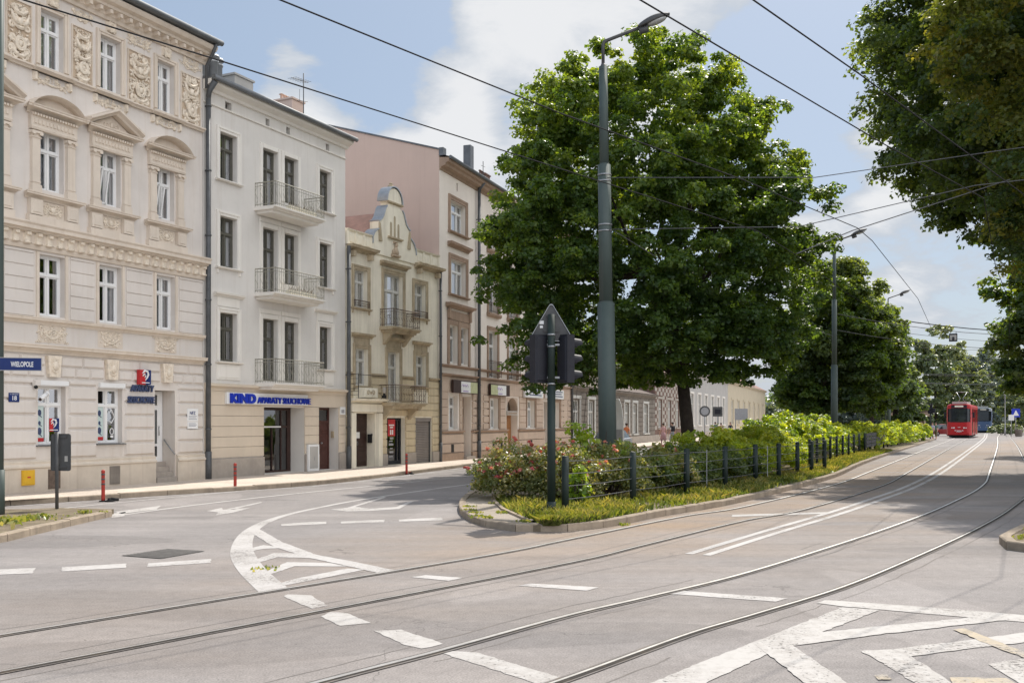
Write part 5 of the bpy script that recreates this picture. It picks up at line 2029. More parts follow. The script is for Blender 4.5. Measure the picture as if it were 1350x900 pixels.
# ================================================================== building 4: long pink-grey tenement with brown trim
b4 = thing('apartment_building', 'long pink grey tenement with brown window trim and a bare pink side wall', 'building', tuple(O4), RZ4)
E0, E1 = 0.02, 21.4
cR = [(6.3, 7.6), (9.34, 10.66), (12.43, 13.88), (15.7, 16.85), (18.0, 19.2)]
holes = [(1.27, 3.15, 11.1, 12.6), (1.3, 3.2, 8.1, 9.8), (1.15, 2.18, 4.78, 6.62), (2.52, 3.5, 4.78, 6.62), (1.15, 2.21, 1.62, 3.22), (2.79, 3.9, 0.2, 3.22, 0.5)]
for i, (a, b) in enumerate(cR):
    holes += [(a, b, 4.3, 6.8), (a, b, 7.7, 9.85), (a, b, 11.05, 12.6)]
grd = [(6.4, 7.74, 1.6, 3.22), (9.06, 10.91, 0.15, 3.3, 0.55), (12.43, 13.88, 1.63, 3.22), (15.71, 16.78, 0.2, 3.2, 0.5), (17.56, 18.85, 1.6, 3.2)]
holes += grd
holes.append((2.05, 2.25, 13.15, 13.55))
wall(b4, E0, E1, 0, 14.0, holes, M['rose'], body=13)
mb = MB()
mb.poly([(2.05, 0.25, 13.15), (2.25, 0.25, 13.15), (2.25, 0.25, 13.55), (2.05, 0.25, 13.55)])
mb.build('attic_vent', M['inside'], b4)
spec = [(1.27, 3.15, 11.1, 12.6, 2), (1.3, 3.2, 8.1, 9.8, 2), (1.15, 2.18, 4.78, 6.62, 1), (2.52, 3.5, 4.78, 6.62, 3), (1.15, 2.21, 1.62, 3.22, 4)]
for i, (a, b, c, d, va) in enumerate(spec):
    w = window(b4, a, b, c, d, 'upvc', va, 0.3)
    if i < 2:
        surround(w, a, b, c, d, 0.2, 0.05, M['rose_trim'])
        sill(w, a - 0.28, b + 0.28, c, M['rose_trim'], 0.16, 0.1)
        if i == 1:
            mb = MB()
            mb.mould(a - 0.34, b + 0.34, cornice_prof(10.32, 10.56, 0.26, 0.0), 0.2)
            sub(w, mb, 'hood', M['rose_trim'])
    elif i == 2:
        mb = MB()
        for q0, q1 in ((0.92, 1.15), (2.18, 2.52), (3.5, 3.73)):
            mb.pillow(q0, q1, 4.72, 6.85, 0, 0.06, 0.01)
        mb.pillow(0.92, 3.73, 6.86, 7.3, 0, 0.05, 0.01)
        for q in (0.92, 3.5):
            mb.pillow(q, q + 0.23, 6.9, 7.4, 0.05, 0.14, 0.02)
        mb.pillow(1.16, 2.17, 6.62, 6.85, 0, 0.05, 0.01)
        mb.pillow(2.53, 3.49, 6.62, 6.85, 0, 0.05, 0.01)
        mb.mould(0.75, 3.9, cornice_prof(7.4, 7.64, 0.3, 0.0), 0.2)
        sub(w, mb, 'hood', M['rose_trim'])
for i, (a, b) in enumerate(cR):
    for j, (c, d) in enumerate(((4.3, 6.8), (7.7, 9.85), (11.05, 12.6))):
        w = window(b4, a, b, c, d, 'upvc', (i * 2 + j) % 5, 0.3)
        surround(w, a, b, c, d, 0.17, 0.05, M['rose_trim'])
        if j == 0:
            mb = MB()
            railing(mb, a - 0.1, b + 0.1, 0.22, c + 0.02, 0.85, 0.13, False, i, 0.009)
            sub(w, mb, 'railing', M['rust_iron'])
        else:
            sill(w, a - 0.25, b + 0.25, c, M['rose_trim'], 0.2, 0.2)
            if j == 1:
                mb = MB()
                railing(mb, a - 0.05, b + 0.05, 0.18, c + 0.02, 0.5, 0.13, False, i, 0.009)
                sub(w, mb, 'railing', M['rust_iron'])
for i in (0, 2, 4):
    a, b, c, d = grd[i][:4]
    w = window(b4, a, b, c, d, 'upvc', [4, 0, 5][i // 2], 0.32)
    surround(w, a, b, c, d, 0.16, 0.07, M['rose_trim'])
# recessed doors
for (a, b, c, d, q), m_, nm in ((holes[5], M['door_wood'], 'door'), (grd[3], M['door_dark'], 'door')):
    mb = MB()
    mb.box(a + 0.01, b - 0.01, q - 0.1, q - 0.02, c, d)
    mb.pillow(a + 0.1, b - 0.1, c + 0.1, c + 1.1, -(q - 0.1), -(q - 0.13), 0.05)
    mb.pillow(a + 0.1, b - 0.1, c + 1.2, d - 0.15, -(q - 0.1), -(q - 0.13), 0.05)
    mb.build(nm, M['rose_trim'] if a < 4 else m_, b4)
mb = MB()
mb.box(2.75, 3.94, -0.25, 0.45, 0.1, 0.26)
mb.build('doorstep', M['grey_plinth'], b4)
# arched oak door
a, b = 9.06, 10.91
cu = (a + b) / 2
mb = MB()
n = 14
arcp = [(cu + (b - a) / 2 * math.cos(math.pi * k / n), 2.5 + 0.8 * math.sin(math.pi * k / n)) for k in range(n + 1)]
mb.add([(x, -0.004, z) for x, z in arcp] + [(x, -0.004, 3.31) for x, z in arcp] + [(x, 0.5, z) for x, z in arcp],
       [(k, k + 1, n + 2 + k, n + 1 + k) for k in range(n)] + [(k, 2 * n + 2 + k, 2 * n + 3 + k, k + 1) for k in range(n)])
mb.build('arch', M['rose_low'], b4)
mb = MB()
mb.box(a + 0.02, b - 0.02, 0.4, 0.48, 0.15, 2.35)
for p, q in ((a + 0.12, cu - 0.06), (cu + 0.06, b - 0.12)):
    for c, d in ((0.3, 0.9), (1.0, 1.6), (1.7, 2.25)):
        mb.pillow(p, q, c, d, -0.4, -0.365, 0.06)
mb.box(a + 0.02, b - 0.02, 0.36, 0.48, 2.35, 2.5)
dr = mb.build('door', M['oak'], b4)
mb = MB()
mb.prism([(cu + (b - a) / 2 * math.cos(math.pi * k / n), 2.5 + 0.8 * math.sin(math.pi * k / n)) for k in range(n + 1)], 0.44, 0.46)
mb.build('pane', M['glass_dark'], dr)
mb = MB()
for q in (-0.4, 0, 0.4):
    mb.box(cu + q - 0.02, cu + q + 0.02, 0.41, 0.44, 2.5, 3.2)
for q in range(5):
    mb.tube([(cu + 0.3 * math.cos(t), 0.41, 2.75 + 0.2 * math.sin(t)) for t in [q * 1.2 + k * 0.5 for k in range(4)]], 0.02, 5)
mb.build('grille', M['old_white'], dr)
# ground floor facing
gg = [(h[0] - 0.17, h[1] + 0.17) for h in (holes[4],)] + [(2.7, 3.98)] + [(g[0] - 0.19, g[1] + 0.19) for g in grd]
mb = MB()
for v0, v1 in steps_row(1.55, 4.1, 0.37):
    for s, e in minus(E0, E1, gg if v0 < 3.3 else []):
        if v0 < 3.3 and e - s > 1.6:
            mb.pillow(s, s + 0.75, v0 + 0.006, v1 - 0.03, 0, 0.075, 0.025)
            mb.pillow(s + 0.76, e - 0.76, v0, v1, 0, 0.04, 0.002)
            mb.pillow(e - 0.75, e, v0 + 0.006, v1 - 0.03, 0, 0.075, 0.025)
        else:
            mb.pillow(s, e, v0, v1, 0, 0.05, 0.002 if v0 > 3.3 else 0.02)
dg_ = [(2.79, 3.9), (9.06, 10.91), (15.71, 16.78)]
for v0, v1 in ((0.5, 0.92), (0.94, 1.38)):
    for s, e in minus(E0, E1, dg_):
        mb.pillow(s, e, v0, v1, 0, 0.09, 0.02)
mb.build('rusticated_facing', M['rose_low'], b4)
mb = MB()
for s, e in minus(E0, E1, dg_):
    mb.mould(s, e, cornice_prof(1.4, 1.54, 0.17, 0.0))
    mb.pillow(s, e, 0.0, 0.48, 0, 0.1, 0.01)
cornice_list = (4.1, 4.26), (4.55, 4.68)
for v0, v1 in cornice_list:
    mb.mould(E0, E1, cornice_prof(v0, v1, 0.2, 0.0))
mb.build('string_course', M['rose_trim'], b4)
for u in (1.2, 6.7, 7.9, 12.9):
    mb = MB()
    mb.box(u, u + 0.3, -0.105, -0.07, 0.52, 0.9)
    mb.build('cellar_vent', M['inside'], b4)
mb = MB()
mb.mould(E0 - 0.02, E1, [(0, 13.72), (0.06, 13.74), (0.1, 13.84), (0.3, 13.9), (0.34, 14.0), (0.46, 14.06), (0.5, 14.16), (0.5, 14.24), (0, 14.28)])
mb.build('cornice', M['rose_trim'], b4)
rf = MB()
rf.add([(E0, -0.55, 14.28), (E1, -0.55, 14.28), (E1, 6.5, 16.4), (E0, 6.5, 16.4), (E1, 13, 14.28), (E0, 13, 14.28)], [(0, 1, 2, 3), (3, 2, 4, 5), (1, 4, 2)])
roof4 = rf.build('roof', M['tile_dark'], b4)
mb = MB()
mb.tube([(E0, -0.56, 14.26), (E1, -0.56, 14.26)], 0.08, 10)
mb.build('gutter', M['zinc'], roof4)
mb = MB()
mb.add([(E0 - 0.015, 0, 0), (E0 - 0.015, 13, 0), (E0 - 0.015, 13, 14.4), (E0 - 0.015, 6.5, 16.5), (E0 - 0.015, 0.0, 14.62)], [(0, 1, 2, 3, 4)])
mb.add([(E0 + 0.2, 0, 14.2), (E0 + 0.2, 13, 14.2), (E0 + 0.2, 13, 14.4), (E0 + 0.2, 6.5, 16.5), (E0 + 0.2, 0.0, 14.62)], [(0, 1, 2, 3, 4)])
mb.poly([(E0 - 0.015, 0, 13.9), (E0 + 0.2, 0, 13.9), (E0 + 0.2, 0, 14.62), (E0 - 0.015, 0, 14.62)])
gw = mb.build('gable_wall', M['pink_wall'], b4)
mb = MB()
for (y0, z0, y1, z1) in ((0.0, 14.62, 6.5, 16.5), (6.5, 16.5, 13, 14.4)):
    mb.add([(E0 - 0.06, y0 - 0.03, z0), (E0 + 0.26, y0 - 0.03, z0), (E0 + 0.26, y1, z1), (E0 - 0.06, y1, z1), (E0 - 0.06, y0 - 0.03, z0 + 0.07), (E0 + 0.26, y0 - 0.03, z0 + 0.07), (E0 + 0.26, y1, z1 + 0.07), (E0 - 0.06, y1, z1 + 0.07)],
           [(0, 3, 2, 1), (4, 5, 6, 7), (0, 1, 5, 4), (2, 3, 7, 6), (1, 2, 6, 5), (3, 0, 4, 7)])
mb.box(E0 - 0.05, E0 + 0.3, -0.22, 0.0, 14.35, 14.72)
mb.build('coping', M['zinc'], gw)
chimney(roof4, 5.3, 5.75, 0.6, 1.0, 14.4, 16.3, M['zinc'], False)
chimney(roof4, 13.5, 14.3, 3, 3.8, 15.0, 16.9, M['brick'], True, 3)
mb = MB()
mb.tube([(8.6, 1.2, 14.6), (8.6, 1.2, 16.3)], 0.02, 5)
mb.tube([(8.3, 1.2, 16.0), (8.9, 1.2, 16.05)], 0.012, 5)
mb.build('aerial', M['dark_galv'], roof4)
downpipe(b4, 4.62, 0.12, 13.7, M['pipe'], 0.085, 0.16)
downpipe(b4, 21.3, 0.12, 13.7, M['pipe'], 0.085, 0.16)


def fascia(label, u0, u1, v0, v1, kind):
    s = thing('shop_sign', label, 'sign', F4(u0, v0, 0.1), RZ4)
    W, H = u1 - u0, v1 - v0
    mb = MB()
    mb.box(0, W, -0.12, 0, 0, H)
    mb.build('box', M['door_dark'] if kind < 2 else M['white'], s)
    mb = MB()
    if kind == 0:
        mb.box(W * 0.3, W * 0.69, -0.128, -0.12, 0.03, H - 0.05)
    elif kind == 1:
        mb.box(W * 0.36, W * 0.8, -0.128, -0.12, 0.03, H - 0.05)
    else:
        mb.box(0.04, W - 0.04, -0.128, -0.12, 0.03, H - 0.03)
    mb.build('white_field', M['white'], s)
    if kind < 2:
        mb = MB()
        if kind == 0:
            mb.box(W * 0.69, W * 0.99, -0.128, -0.12, 0.03, H - 0.05)
        else:
            mb.box(0.03, W * 0.36, -0.128, -0.12, 0.03, H - 0.05)
        mb.build('green_field', mat('pale_green_sheet', (0.5, 0.52, 0.3), 0.5, var=0.2, scale=6), s)
        mb = MB()
        for k in range(3):
            mb.tube([(W * (0.36 + 0.09 * k) + 0.12 * math.cos(t), -0.13, H * 0.5 + 0.12 * math.sin(t)) for t in [j * 0.5 for j in range(7)]], 0.014, 5)
        mb.box(W * 0.38, W * 0.6, -0.131, -0.128, 0.08, 0.13)
        mb.build('emblem', mat('lilac_print', (0.35, 0.25, 0.5), 0.5), s)
    else:
        mb = MB()
        mb.tube([(0.35 + 0.13 * math.cos(t), -0.13, H * 0.55 + 0.16 * math.sin(t)) for t in [0.6 + j * 0.42 for j in range(13)]], 0.03, 5)
        mb.build('emblem', M['green_steel'], s)
        mb = MB()
        for k, z in enumerate((0.42, 0.28, 0.13)):
            mb.box(0.7, W - 0.3 - 0.25 * (k % 2), -0.131, -0.128, z, z + 0.06)
        mb.build('text_line', M['letter_slate'], s)
    return s


fascia('dark edged sign with white and pale green fields above the pink tenement doorway', 1.2, 4.25, 3.36, 3.98, 0)
fascia('pale green and white sign above the window left of the arched oak door', 6.1, 9.0, 3.36, 3.96, 1)
fascia('white sign with dark crescent emblem right of the arched oak door', 11.6, 14.9, 3.38, 4.02, 2)
fascia('white sign partly behind the traffic light post on the pink tenement', 15.6, 19.2, 3.4, 3.98, 3)
s = thing('door_plaque', 'long cream plaque mounted across the arch of the oak door', 'plaque', F4(9.0, 2.32, 0.02), RZ4)
mb = MB()
mb.pillow(0, 1.7, 0.0, 0.26, -0.1, 0.06, 0.02)
mb.build('plate', M['limestone'], s)
mb = MB()
mb.box(0.15, 1.55, -0.068, -0.06, 0.09, 0.16)
mb.build('text_line', M['rose_trim'], s)

# ================================================================== lower houses farther down the street


def far_house(label, u0, u1, h, wins, m, frame_m, roof_m, pitch, storeys=None, low=None, cat='house'):
    b = thing('town_house', label, cat, tuple(O4), RZ4)
    hs = [(a, c, z0, z1) for a, c, z0, z1 in wins]
    wall(b, u0, u1, 0, h, hs, m, body=9)
    for i, (a, c, z0, z1) in enumerate(hs):
        w = window(b, a, c, z0, z1, 'old', (i * 3) % 5, 0.2)
        t = (c - a) * 0.14
        mb = MB()
        mb.pillow(a - t, a, z0 - 0.05, z1 + 0.1, 0, 0.06, 0.01)
        mb.pillow(c, c + t, z0 - 0.05, z1 + 0.1, 0, 0.06, 0.01)
        mb.pillow(a - t, c + t, z1 + 0.1, z1 + 0.32, 0, 0.08, 0.01)
        mb.mould(a - t, c + t, [(0, z0 - 0.18), (0.16, z0 - 0.16), (0.16, z0 - 0.06), (0, z0 - 0.05)])
        sub(w, mb, 'surround', frame_m)
    cornice(b, u0, u1, h - 0.35, h, 0.35, low or m, 'cornice', 0.0)
    mb = MB()
    mb.pillow(u0, u1, 0, 0.75, 0, 0.1, 0.02)
    mb.build('plinth', M['grey_plinth'], b)
    rf = MB()
    rf.add([(u0, -0.4, h), (u1, -0.4, h), (u1, 4.5, h + pitch), (u0, 4.5, h + pitch), (u1, 9, h), (u0, 9, h)], [(0, 1, 2, 3), (3, 2, 4, 5), (0, 3, 5), (1, 4, 2)])
    r = rf.build('roof', roof_m, b)
    chimney(r, (u0 * 2 + u1) / 3, (u0 * 2 + u1) / 3 + 1.0, 3.2, 4.0, h, h + pitch + 0.9, M['brick'], True, 2)
    return b


g5 = far_house('low dark grey stone house with tall white windows seen behind the thick lamp pole', 21.45, 48.8, 4.4,
               [(21.95, 23.6, 1.0, 3.45), (25.85, 27.5, 1.0, 3.45), (29.6, 31.2, 1.0, 3.45), (33.2, 34.8, 1.0, 3.45), (36.8, 38.4, 1.0, 3.45), (39.8, 41.4, 1.0, 3.45), (44.0, 45.8, 1.0, 3.45)], M['grey_stone'], M['old_white'], M['tile_dark'], 1.6)
mb = MB()
for v0, v1 in steps_row(0.76, 4.0, 0.4):
    for s, e in minus(21.45, 48.8, [(a - 0.3, b + 0.3) for a, b in ((21.95, 23.6), (25.85, 27.5), (29.6, 31.2), (33.2, 34.8), (36.8, 38.4), (39.8, 41.4), (44.0, 45.8))] if v0 < 3.7 else []):
        mb.pillow(s, e, v0 + 0.01, v1 - 0.02, 0, 0.05, 0.02)
mb.build('rusticated_facing', M['grey_stone'], g5)
g6 = far_house('brown brick house with pale stone stripes beyond the dark grey house', 48.85, 65.5, 6.6,
               [(50.4, 52.2, 1.4, 4.0), (55.0, 56.8, 1.4, 4.0), (59.4, 61.2, 1.4, 4.0), (62.6, 64.2, 1.4, 4.0)], M['brick'], M['limestone'], M['tile'], 2.0)
mb = MB()
for k, (v0, v1) in enumerate(steps_row(1.2, 6.1, 0.36)):
    for s, e in minus(48.85, 65.5, [(a - 0.3, b + 0.3) for a, b in ((50.4, 52.2), (55.0, 56.8), (59.4, 61.2), (62.6, 64.2))] if v0 < 4.2 else []):
        u = s
        j = k
        while u < e - 0.1:
            q = min(u + 0.85, e)
            if j % 2 == 0:
                mb.pillow(u, q, v0, v1, 0, 0.04, 0.01)
            u = q
            j += 1
mb.build('stone_blocks', M['limestone'], g6)
far_house('silver grey house with narrow pilasters to the right of the big tree trunk', 65.55, 98.5, 7.4,
          [(u, u + 2.0, 1.6, 5.0) for u in (68, 73, 78, 83, 88, 93)], M['silver_wall'], M['pale_trim'], M['tile_dark'], 2.4)
far_house('straw yellow house at the far end of the row beyond the billboard', 98.55, 150, 7.6,
          [(u, u + 2.2, 1.6, 5.0) for u in (102, 109, 116, 123, 130, 137, 144)], M['straw'], M['straw'], M['tile'], 2.6)

# ------------------------------------------------------------------ foliage
def leaves(name, pos, nrm, size, mt, parent=None, tint=None, **kw):
    """leaf blades: two triangles folded on the midrib; pos, nrm (N,3); size (N,)"""
    n = len(pos)
    nrm = nrm / np.maximum(np.linalg.norm(nrm, axis=1, keepdims=True), 1e-6)
    rv = nr.normal(size=(n, 3))
    t = np.cross(nrm, rv)
    t /= np.maximum(np.linalg.norm(t, axis=1, keepdims=True), 1e-6)
    b = np.cross(nrm, t)
    s = size[:, None]
    fold = nr.uniform(0.05, 0.35, (n, 1)) * s
    v = np.empty((n, 6, 3), np.float32)
    v[:, 0] = pos - t * s * 0.55
    v[:, 1] = pos - t * s * 0.05 + b * s * 0.55 - nrm * fold
    v[:, 2] = pos + t * s * 0.22 + b * s * 0.30 - nrm * fold * 0.5
    v[:, 3] = pos + t * s * 0.62
    v[:, 4] = pos + t * s * 0.22 - b * s * 0.30 - nrm * fold * 0.5
    v[:, 5] = pos - t * s * 0.05 - b * s * 0.55 - nrm * fold
    me = bpy.data.meshes.new(name)
    me.vertices.add(n * 6)
    me.vertices.foreach_set('co', v.reshape(-1))
    base = (np.arange(n) * 6)[:, None]
    li = np.concatenate([base + np.array([0, 3, 2, 1]), base + np.array([0, 5, 4, 3])], axis=1).reshape(-1).astype(np.int32)
    me.loops.add(n * 8)
    me.loops.foreach_set('vertex_index', li)
    me.polygons.add(n * 2)
    me.polygons.foreach_set('loop_start', (np.arange(n * 2) * 4).astype(np.int32))
    at = me.attributes.new('tint', 'FLOAT', 'POINT')
    if tint is None:
        tint = nr.random(n)
    at.data.foreach_set('value', np.repeat(np.clip(tint, 0, 1), 6).astype(np.float32))
    me.materials.append(mt)
    me.update(calc_edges=True)
    me.validate()
    o = bpy.data.objects.new(name, me)
    COL.objects.link(o)
    if parent:
        o.parent = parent
    for k, val in kw.items():
        o[k] = val
    return o


def clump_points(cent, rad, per, flat_=0.8, up=0.5):
    """leaf positions/normals on small domes around clump centres"""
    k = len(cent)
    idx = np.repeat(np.arange(k), per)
    d = nr.normal(size=(len(idx), 3))
    d /= np.linalg.norm(d, axis=1, keepdims=True)
    d[:, 2] = np.where(d[:, 2] < -0.35, -d[:, 2], d[:, 2])
    r = rad[idx] * nr.uniform(0.45, 1.08, len(idx))
    p = cent[idx] + d * r[:, None] * np.array([1, 1, flat_])
    nn = d * 0.8 + nr.normal(size=d.shape) * 0.5
    nn[:, 2] += up
    return p, nn, idx


def crown_clumps(c, prof, n, seed, lump=0.16, inner=0.25, sx=1.0, sy=1.0):
    """clump centres in a crown: prof = [(z, r)...]; clumps gather on boughs that push out of the outline, with gaps between"""
    g = np.random.default_rng(seed)
    zs = np.array([p[0] for p in prof])
    rs = np.array([p[1] for p in prof])
    rm = rs.max()
    H = zs[-1] - zs[0]

    def shell(m):
        z = g.uniform(zs[0], zs[-1], m * 5)
        r = np.interp(z, zs, rs)
        keep = g.random(m * 5) < (r / rm) ** 1.1 + 0.06
        return z[keep][:m], r[keep][:m]
    K = max(30, n // 10)
    bz, br = shell(K)
    K = len(bz)
    ba = np.arange(K) * 2.399963 + g.normal(0, 0.35, K)
    push = 1 + lump * np.clip(g.normal(0, 0.5, K), -0.9, 0.9)
    up = np.clip((bz - zs[0]) / H, 0, 1)
    bl = rm * g.uniform(0.09, 0.17, K)                 # bough size
    ni = int(n * inner)
    no = n - ni
    k = g.integers(0, K, no)
    # bough axis: outwards, turning upwards near the top and slightly down at the bottom
    ax = np.stack([np.cos(ba), np.sin(ba), -0.15 + 1.5 * up ** 1.5], 1)
    ax /= np.linalg.norm(ax, axis=1, keepdims=True)
    base = np.stack([br * push * 0.88 * np.cos(ba) * sx, br * push * 0.88 * np.sin(ba) * sy, bz], 1)
    t = g.uniform(-1.0, 1.05, no)
    sp = np.sqrt(np.clip(1.3 - np.abs(t), 0.12, 1)) * 0.72
    p = base[k] + ax[k] * (t * bl[k] * 1.25)[:, None] + np.clip(g.normal(0, 1, (no, 3)), -1.7, 1.7) * (sp * bl[k] * 0.62)[:, None]
    z, r = shell(ni)
    a = g.uniform(0, 6.283, len(z))
    f = np.sqrt(g.uniform(0.05, 0.66, len(z)))
    q = np.stack([r * f * np.cos(a) * sx, r * f * np.sin(a) * sy, z], 1)
    out = np.concatenate([p, q], 0) + np.array(c)
    return out, k


def tree(name, label, base, crown_c, prof, n_cl, per, leaf, mt, seed, cl_r=(0.45, 0.8), trunk_r=0.25, trunk_h=3.0, limbs=9, group=None, mt2=None, lump=0.16, inner=0.3, lean=(0, 0), flat_=0.75):
    g = random.Random(seed)
    t = thing(name, label, 'tree', (base[0], base[1], base[2]), 0, group)
    off = np.array([base[0], base[1], base[2]])
    cc = np.array(crown_c) - off
    cent, f = crown_clumps(cc, prof, n_cl, seed, lump, inner)
    gg = np.random.default_rng(seed + 1)
    rad = gg.uniform(cl_r[0], cl_r[1], len(cent))
    p, nn, idx = clump_points(cent, rad, per, flat_)
    H = prof[-1][0] - prof[0][0]
    ct = gg.uniform(0.05, 0.75, len(cent))
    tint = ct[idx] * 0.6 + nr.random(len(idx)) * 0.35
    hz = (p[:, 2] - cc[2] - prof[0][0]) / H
    tint = np.clip(tint + 0.5 * (hz - 0.45), 0, 1)  # crown top tinted lighter, standing in for sun on the upper leaves
    size = leaf * nr.uniform(0.65, 1.25, len(p))
    if mt2 is None:
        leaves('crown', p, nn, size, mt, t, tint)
    else:
        sel = (ct[idx] + 0.3 * np.sin(p[:, 0] * 0.9 + p[:, 2] * 0.7)) > 0.42
        leaves('crown', p[~sel], nn[~sel], size[~sel], mt, t, tint[~sel])
        leaves('crown', p[sel], nn[sel], size[sel], mt2, t, tint[sel])
    mb = MB()
    top = Vector((cc[0] * 0.15 + lean[0], cc[1] * 0.15 + lean[1], trunk_h))
    mb.tube([(0, 0, -0.1), (0, 0, 0.12), (top.x * 0.2, top.y * 0.2, trunk_h * 0.4), tuple(top)], [trunk_r * 1.5, trunk_r * 1.12, trunk_r * 0.95, trunk_r * 0.85], 10)
    zt = cc[2] + prof[-1][0]
    lead = Vector((cc[0], cc[1], trunk_h + (zt - trunk_h) * 0.75))
    mb.tube([tuple(top), tuple(top.lerp(lead, 0.35) + Vector((g.uniform(-.3, .3), g.uniform(-.3, .3), 0))), tuple(lead)], [trunk_r * 0.8, trunk_r * 0.5, 0.03], 7)
    for k in range(limbs):
        a = 2 * math.pi * k / limbs + g.uniform(-0.3, 0.3)
        s0 = top.lerp(lead, g.uniform(-0.02, 0.5))
        zi = g.uniform(0.12, 0.75)
        rr = np.interp(prof[0][0] + H * zi, [q[0] for q in prof], [q[1] for q in prof]) * 0.8
        e = Vector((cc[0] + rr * math.cos(a), cc[1] + rr * math.sin(a), max(cc[2] + prof[0][0] + H * zi, s0.z + 0.6)))
        m = s0.lerp(e, 0.5) + Vector((0, 0, -0.25 + g.uniform(-.2, .3)))
        mb.tube([tuple(s0), tuple(m), tuple(e)], [trunk_r * 0.42, trunk_r * 0.25, 0.025], 6)
        for j in range(3):
            q0 = s0.lerp(e, g.uniform(0.35, 0.8))
            q1 = q0 + Vector((g.uniform(-1, 1), g.uniform(-1, 1), g.uniform(0.2, 1.1))) * rr * 0.33
            mb.tube([tuple(q0), tuple(q1)], [trunk_r * 0.16, 0.015], 5)
    mb.build('trunk', M['bark'], t)
    return t


# main maple on the island
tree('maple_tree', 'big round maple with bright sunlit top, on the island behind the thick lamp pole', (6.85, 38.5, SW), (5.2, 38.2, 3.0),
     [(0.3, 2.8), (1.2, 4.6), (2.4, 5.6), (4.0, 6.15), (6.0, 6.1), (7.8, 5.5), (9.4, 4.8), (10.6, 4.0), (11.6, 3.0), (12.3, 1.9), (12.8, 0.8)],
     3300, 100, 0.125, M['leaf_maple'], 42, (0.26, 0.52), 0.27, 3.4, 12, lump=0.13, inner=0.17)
# second tree farther along the island
tree('maple_tree', 'smaller dark green maple farther along the island behind the second street lamp', (20.2, 68.0, SW), (22.0, 68.0, 2.2),
     [(0.5, 3.0), (2.2, 4.0), (4.4, 4.2), (6.6, 3.8), (8.3, 2.9), (9.6, 1.7), (10.4, 0.5)], 1500, 80, 0.19, M['leaf_dark'], 43, (0.4, 0.75), 0.24, 2.3, 10, mt2=M['leaf_maple'])
tree('street_tree', 'small bushy tree at the right of the smaller maple, below the farthest lamp', (31.0, 86.0, SW), (31.6, 86.0, 2.2),
     [(0.6, 2.0), (2.4, 2.8), (5.2, 3.0), (7.6, 2.4), (9.2, 1.2), (10.0, 0.3)], 500, 60, 0.3, M['leaf_dark'], 44, (0.5, 0.9), 0.22, 2.4, 8, mt2=M['leaf_maple'])
# tall trees overhanging from the right
tree('chestnut_tree', 'tall tree with yellowing leaves overhanging from the right edge', (23.2, 30.5, SW), (22.8, 30.2, 5.2),
     [(0.5, 2.2), (1.5, 4.6), (3.5, 6.6), (6.5, 8.1), (9.5, 8.9), (12.5, 8.3), (15.5, 5.5), (17.5, 2.0)], 3000, 105, 0.14, M['leaf_dark'], 45, (0.4, 0.8), 0.4, 5.0, 12, mt2=M['leaf_autumn'], lump=0.1)
tree('lime_tree', 'tall dark green tree overhanging the road behind the yellowing tree on the right', (25.6, 40.0, SW), (22.6, 39.6, 7.2),
     [(0.5, 0.9), (1.5, 2.6), (3.0, 4.8), (5.0, 6.9), (8.0, 7.9), (12.5, 7.9), (16.0, 6.6), (19.0, 3.4)], 3000, 95, 0.165, M['leaf_dark'], 46, (0.45, 0.9), 0.42, 6.0, 12, lump=0.1)
tree('lime_tree', 'medium tree with light green leaves at the right edge beyond the two tall ones', (32.5, 58.0, SW), (32.3, 57.5, 2.6),
     [(0.6, 2.2), (2.0, 3.7), (4.5, 4.4), (7.0, 4.0), (9.0, 2.7), (10.5, 0.8)], 520, 75, 0.26, M['leaf_maple'], 47, (0.5, 0.95), 0.28, 3.0, 9, mt2=M['leaf_dark'])
# farther trees closing the street
far_trees = [
    ('tall feathery tree behind the kiosk, left of the red tram', (74.5, 175), 18.0, 5.6, 'leaf_far', 51),
    ('pale green tree whose top rises just above the red tram', (86, 192), 15.5, 5.0, 'leaf_far', 52),
    ('broad hazy tree straight behind the red tram', (91, 200), 15.5, 6.0, 'leaf_far_blue', 53),
    ('hazy tree behind the blue tram', (107, 225), 17.5, 6.5, 'leaf_far_blue', 54),
    ('blue green hazy tree right of the blue tram', (121, 240), 20.0, 7.0, 'leaf_far_blue', 55),
    ('dark bushy tree at the right edge behind the crossing sign', (85.5, 165), 10.0, 4.0, 'leaf_far', 56),
    ('mid green tree at the right edge behind the white globe lamp', (79, 150), 9.5, 3.2, 'leaf_far', 57),
    ('low dark tree left of the kiosk at the end of the hedge', (38.5, 100), 8.0, 3.2, 'leaf_dark', 58),
    ('farthest pale tree closing the left street beyond the yellow house', (62, 190), 14.0, 8.0, 'leaf_far_blue', 59),
    ('hazy treetop far behind the kiosk roof', (66, 178), 14.0, 4.5, 'leaf_far_blue', 60),
    ('tall hazy tree at the far right end of the avenue', (140, 260), 19.0, 8.0, 'leaf_far_blue', 61),
]
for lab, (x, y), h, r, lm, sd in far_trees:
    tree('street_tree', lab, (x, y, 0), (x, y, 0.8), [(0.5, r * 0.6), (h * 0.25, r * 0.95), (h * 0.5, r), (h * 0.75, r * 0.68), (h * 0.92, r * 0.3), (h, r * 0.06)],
         300, 60, r * 0.09, M[lm], sd, (r * 0.11, r * 0.2), 0.3, 3.0, 7, group='trees closing the far end of the street', lump=0.22)
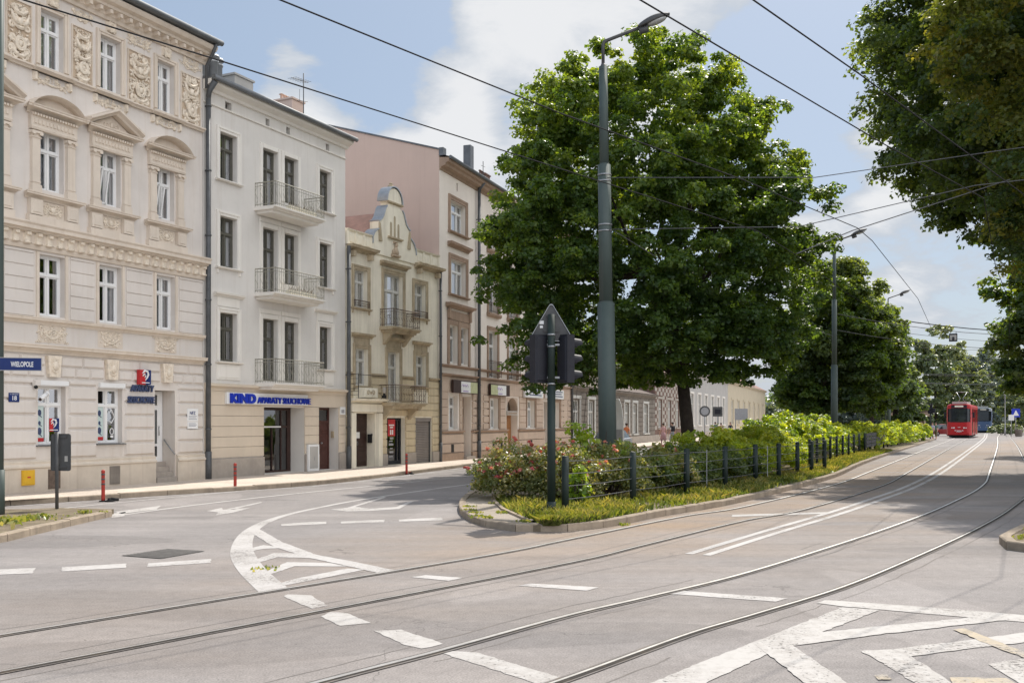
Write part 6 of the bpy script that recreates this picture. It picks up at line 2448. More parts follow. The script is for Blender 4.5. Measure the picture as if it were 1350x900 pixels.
# far-off greenery that reads as one mass
cent = []
for k in range(900):
    x = rnd.uniform(20, 330)
    cent.append((x, 330 + rnd.uniform(-15, 15), rnd.uniform(0, 12 + 3 * math.sin(x * 0.05) + 2 * math.sin(x * 0.13 + 1))))
cent = np.array(cent)
p, nn, idx = clump_points(cent, nr.uniform(2, 4, len(cent)), 40)
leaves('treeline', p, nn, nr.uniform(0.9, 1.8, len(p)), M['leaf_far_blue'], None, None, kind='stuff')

# ------------------------------------------------------------------ island planting


IRX, IRY = [p.x for p in ir[30:]], [p.y for p in ir[30:]]
FENCE = [(1.09, 20.4)] + [(1.09 + 0.6266 * (y - 20.4), y) for y in (23.15, 25.92, 28.34, 30.6, 32.6, 34.4, 35.9, 37.4)]
y = 37.4
while y < 100:
    y += 2.2 if y < 56 else 2.6
    xr = float(np.interp(y, IRY, IRX))
    FENCE.append((xr - 1.35 - 0.2, y))
fx = [p[0] for p in FENCE]
fy = [p[1] for p in FENCE]


def fence_x(y):
    return float(np.interp(y, fy, fx))


def bush(label, c, r, h, n, leaf, mt, seed, per=60, name='rose_bush', cat='bush', blossoms=0, bl_size=0.05, group=None, shoots=0):
    g = np.random.default_rng(seed)
    t = thing(name, label, cat, (c[0], c[1], SW), 0, group)
    a = g.uniform(0, 6.283, n)
    q = np.sqrt(g.random(n))
    z = h * (0.12 + 0.82 * g.random(n) * (1 - 0.55 * q ** 2.2))
    cent = np.stack([r[0] * q * np.cos(a), r[1] * q * np.sin(a), z], 1)
    rad = g.uniform(0.12, 0.24, n) * (h / 1.4 + 0.25)
    p, nn, idx = clump_points(cent, rad, per, 0.9, 0.4)
    p[:, 2] = np.maximum(p[:, 2], 0.02)
    ct = g.random(n)
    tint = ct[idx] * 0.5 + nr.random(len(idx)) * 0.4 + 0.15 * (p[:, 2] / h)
    leaves('foliage', p, nn, leaf * nr.uniform(0.6, 1.3, len(p)), mt, t, tint)
    mb = MB()
    for k in range(10):
        aa = 6.283 * k / 10
        mb.tube([(0.1 * math.cos(aa), 0.1 * math.sin(aa), -0.02), (r[0] * 0.5 * math.cos(aa), r[1] * 0.5 * math.sin(aa), h * 0.6)], [0.018, 0.006], 4)
    for k in range(shoots):
        x, yy = g.uniform(-r[0], r[0]) * 0.7, g.uniform(-r[1], r[1]) * 0.7
        mb.tube([(x, yy, h * 0.4), (x + g.uniform(-.2, .2), yy + g.uniform(-.2, .2), h * g.uniform(1.05, 1.3))], [0.01, 0.004], 4)
    mb.build('stems', M['bark'], t)
    if blossoms:
        # blossoms: little rosettes of petals
        sel = g.choice(len(p), blossoms * 3, replace=False)
        sel = sel[np.argsort(-(p[sel, 2] - p[sel, 1] * 0.35))][:blossoms]
        bc = p[sel] + np.array([0, -0.04, 0.03])
        pp, pn, ii = clump_points(bc, np.full(len(bc), bl_size), 12, 0.8, 0.3)
        tt = g.random(len(bc))[ii] * 0.8 + nr.random(len(ii)) * 0.2
        leaves('blossoms', pp, pn, np.full(len(pp), bl_size * 1.3), M['petal'], t, tt)
    return t


bush('rose bush full of pink and red blossoms at the island tip beside the traffic light', (-0.05, 24.3), (0.95, 1.2), 1.45, 130, 0.06, M['leaf_rose'], 1, 60, blossoms=55, bl_size=0.05)
bush('rose bush with faded pink blossoms directly behind the traffic light post', (1.25, 23.6), (1.0, 1.0), 1.5, 130, 0.06, M['leaf_rose'], 2, 60, blossoms=34, bl_size=0.045)
bush('rose bush with pale blossoms in front of the thick lamp pole', (2.45, 25.0), (1.1, 1.1), 1.45, 130, 0.065, M['leaf_rose'], 3, 60, blossoms=26, bl_size=0.045)
bush('rose bush with few pink blossoms right of the thick lamp pole behind the wires', (3.8, 27.2), (1.2, 1.2), 1.3, 120, 0.07, M['leaf_rose'], 4, 55, blossoms=20, bl_size=0.045)
bush('dark shaded bush under the big maple', (5.0, 29.8), (1.4, 1.4), 1.15, 110, 0.08, M['leaf_dark'], 5, 55, 'garden_bush', blossoms=0)
bush('tall young shoot with bright green leaves rising above the rose bushes', (1.55, 24.3), (0.3, 0.3), 2.1, 16, 0.11, M['leaf_bright'], 6, 22, 'sapling', 'sapling', shoots=3)
bush('bright green broad leaved sapling at the foot of the thick lamp pole', (2.5, 26.6), (0.65, 0.5), 1.5, 34, 0.13, M['leaf_bright'], 7, 30, 'sapling', 'sapling', shoots=2)
bush('bright green shrub just right of the first fence post', (1.5, 22.1), (0.22, 0.25), 0.95, 14, 0.1, M['leaf_bright'], 8, 24, 'sapling', 'sapling')


def hedge(label, pts, wd, h, n, leaf, mt, seed, per=55, top_tint=0.25):
    g = np.random.default_rng(seed)
    P = [Vector((p[0], p[1], 0)) for p in pts]
    base = P[0]
    t = thing('hedge', label, 'hedge', (base.x, base.y, SW))
    seg = [(b - a).length for a, b in zip(P, P[1:])]
    cum = np.concatenate([[0], np.cumsum(seg)])
    s = g.uniform(0, cum[-1], n)
    x = np.interp(s, cum, [p.x for p in P]) - base.x
    yv = np.interp(s, cum, [p.y for p in P]) - base.y
    lat = g.uniform(-1, 1, n)
    hh = h * (0.88 + 0.14 * np.sin(s * 0.9 + seed) + 0.08 * np.sin(s * 2.7))
    z = hh * np.sqrt(g.random(n)) * np.sqrt(np.maximum(1 - 0.6 * lat ** 4, 0.1))
    cent = np.stack([x + lat * wd * 0.85, yv + lat * wd * -0.45, z], 1)
    p, nn, idx = clump_points(cent, g.uniform(0.14, 0.26, n) * (1 + leaf * 3), per, 0.9, 0.4)
    p[:, 2] = np.maximum(p[:, 2], 0.02)
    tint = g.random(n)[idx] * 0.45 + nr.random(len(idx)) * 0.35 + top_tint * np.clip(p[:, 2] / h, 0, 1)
    leaves('foliage', p, nn, leaf * nr.uniform(0.6, 1.3, len(p)), mt, t, tint)
    mb = MB()
    for k in range(int(cum[-1] / 0.8)):
        q = g.uniform(0, cum[-1])
        xx = float(np.interp(q, cum, [p_.x for p_ in P])) - base.x
        yy = float(np.interp(q, cum, [p_.y for p_ in P])) - base.y
        mb.tube([(xx, yy, -0.02), (xx + g.uniform(-.2, .2), yy + g.uniform(-.2, .2), h * 0.7)], [0.02, 0.006], 4)
    mb.build('stems', M['bark'], t)
    return t


hl = [(5.9, 31.5), (8.0, 35.0), (9.6, 38.5), (11.2, 42)]
hedge('yellow green hedge with orange tips along the fence, right of the maple trunk', hl, 1.3, 1.5, 620, 0.1, M['leaf_hedge'], 21)
hedge('low dark green bushes in the shade along the wire fence', [(fence_x(25.5) - 0.9, 25.8), (fence_x(29) - 1.1, 29), (fence_x(33) - 1.2, 33)], 0.7, 0.95, 260, 0.08, M['leaf_dark'], 22)
hedge('pale flowering bush row behind the yellow green hedge under the smaller maple', [(10.8, 44), (13, 48), (16, 54)], 1.6, 2.1, 420, 0.13, M['leaf_bright'], 23)
hedge('long loose green hedge beside the black fence panels toward the tram stop', [(11.4, 42.5), (14.6, 49.5), (18.4, 58), (25.6, 70.5), (33.6, 87), (41.5, 101)], 1.3, 1.75, 900, 0.16, M['leaf_hedge'], 24, 45)

# grass and weeds
gp2, gn2, gs2, gt2 = [], [], [], []
for k in range(42000):
    y = 18.0 + 45 * (rnd.random() ** 2.0)
    x0 = fence_x(max(y, 20.4)) - 0.7
    if y < 24:
        x0 = float(np.interp(y, [17.9, 19.1, 21.1, 23.0, 26.0], [0.6, 0.26, -0.14, -0.36, -0.44]))
    x1 = float(np.interp(y, IRY, IRX)) - 0.2
    x = rnd.uniform(x0, x1)
    d = noise.noise(Vector((x * 0.8, y * 0.8, 3.0)))
    if d < -0.12 and rnd.random() < 0.75:
        continue
    gp2.append((x, y, SW + rnd.uniform(0.01, 0.07)))
    gn2.append((rnd.gauss(0, 1), rnd.gauss(0, 1), rnd.uniform(-0.3, 0.9)))
    gs2.append(rnd.uniform(0.05, 0.16))
    gt2.append(0.45 + 0.6 * d + rnd.uniform(-0.3, 0.3))
def blades(name, pos, hgt, mt, tint, **kw):
    """upright bent grass blades"""
    n = len(pos)
    a = nr.uniform(0, 6.283, n)
    d = np.stack([np.cos(a), np.sin(a), np.zeros(n)], 1)
    l = np.stack([np.cos(a + 1.57), np.sin(a + 1.57), np.zeros(n)], 1) * nr.normal(0, 0.45, (n, 1))
    h = hgt[:, None]
    z = np.array([0, 0, 1.0])
    w = (0.008 + 0.02 * hgt)[:, None]
    v = np.empty((n, 5, 3), np.float32)
    v[:, 0] = pos - d * w
    v[:, 1] = pos + d * w
    v[:, 2] = pos + d * w * 0.8 + (z * 0.6 + l * 0.35) * h
    v[:, 3] = pos + (z * 0.85 + l) * h
    v[:, 4] = pos - d * w * 0.8 + (z * 0.6 + l * 0.35) * h
    me = bpy.data.meshes.new(name)
    me.vertices.add(n * 5)
    me.vertices.foreach_set('co', v.reshape(-1))
    me.loops.add(n * 5)
    me.loops.foreach_set('vertex_index', np.arange(n * 5, dtype=np.int32))
    me.polygons.add(n)
    me.polygons.foreach_set('loop_start', (np.arange(n) * 5).astype(np.int32))
    at = me.attributes.new('tint', 'FLOAT', 'POINT')
    at.data.foreach_set('value', np.repeat(np.clip(tint, 0, 1), 5).astype(np.float32))
    me.materials.append(mt)
    me.update(calc_edges=True)
    me.validate()
    o = bpy.data.objects.new(name, me)
    COL.objects.link(o)
    for k, val in kw.items():
        o[k] = val
    return o


gp2 = np.array(gp2)
gp2[:, 2] = SW - 0.01
gt2 = np.array(gt2)
gh = np.array(gs2) * (1.0 + 0.9 * np.clip(gt2, 0, 1))
blades('grass', gp2, gh, M['grass'], gt2 + nr.uniform(-0.15, 0.15, len(gt2)), kind='stuff')
sel = nr.random(len(gp2)) < 0.16
leaves('ground_weeds', gp2[sel] + np.array([0, 0, 0.06]), np.stack([nr.normal(0, 0.5, sel.sum()), nr.normal(0, 0.5, sel.sum()), np.ones(sel.sum())], 1), nr.uniform(0.03, 0.09, sel.sum()), M['leaf_bright'], None, gt2[sel], kind='stuff')
# tufts on the paved tip and on the refuge island
wp, wn, ws_, wt = [], [], [], []


def tuft(cx, cy, n, r, s, z=SW):
    for k in range(n):
        wp.append((cx + rnd.gauss(0, r), cy + rnd.gauss(0, r), z + rnd.uniform(0.01, 0.5 * s)))
        wn.append((rnd.gauss(0, 1), rnd.gauss(0, 1), rnd.uniform(-0.4, 0.8)))
        ws_.append(rnd.uniform(0.5, 1.2) * s)
        wt.append(rnd.uniform(0.2, 0.9))


for px, py in ((618, 668), (620, 673), (624, 677), (630, 681), (690, 688), (650, 664), (662, 676), (641, 683)):
    tuft(*G(px, py, SW), 40, 0.07, 0.06)
for px, py, n, r, s in ((33, 685, 70, 0.12, 0.09), (50, 681, 60, 0.13, 0.08), (3, 688, 90, 0.15, 0.13), (-20, 690, 120, 0.3, 0.12), (110, 675.5, 40, 0.06, 0.07), (137, 675, 20, 0.04, 0.05), (70, 684, 20, 0.2, 0.04), (90, 680, 14, 0.2, 0.04)):
    tuft(*G(px, py, SW), n, r, s)
for k in range(60):
    yy = rnd.uniform(15.4, 22)
    tuft(float(np.interp(yy, [15.25, 15.9, 17.2, 20.3, 24.4], [7.72, 7.75, 8.6, 11.0, 14.5])) + rnd.uniform(0.5, 3), yy, 26, 0.15, 0.08)
tuft(*G(352, 750), 26, 0.09, 0.045, 0.0)
tuft(*G(824, 692), 26, 0.07, 0.06, 0.0)
leaves('weeds', np.array(wp), np.array(wn), np.array(ws_), M['grass'], None, np.array(wt), kind='stuff')

# ------------------------------------------------------------------ fence along the island
fn = thing('wire_fence', 'low dark green fence of posts and grey wires along the island edge', 'fence', (FENCE[0][0], FENCE[0][1], SW))
bx_, by_ = FENCE[0]
for i, (x, y) in enumerate(FENCE):
    mb = MB()
    r = 0.075 if i < 9 else 0.06
    mb.tube([(x - bx_, y - by_, -0.05), (x - bx_, y - by_, 1.15)], r, 12)
    mb.tube([(x - bx_, y - by_, 1.15), (x - bx_, y - by_, 1.17)], [r, r * 0.6], 12)
    mb.build('post', M['green_steel'], fn)
for i in range(len(FENCE) - 1):
    (x0, y0), (x1, y1) = FENCE[i], FENCE[i + 1]
    if y0 < 56:
        for z in (0.28, 0.55, 0.8, 1.06):
            mb = MB()
            sag = 0.02
            mb.tube([(x0 - bx_, y0 - by_, z), ((x0 + x1) / 2 - bx_, (y0 + y1) / 2 - by_, z - sag), (x1 - bx_, y1 - by_, z)], 0.009, 5)
            mb.build('wire', M['wire_grey'], fn)
        if i == 2 or i == 4:
            mb = MB()
            xm, ym = (x0 + x1) / 2, (y0 + y1) / 2
            mb.tube([(xm - bx_, ym - by_, 0.0), (xm - bx_, ym - by_, 1.1)], 0.012, 5)
            mb.build('stay', M['galv'], fn)
k = 0
for i in range(len(FENCE) - 1):
    (x0, y0), (x1, y1) = FENCE[i], FENCE[i + 1]
    if y0 >= 56 and i % 5 not in (2,) and y1 < 96:
        a = math.atan2(y1 - y0, x1 - x0)
        L = math.hypot(x1 - x0, y1 - y0)
        t = thing('fence_panel', 'black slatted panel on the far part of the island fence', 'fence panel', (x0, y0, SW), a, 'black panels on the island fence')
        mb = MB()
        for z in (0.3, 0.52, 0.74, 0.96):
            mb.box(0.05, L - 0.05, -0.09, -0.06, z, z + 0.19)
        mb.build('slats', M['signal_black'], t)
        mb = MB()
        mb.box(L * 0.3, L * 0.34, -0.06, -0.03, 0.28, 1.16)
        mb.box(L * 0.7, L * 0.74, -0.06, -0.03, 0.28, 1.16)
        mb.build('frame', M['green_steel'], t)
        k += 1

# ------------------------------------------------------------------ lamp poles
def lamp_pole(label, loc, rz, H, k=1.0, lean=0.0, name='street_lamp', arm=True, bands=()):
    """stepped tram pole with a bent arm and a cobra lamp head"""
    t = thing(name, label, 'street lamp' if arm else 'pole', loc, rz)
    top = H - 0.75
    z1, z2 = top * 0.435, top * 0.765
    mb = MB()
    R0, R1_, R2_ = 0.26 * k, 0.195 * k, 0.135 * k
    X = lambda z: lean * z
    mb.tube([(0, 0, -0.05), (X(z1), 0, z1)], [R0 * 1.02, R0 * 0.96], 20)
    mb.tube([(X(z1), 0, z1), (X(z1 + 0.05), 0, z1 + 0.05)], [R0 * 0.96, R1_], 20)
    mb.tube([(X(z1 + 0.05), 0, z1 + 0.05), (X(z2), 0, z2)], [R1_, R1_ * 0.96], 20)
    mb.tube([(X(z2), 0, z2), (X(z2 + 0.04), 0, z2 + 0.04)], [R1_ * 0.96, R2_], 20)
    mb.tube([(X(z2 + 0.04), 0, z2 + 0.04), (X(top), 0, top)], [R2_, R2_ * 0.92], 20)
    mb.build('pole', M['pole_grey'], t)
    mb = MB()
    for z in bands:
        for dz in (-0.09, 0.09):
            mb.tube([(X(z), 0, z + dz - 0.02), (X(z), 0, z + dz + 0.02)], R1_ * 1.05, 20)
    if bands:
        mb.build('clamp_band', M['galv'], t)
    if arm:
        mb = MB()
        x0 = X(top)
        mb.tube([(x0, 0, top - 0.1), (x0, 0, top + 0.1)], [R2_ * 0.95, 0.05], 12)
        mb.tube([(x0, 0, top), (x0, 0, H - 0.12), (x0 + 0.03, 0, H - 0.02), (x0 + 0.14, 0, H + 0.02), (x0 + 1.12, 0, H + 0.36)], 0.05, 10)
        mb.build('arm', M['dark_galv'], t)
        mb = MB()
        n = 10
        secs = []
        for i in range(n + 1):
            q = i / n
            x = x0 + 1.0 + 0.92 * q
            w = 0.2 * math.sin(math.pi * (0.12 + 0.8 * q)) ** 0.7
            hh = 0.17 * math.sin(math.pi * (0.1 + 0.85 * q)) ** 0.8
            zc = H + 0.34 + 0.33 * q
            secs.append([(x, w * math.cos(a), zc + hh * max(math.sin(a), -0.28)) for a in [2 * math.pi * j / 14 for j in range(14)]])
        vs = [p for s_ in secs for p in s_]
        mb.smooth = True
        mb.add(vs, [(i * 14 + j, i * 14 + (j + 1) % 14, (i + 1) * 14 + (j + 1) % 14, (i + 1) * 14 + j) for i in range(n) for j in range(14)] + [tuple(range(14)), tuple(n * 14 + j for j in range(14))])
        mb.smooth = False
        mb.tube([(x0 + 1.05, 0, H + 0.22), (x0 + 1.3, 0, H + 0.3)], 0.1, 8)
        hd = mb.build('lamp_head', M['dark_galv'], t)
        mb = MB()
        mb.blob((x0 + 1.55, 0, H + 0.52), 0.3, 12, 8, (0.95, 0.55, 0.28))
        mb.v = [(x, y, z - 0.03 + 0.33 * (x - x0 - 1.55)) for x, y, z in mb.v]
        mb.build('lamp_glass', M['lamp_glass'], hd)
    return t


P1 = (2.80, 29.0, SW)
lamp_pole('thick grey green stepped lamp pole rising out of the rose bushes', P1, R(-8), 12.95, 1.0, -0.012, bands=(8.95, 7.5))
P2 = (19.75, 61.0, SW)
lamp_pole('slimmer dark street lamp standing in the hedge right of the smaller maple', P2, R(-8), 12.9, 0.8)
P3 = (34.0, 90.0, SW)
lamp_pole('small distant street lamp just above the far hedge beside the treetops', P3, R(-8), 13.0, 0.9)
P4 = (47.5, 120.0, SW)
lamp_pole('bare dark wire pole behind the farthest street lamp near the kiosk', P4, 0, 14.5, 0.9, arm=False, name='wire_pole')
PR1 = (22.5, 27.5, SW)
lamp_pole('grey wire pole hidden in the tree at the right of the tracks', PR1, 0, 11.0, 0.8, arm=False, name='wire_pole')
PR2 = (42.5, 76.0, SW)
lamp_pole('grey wire pole at the right edge of the far tracks', PR2, 0, 10.5, 0.7, arm=False, name='wire_pole')

# ------------------------------------------------------------------ overhead wires


def wire(label, pts, r=0.011, m='wire', sag=0.0, name='overhead_wire', n=8):
    P = [Vector(p) for p in pts]
    if sag:
        out = []
        for a, b in zip(P, P[1:]):
            for k in range(n):
                t = k / n
                out.append(a.lerp(b, t) - Vector((0, 0, sag * 4 * t * (1 - t))))
        out.append(P[-1])
        P = out
    o = P[0].copy()
    mb = MB()
    mb.tube([tuple(p - o) for p in P], r, 6)
    w = mb.build(name, M[m], None, tuple(o))
    return tag(w, label, 'wire')


HW = 5.8
t1 = offset(R2, -0.7)
t2 = offset(R3, 0.7)
w1 = [(-9.5, 2.5, HW), (-4.4, 9.0, HW), (-3.17, 10.4, HW), (0.05, 14.2, HW), (4.9, 19.9, HW), (6.4, 22.6, HW)] + [(p.x, p.y, HW) for p in t1 if 28 < p.y < 230][::4]
wire('black contact wire crossing in front of the cream tenement to the big tree', w1, 0.008)
wire('black wire crossing the sky above the pale tenement towards the lamp pole', [(-5.5, 5.0, HW), (-2.1, 8.98, HW), (0.6, 12.3, HW), (3.65, 15.7, HW), (6.8, 19.6, HW), (7.6, 21.0, HW), (12.6, 30.9, HW), (17.0, 40.4, HW)], 0.008)
w3 = [(-3.2, 4.0, HW), (1.15, 8.98, HW), (5.1, 13.66, HW), (8.06, 17.0, HW), (11.8, 24.3, HW)] + [(p.x, p.y, HW) for p in t2 if 30 < p.y < 230][::4]
wire('black contact wire passing the lamp head and bending down at the right', w3, 0.008)
wire('thin black wire crossing the upper right sky into the leaves', [(-2.0, 4.0, HW), (2.17, 8.98, HW), (3.8, 10.9, HW), (8.5, 16.6, HW), (12.9, 22.9, HW), (16.8, 30, HW)], 0.008)
wire('upper grey span wire from the thick lamp pole across the tracks', [(2.75, 28.85, 9.05), (8.4, 27.6, 8.75), (13.0, 27.0, 9.3), (22.5, 27.5, 10.7)], 0.012, 'wire_grey')
wire('lower grey span wire from the thick lamp pole across the tracks', [(2.76, 28.85, 7.55), (7.9, 27.4, 7.35), (12.2, 26.2, 8.2), (22.5, 27.5, 9.6)], 0.012, 'wire_grey')
wire('short grey bracing wire running up from the contact wire to the right', [(6.55, 22.9, HW + 0.05), (8.4, 24.6, 6.7), (13.3, 26.6, 8.45)], 0.014, 'wire_grey')
wire('thin grey wire from the lower span wire down to the hedge lamp', [(3.0, 28.9, 7.5), (9.0, 40, 6.6), (19.75, 61, 7.2)], 0.009, 'wire_grey')
for k, (a, b, za, zb, lab) in enumerate([
        (P2, PR2, 8.6, 8.6, 'grey span wire from the hedge lamp to the right wire pole'),
        (P2, PR2, 7.6, 7.6, 'second lower grey span wire from the hedge lamp to the right'),
        (P3, (58, 100, 0), 11.3, 11.0, 'thick insulated feeder cable hanging across the tracks'),
        (P3, (58, 100, 0), 10.2, 10.0, 'thin span wire carrying the small square sign'),
        (P4, (68, 118, 0), 11.0, 11.0, 'far span wire low over the tracks near the treetops'),
        (P4, (68, 118, 0), 9.6, 9.8, 'second far span wire in front of the hazy trees')]):
    wire(lab, [(a[0], a[1], za), (b[0], b[1], zb)], 0.045 if k == 2 else 0.02, 'wire' if k == 2 else 'wire_grey', 0.5)
for k in range(9):
    yy = 112 + k * 9
    pa = [p for p in t1 if p.y > yy][0]
    z = 7.0 + 0.4 * (k % 3)
    wire('thin distant span wire crossing above the trams', [(pa.x - 9, pa.y + 1, z + 0.6), (pa.x + 15, pa.y - 4, z + 0.4)], 0.025, 'wire_grey', 0.3)['group'] = 'thin distant span wires above the trams'
wire('dark looped cable curling down beside the farthest lamp', [(36.5, 92.0, 11.2), (35.9, 92, 10.9), (35.5, 92, 9.8), (35.0, 92, 8.9), (34.3, 92, 8.6), (33.6, 91.5, 8.8)], 0.05, 'wire')
sg = thing('hanging_sign', 'small dark square tram sign hanging from a span wire above the tracks', 'sign', (41.3, 93.2, 9.5), R(-20))
mb = MB()
mb.box(-0.36, 0.36, -0.04, 0.04, -0.05, 0.7)
mb.build('panel', M['signal_black'], sg)
mb = MB()
mb.box(-0.28, 0.28, -0.055, -0.04, 0.38, 0.56)
mb.box(-0.28, -0.1, -0.055, -0.04, 0.08, 0.38)
mb.box(0.1, 0.28, -0.055, -0.04, 0.08, 0.38)
mb.build('symbol', M['silver_wall'], sg)
mb = MB()
mb.tube([(-0.25, 0, 0.7), (-0.25, 0, 0.85)], 0.02, 5)
mb.tube([(0.25, 0, 0.7), (0.25, 0, 0.85)], 0.02, 5)
mb.build('hanger', M['dark_galv'], sg)

# ------------------------------------------------------------------ traffic light seen from behind
TLx, TLy = 0.80, 20.25
tl = thing('traffic_light', 'dark green post with two black signal heads and a triangular sign seen from behind', 'traffic light', (TLx, TLy, SW), R(0))
mb = MB()
mb.tube([(0, 0, -0.05), (0, 0, 0.25)], 0.095, 14)
mb.tube([(0, 0, 0.25), (0, 0, 2.6)], 0.085, 14)
mb.tube([(0, 0, 2.6), (0, 0, 4.05)], 0.075, 14)
mb.build('post', M['green_steel'], tl)
mb = MB()
for z in (2.62, 3.38, 3.62):
    mb.tube([(0, 0, z), (0, 0, z + 0.035)], 0.083, 14)
mb.box(-0.2, 0.2, 0.06, 0.1, 3.42, 3.46)
mb.box(-0.2, 0.2, 0.06, 0.1, 2.75, 2.79)
mb.build('bracket', M['galv'], tl)


def signal_head(x, y, rz, w, hgt, visor_side):
    h = MB()
    h.box(-w / 2, w / 2, -0.07, 0.12, 0, hgt)
    h.pillow(-w / 2 + 0.02, w / 2 - 0.02, 0.03, hgt - 0.03, 0.07, 0.09, 0.03)
    for k in (1, 2):
        h.box(-w / 2 - 0.004, w / 2 + 0.004, -0.075, 0.124, hgt * k / 3 - 0.006, hgt * k / 3 + 0.006)
    o = h.build('signal_head', M['signal_black'], tl, (x, y, 2.66))
    o.rotation_euler = (0, 0, rz)
    for k in range(3):
        zc = hgt * (k + 0.5) / 3
        v = MB()
        r = 0.115
        n = 12
        a = [(r * math.cos(t), r * math.sin(t)) for t in [math.pi * (-0.25 + 1.5 * j / n) for j in range(n + 1)]]
        ln = [0.26 if math.sin(math.pi * (-0.25 + 1.5 * j / n)) > -0.2 else 0.12 for j in range(n + 1)]
        vs = [(p[0], 0.12, zc + p[1]) for p in a] + [(p[0], 0.12 + l, zc + p[1] - 0.02) for p, l in zip(a, ln)]
        vs += [(p[0] * 0.94, 0.12, zc + p[1] * 0.94) for p in a] + [(p[0] * 0.94, 0.12 + l, zc + p[1] * 0.94 - 0.02) for p, l in zip(a, ln)]
        m_ = n + 1
        v.add(vs, [(j, j + 1, m_ + j + 1, m_ + j) for j in range(n)] + [(2 * m_ + j, 3 * m_ + j, 3 * m_ + j + 1, 2 * m_ + j + 1) for j in range(n)] + [(m_ + j, m_ + j + 1, 3 * m_ + j + 1, 3 * m_ + j) for j in range(n)])
        v.build('visor', M['signal_black'], o)
        v = MB()
        v.tube([(0, 0.115, zc), (0, 0.135, zc)], [0.105, 0.08], 14)
        v.build('lens', M['lens'], o)
    return o


signal_head(-0.235, 0.06, R(35), 0.33, 0.98, 0)
signal_head(0.28, 0.06, R(-55), 0.33, 0.98, 0)
# triangular sign, back side
mb = MB()
tri = []
Lt, rt = 0.47, 0.05
ctr3 = [(-0.39, 3.56), (0.39, 3.56), (0.0, 4.22)]
for i, (cx_, cz_) in enumerate(ctr3):
    a0 = [-150, -90 + 0, 30][i]
    a1 = a0 + 120 if i != 1 else 30
    for k in range(7):
        a = R([210, -90, 30][i] + 120 * k / 6) if i != 0 else R(150 + 120 * k / 6)
        tri.append((cx_ + rt * math.cos(a), cz_ + rt * math.sin(a)))
mb.prism(tri, 0.085, 0.092)
sgn = mb.build('warning_sign', M['dark_galv'], tl)
mb = MB()
cx_, cz_ = 0.0, 3.79
n = len(tri)
inn = [(cx_ + (x - cx_) * 0.955, cz_ + (z - cz_) * 0.955) for x, z in tri]
vs = [(x, 0.066, z) for x, z in tri] + [(x, 0.066, z) for x, z in inn] + [(x, 0.095, z) for x, z in tri]
mb.add(vs, [(j, (j + 1) % n, n + (j + 1) % n, n + j) for j in range(n)] + [(j, 2 * n + j, 2 * n + (j + 1) % n, (j + 1) % n) for j in range(n)])
mb.build('rim', M['galv'], sgn)
mb = MB()
mb.box(-0.24, -0.15, 0.081, 0.085, 3.86, 3.93)
mb.box(-0.23, -0.17, 0.081, 0.085, 3.78, 3.83)
mb.build('sticker', M['white'], sgn)
mb = MB()
mb.box(-0.16, 0.16, 0.06, 0.085, 3.7, 3.74)
mb.box(-0.1, 0.1, 0.06, 0.085, 4.02, 4.05)
mb.build('clamp', M['dark_galv'], sgn)

# ------------------------------------------------------------------ left edge: street name sign, sign seen from behind, bollards
sp = thing('street_sign', 'navy street name sign on a tall grey post at the left edge', 'street sign', (-10.40, 20.2, SW), R(14))
mb = MB()
mb.tube([(0, 0, -0.05), (0, 0, 14.0)], 0.08, 14)
mb.tube([(0, 0, 0), (0, 0, 0.9)], 0.1, 14)
mb.build('post', M['pole_grey'], sp)
mb = MB()
mb.box(0.02, 0.82, -0.13, -0.11, 2.90, 3.17)
pl = mb.build('name_plate', M['sign_blue'], sp)
mb = MB()
for a, b, c, d in ((0.02, 0.82, 2.90, 2.912), (0.02, 0.82, 3.158, 3.17), (0.02, 0.032, 2.912, 3.158), (0.808, 0.82, 2.912, 3.158)):
    mb.box(a, b, -0.134, -0.129, c, d)
mb.build('border', M['silver_wall'], pl)
text_mesh('WIELOPOLE', 0.145, M['white'], 0.001, pl, (0.24, -0.1315, 2.985), FACE, 0.003, fit=0.42)
mb = MB()
for z in (2.95, 3.12):
    mb.tube([(0, 0, z - 0.02), (0, 0, z + 0.02)], 0.095, 14)
    mb.box(0.05, 0.12, -0.11, -0.06, z - 0.015, z + 0.015)
mb.build('clamp', M['galv'], sp)

sb = thing('traffic_sign', 'grey back of a tall rectangular traffic sign on the weedy refuge island', 'traffic sign', (*G(75, 670, SW), SW - 0.01), R(-8))
mb = MB()
mb.tube([(0, 0, -0.05), (0, 0, 1.62)], 0.036, 12)
mb.build('post', M['dark_galv'], sb)
mb = MB()
n = 6
W, Hh, r = 0.46, 0.8, 0.05
rr_ = [(x, z) for cx_, cz_, a0 in ((W / 2 - r + 0.06, 0.82 + r, -90), (W / 2 - r + 0.06, 0.82 + Hh - r, 0), (-W / 2 + r + 0.06, 0.82 + Hh - r, 90), (-W / 2 + r + 0.06, 0.82 + r, 180)) for x, z in [(cx_ + r * math.cos(R(a0 + 15 * k)), cz_ + r * math.sin(R(a0 + 15 * k))) for k in range(7)]]
mb.prism(rr_, 0.05, 0.062)
bd = mb.build('board', M['dark_galv'], sb)
mb = MB()
mb.box(0.15, 0.22, 0.044, 0.05, 1.02, 1.14)
mb.build('sticker', M['silver_wall'], bd)
mb = MB()
for z in (0.9, 1.55):
    mb.box(-0.1, 0.2, 0.028, 0.05, z - 0.02, z + 0.02)
mb.box(-0.04, 0.04, 0.02, 0.05, 0.84, 1.6)
mb.build('clamp', M['dark_galv'], sb)
# flange of the board
mb = MB()
n = len(rr_)
mb.add([(x, 0.035, z) for x, z in rr_] + [(x, 0.062, z) for x, z in rr_], [(j, (j + 1) % n, n + (j + 1) % n, n + j) for j in range(n)])
mb.build('rim', M['dark_galv'], bd)


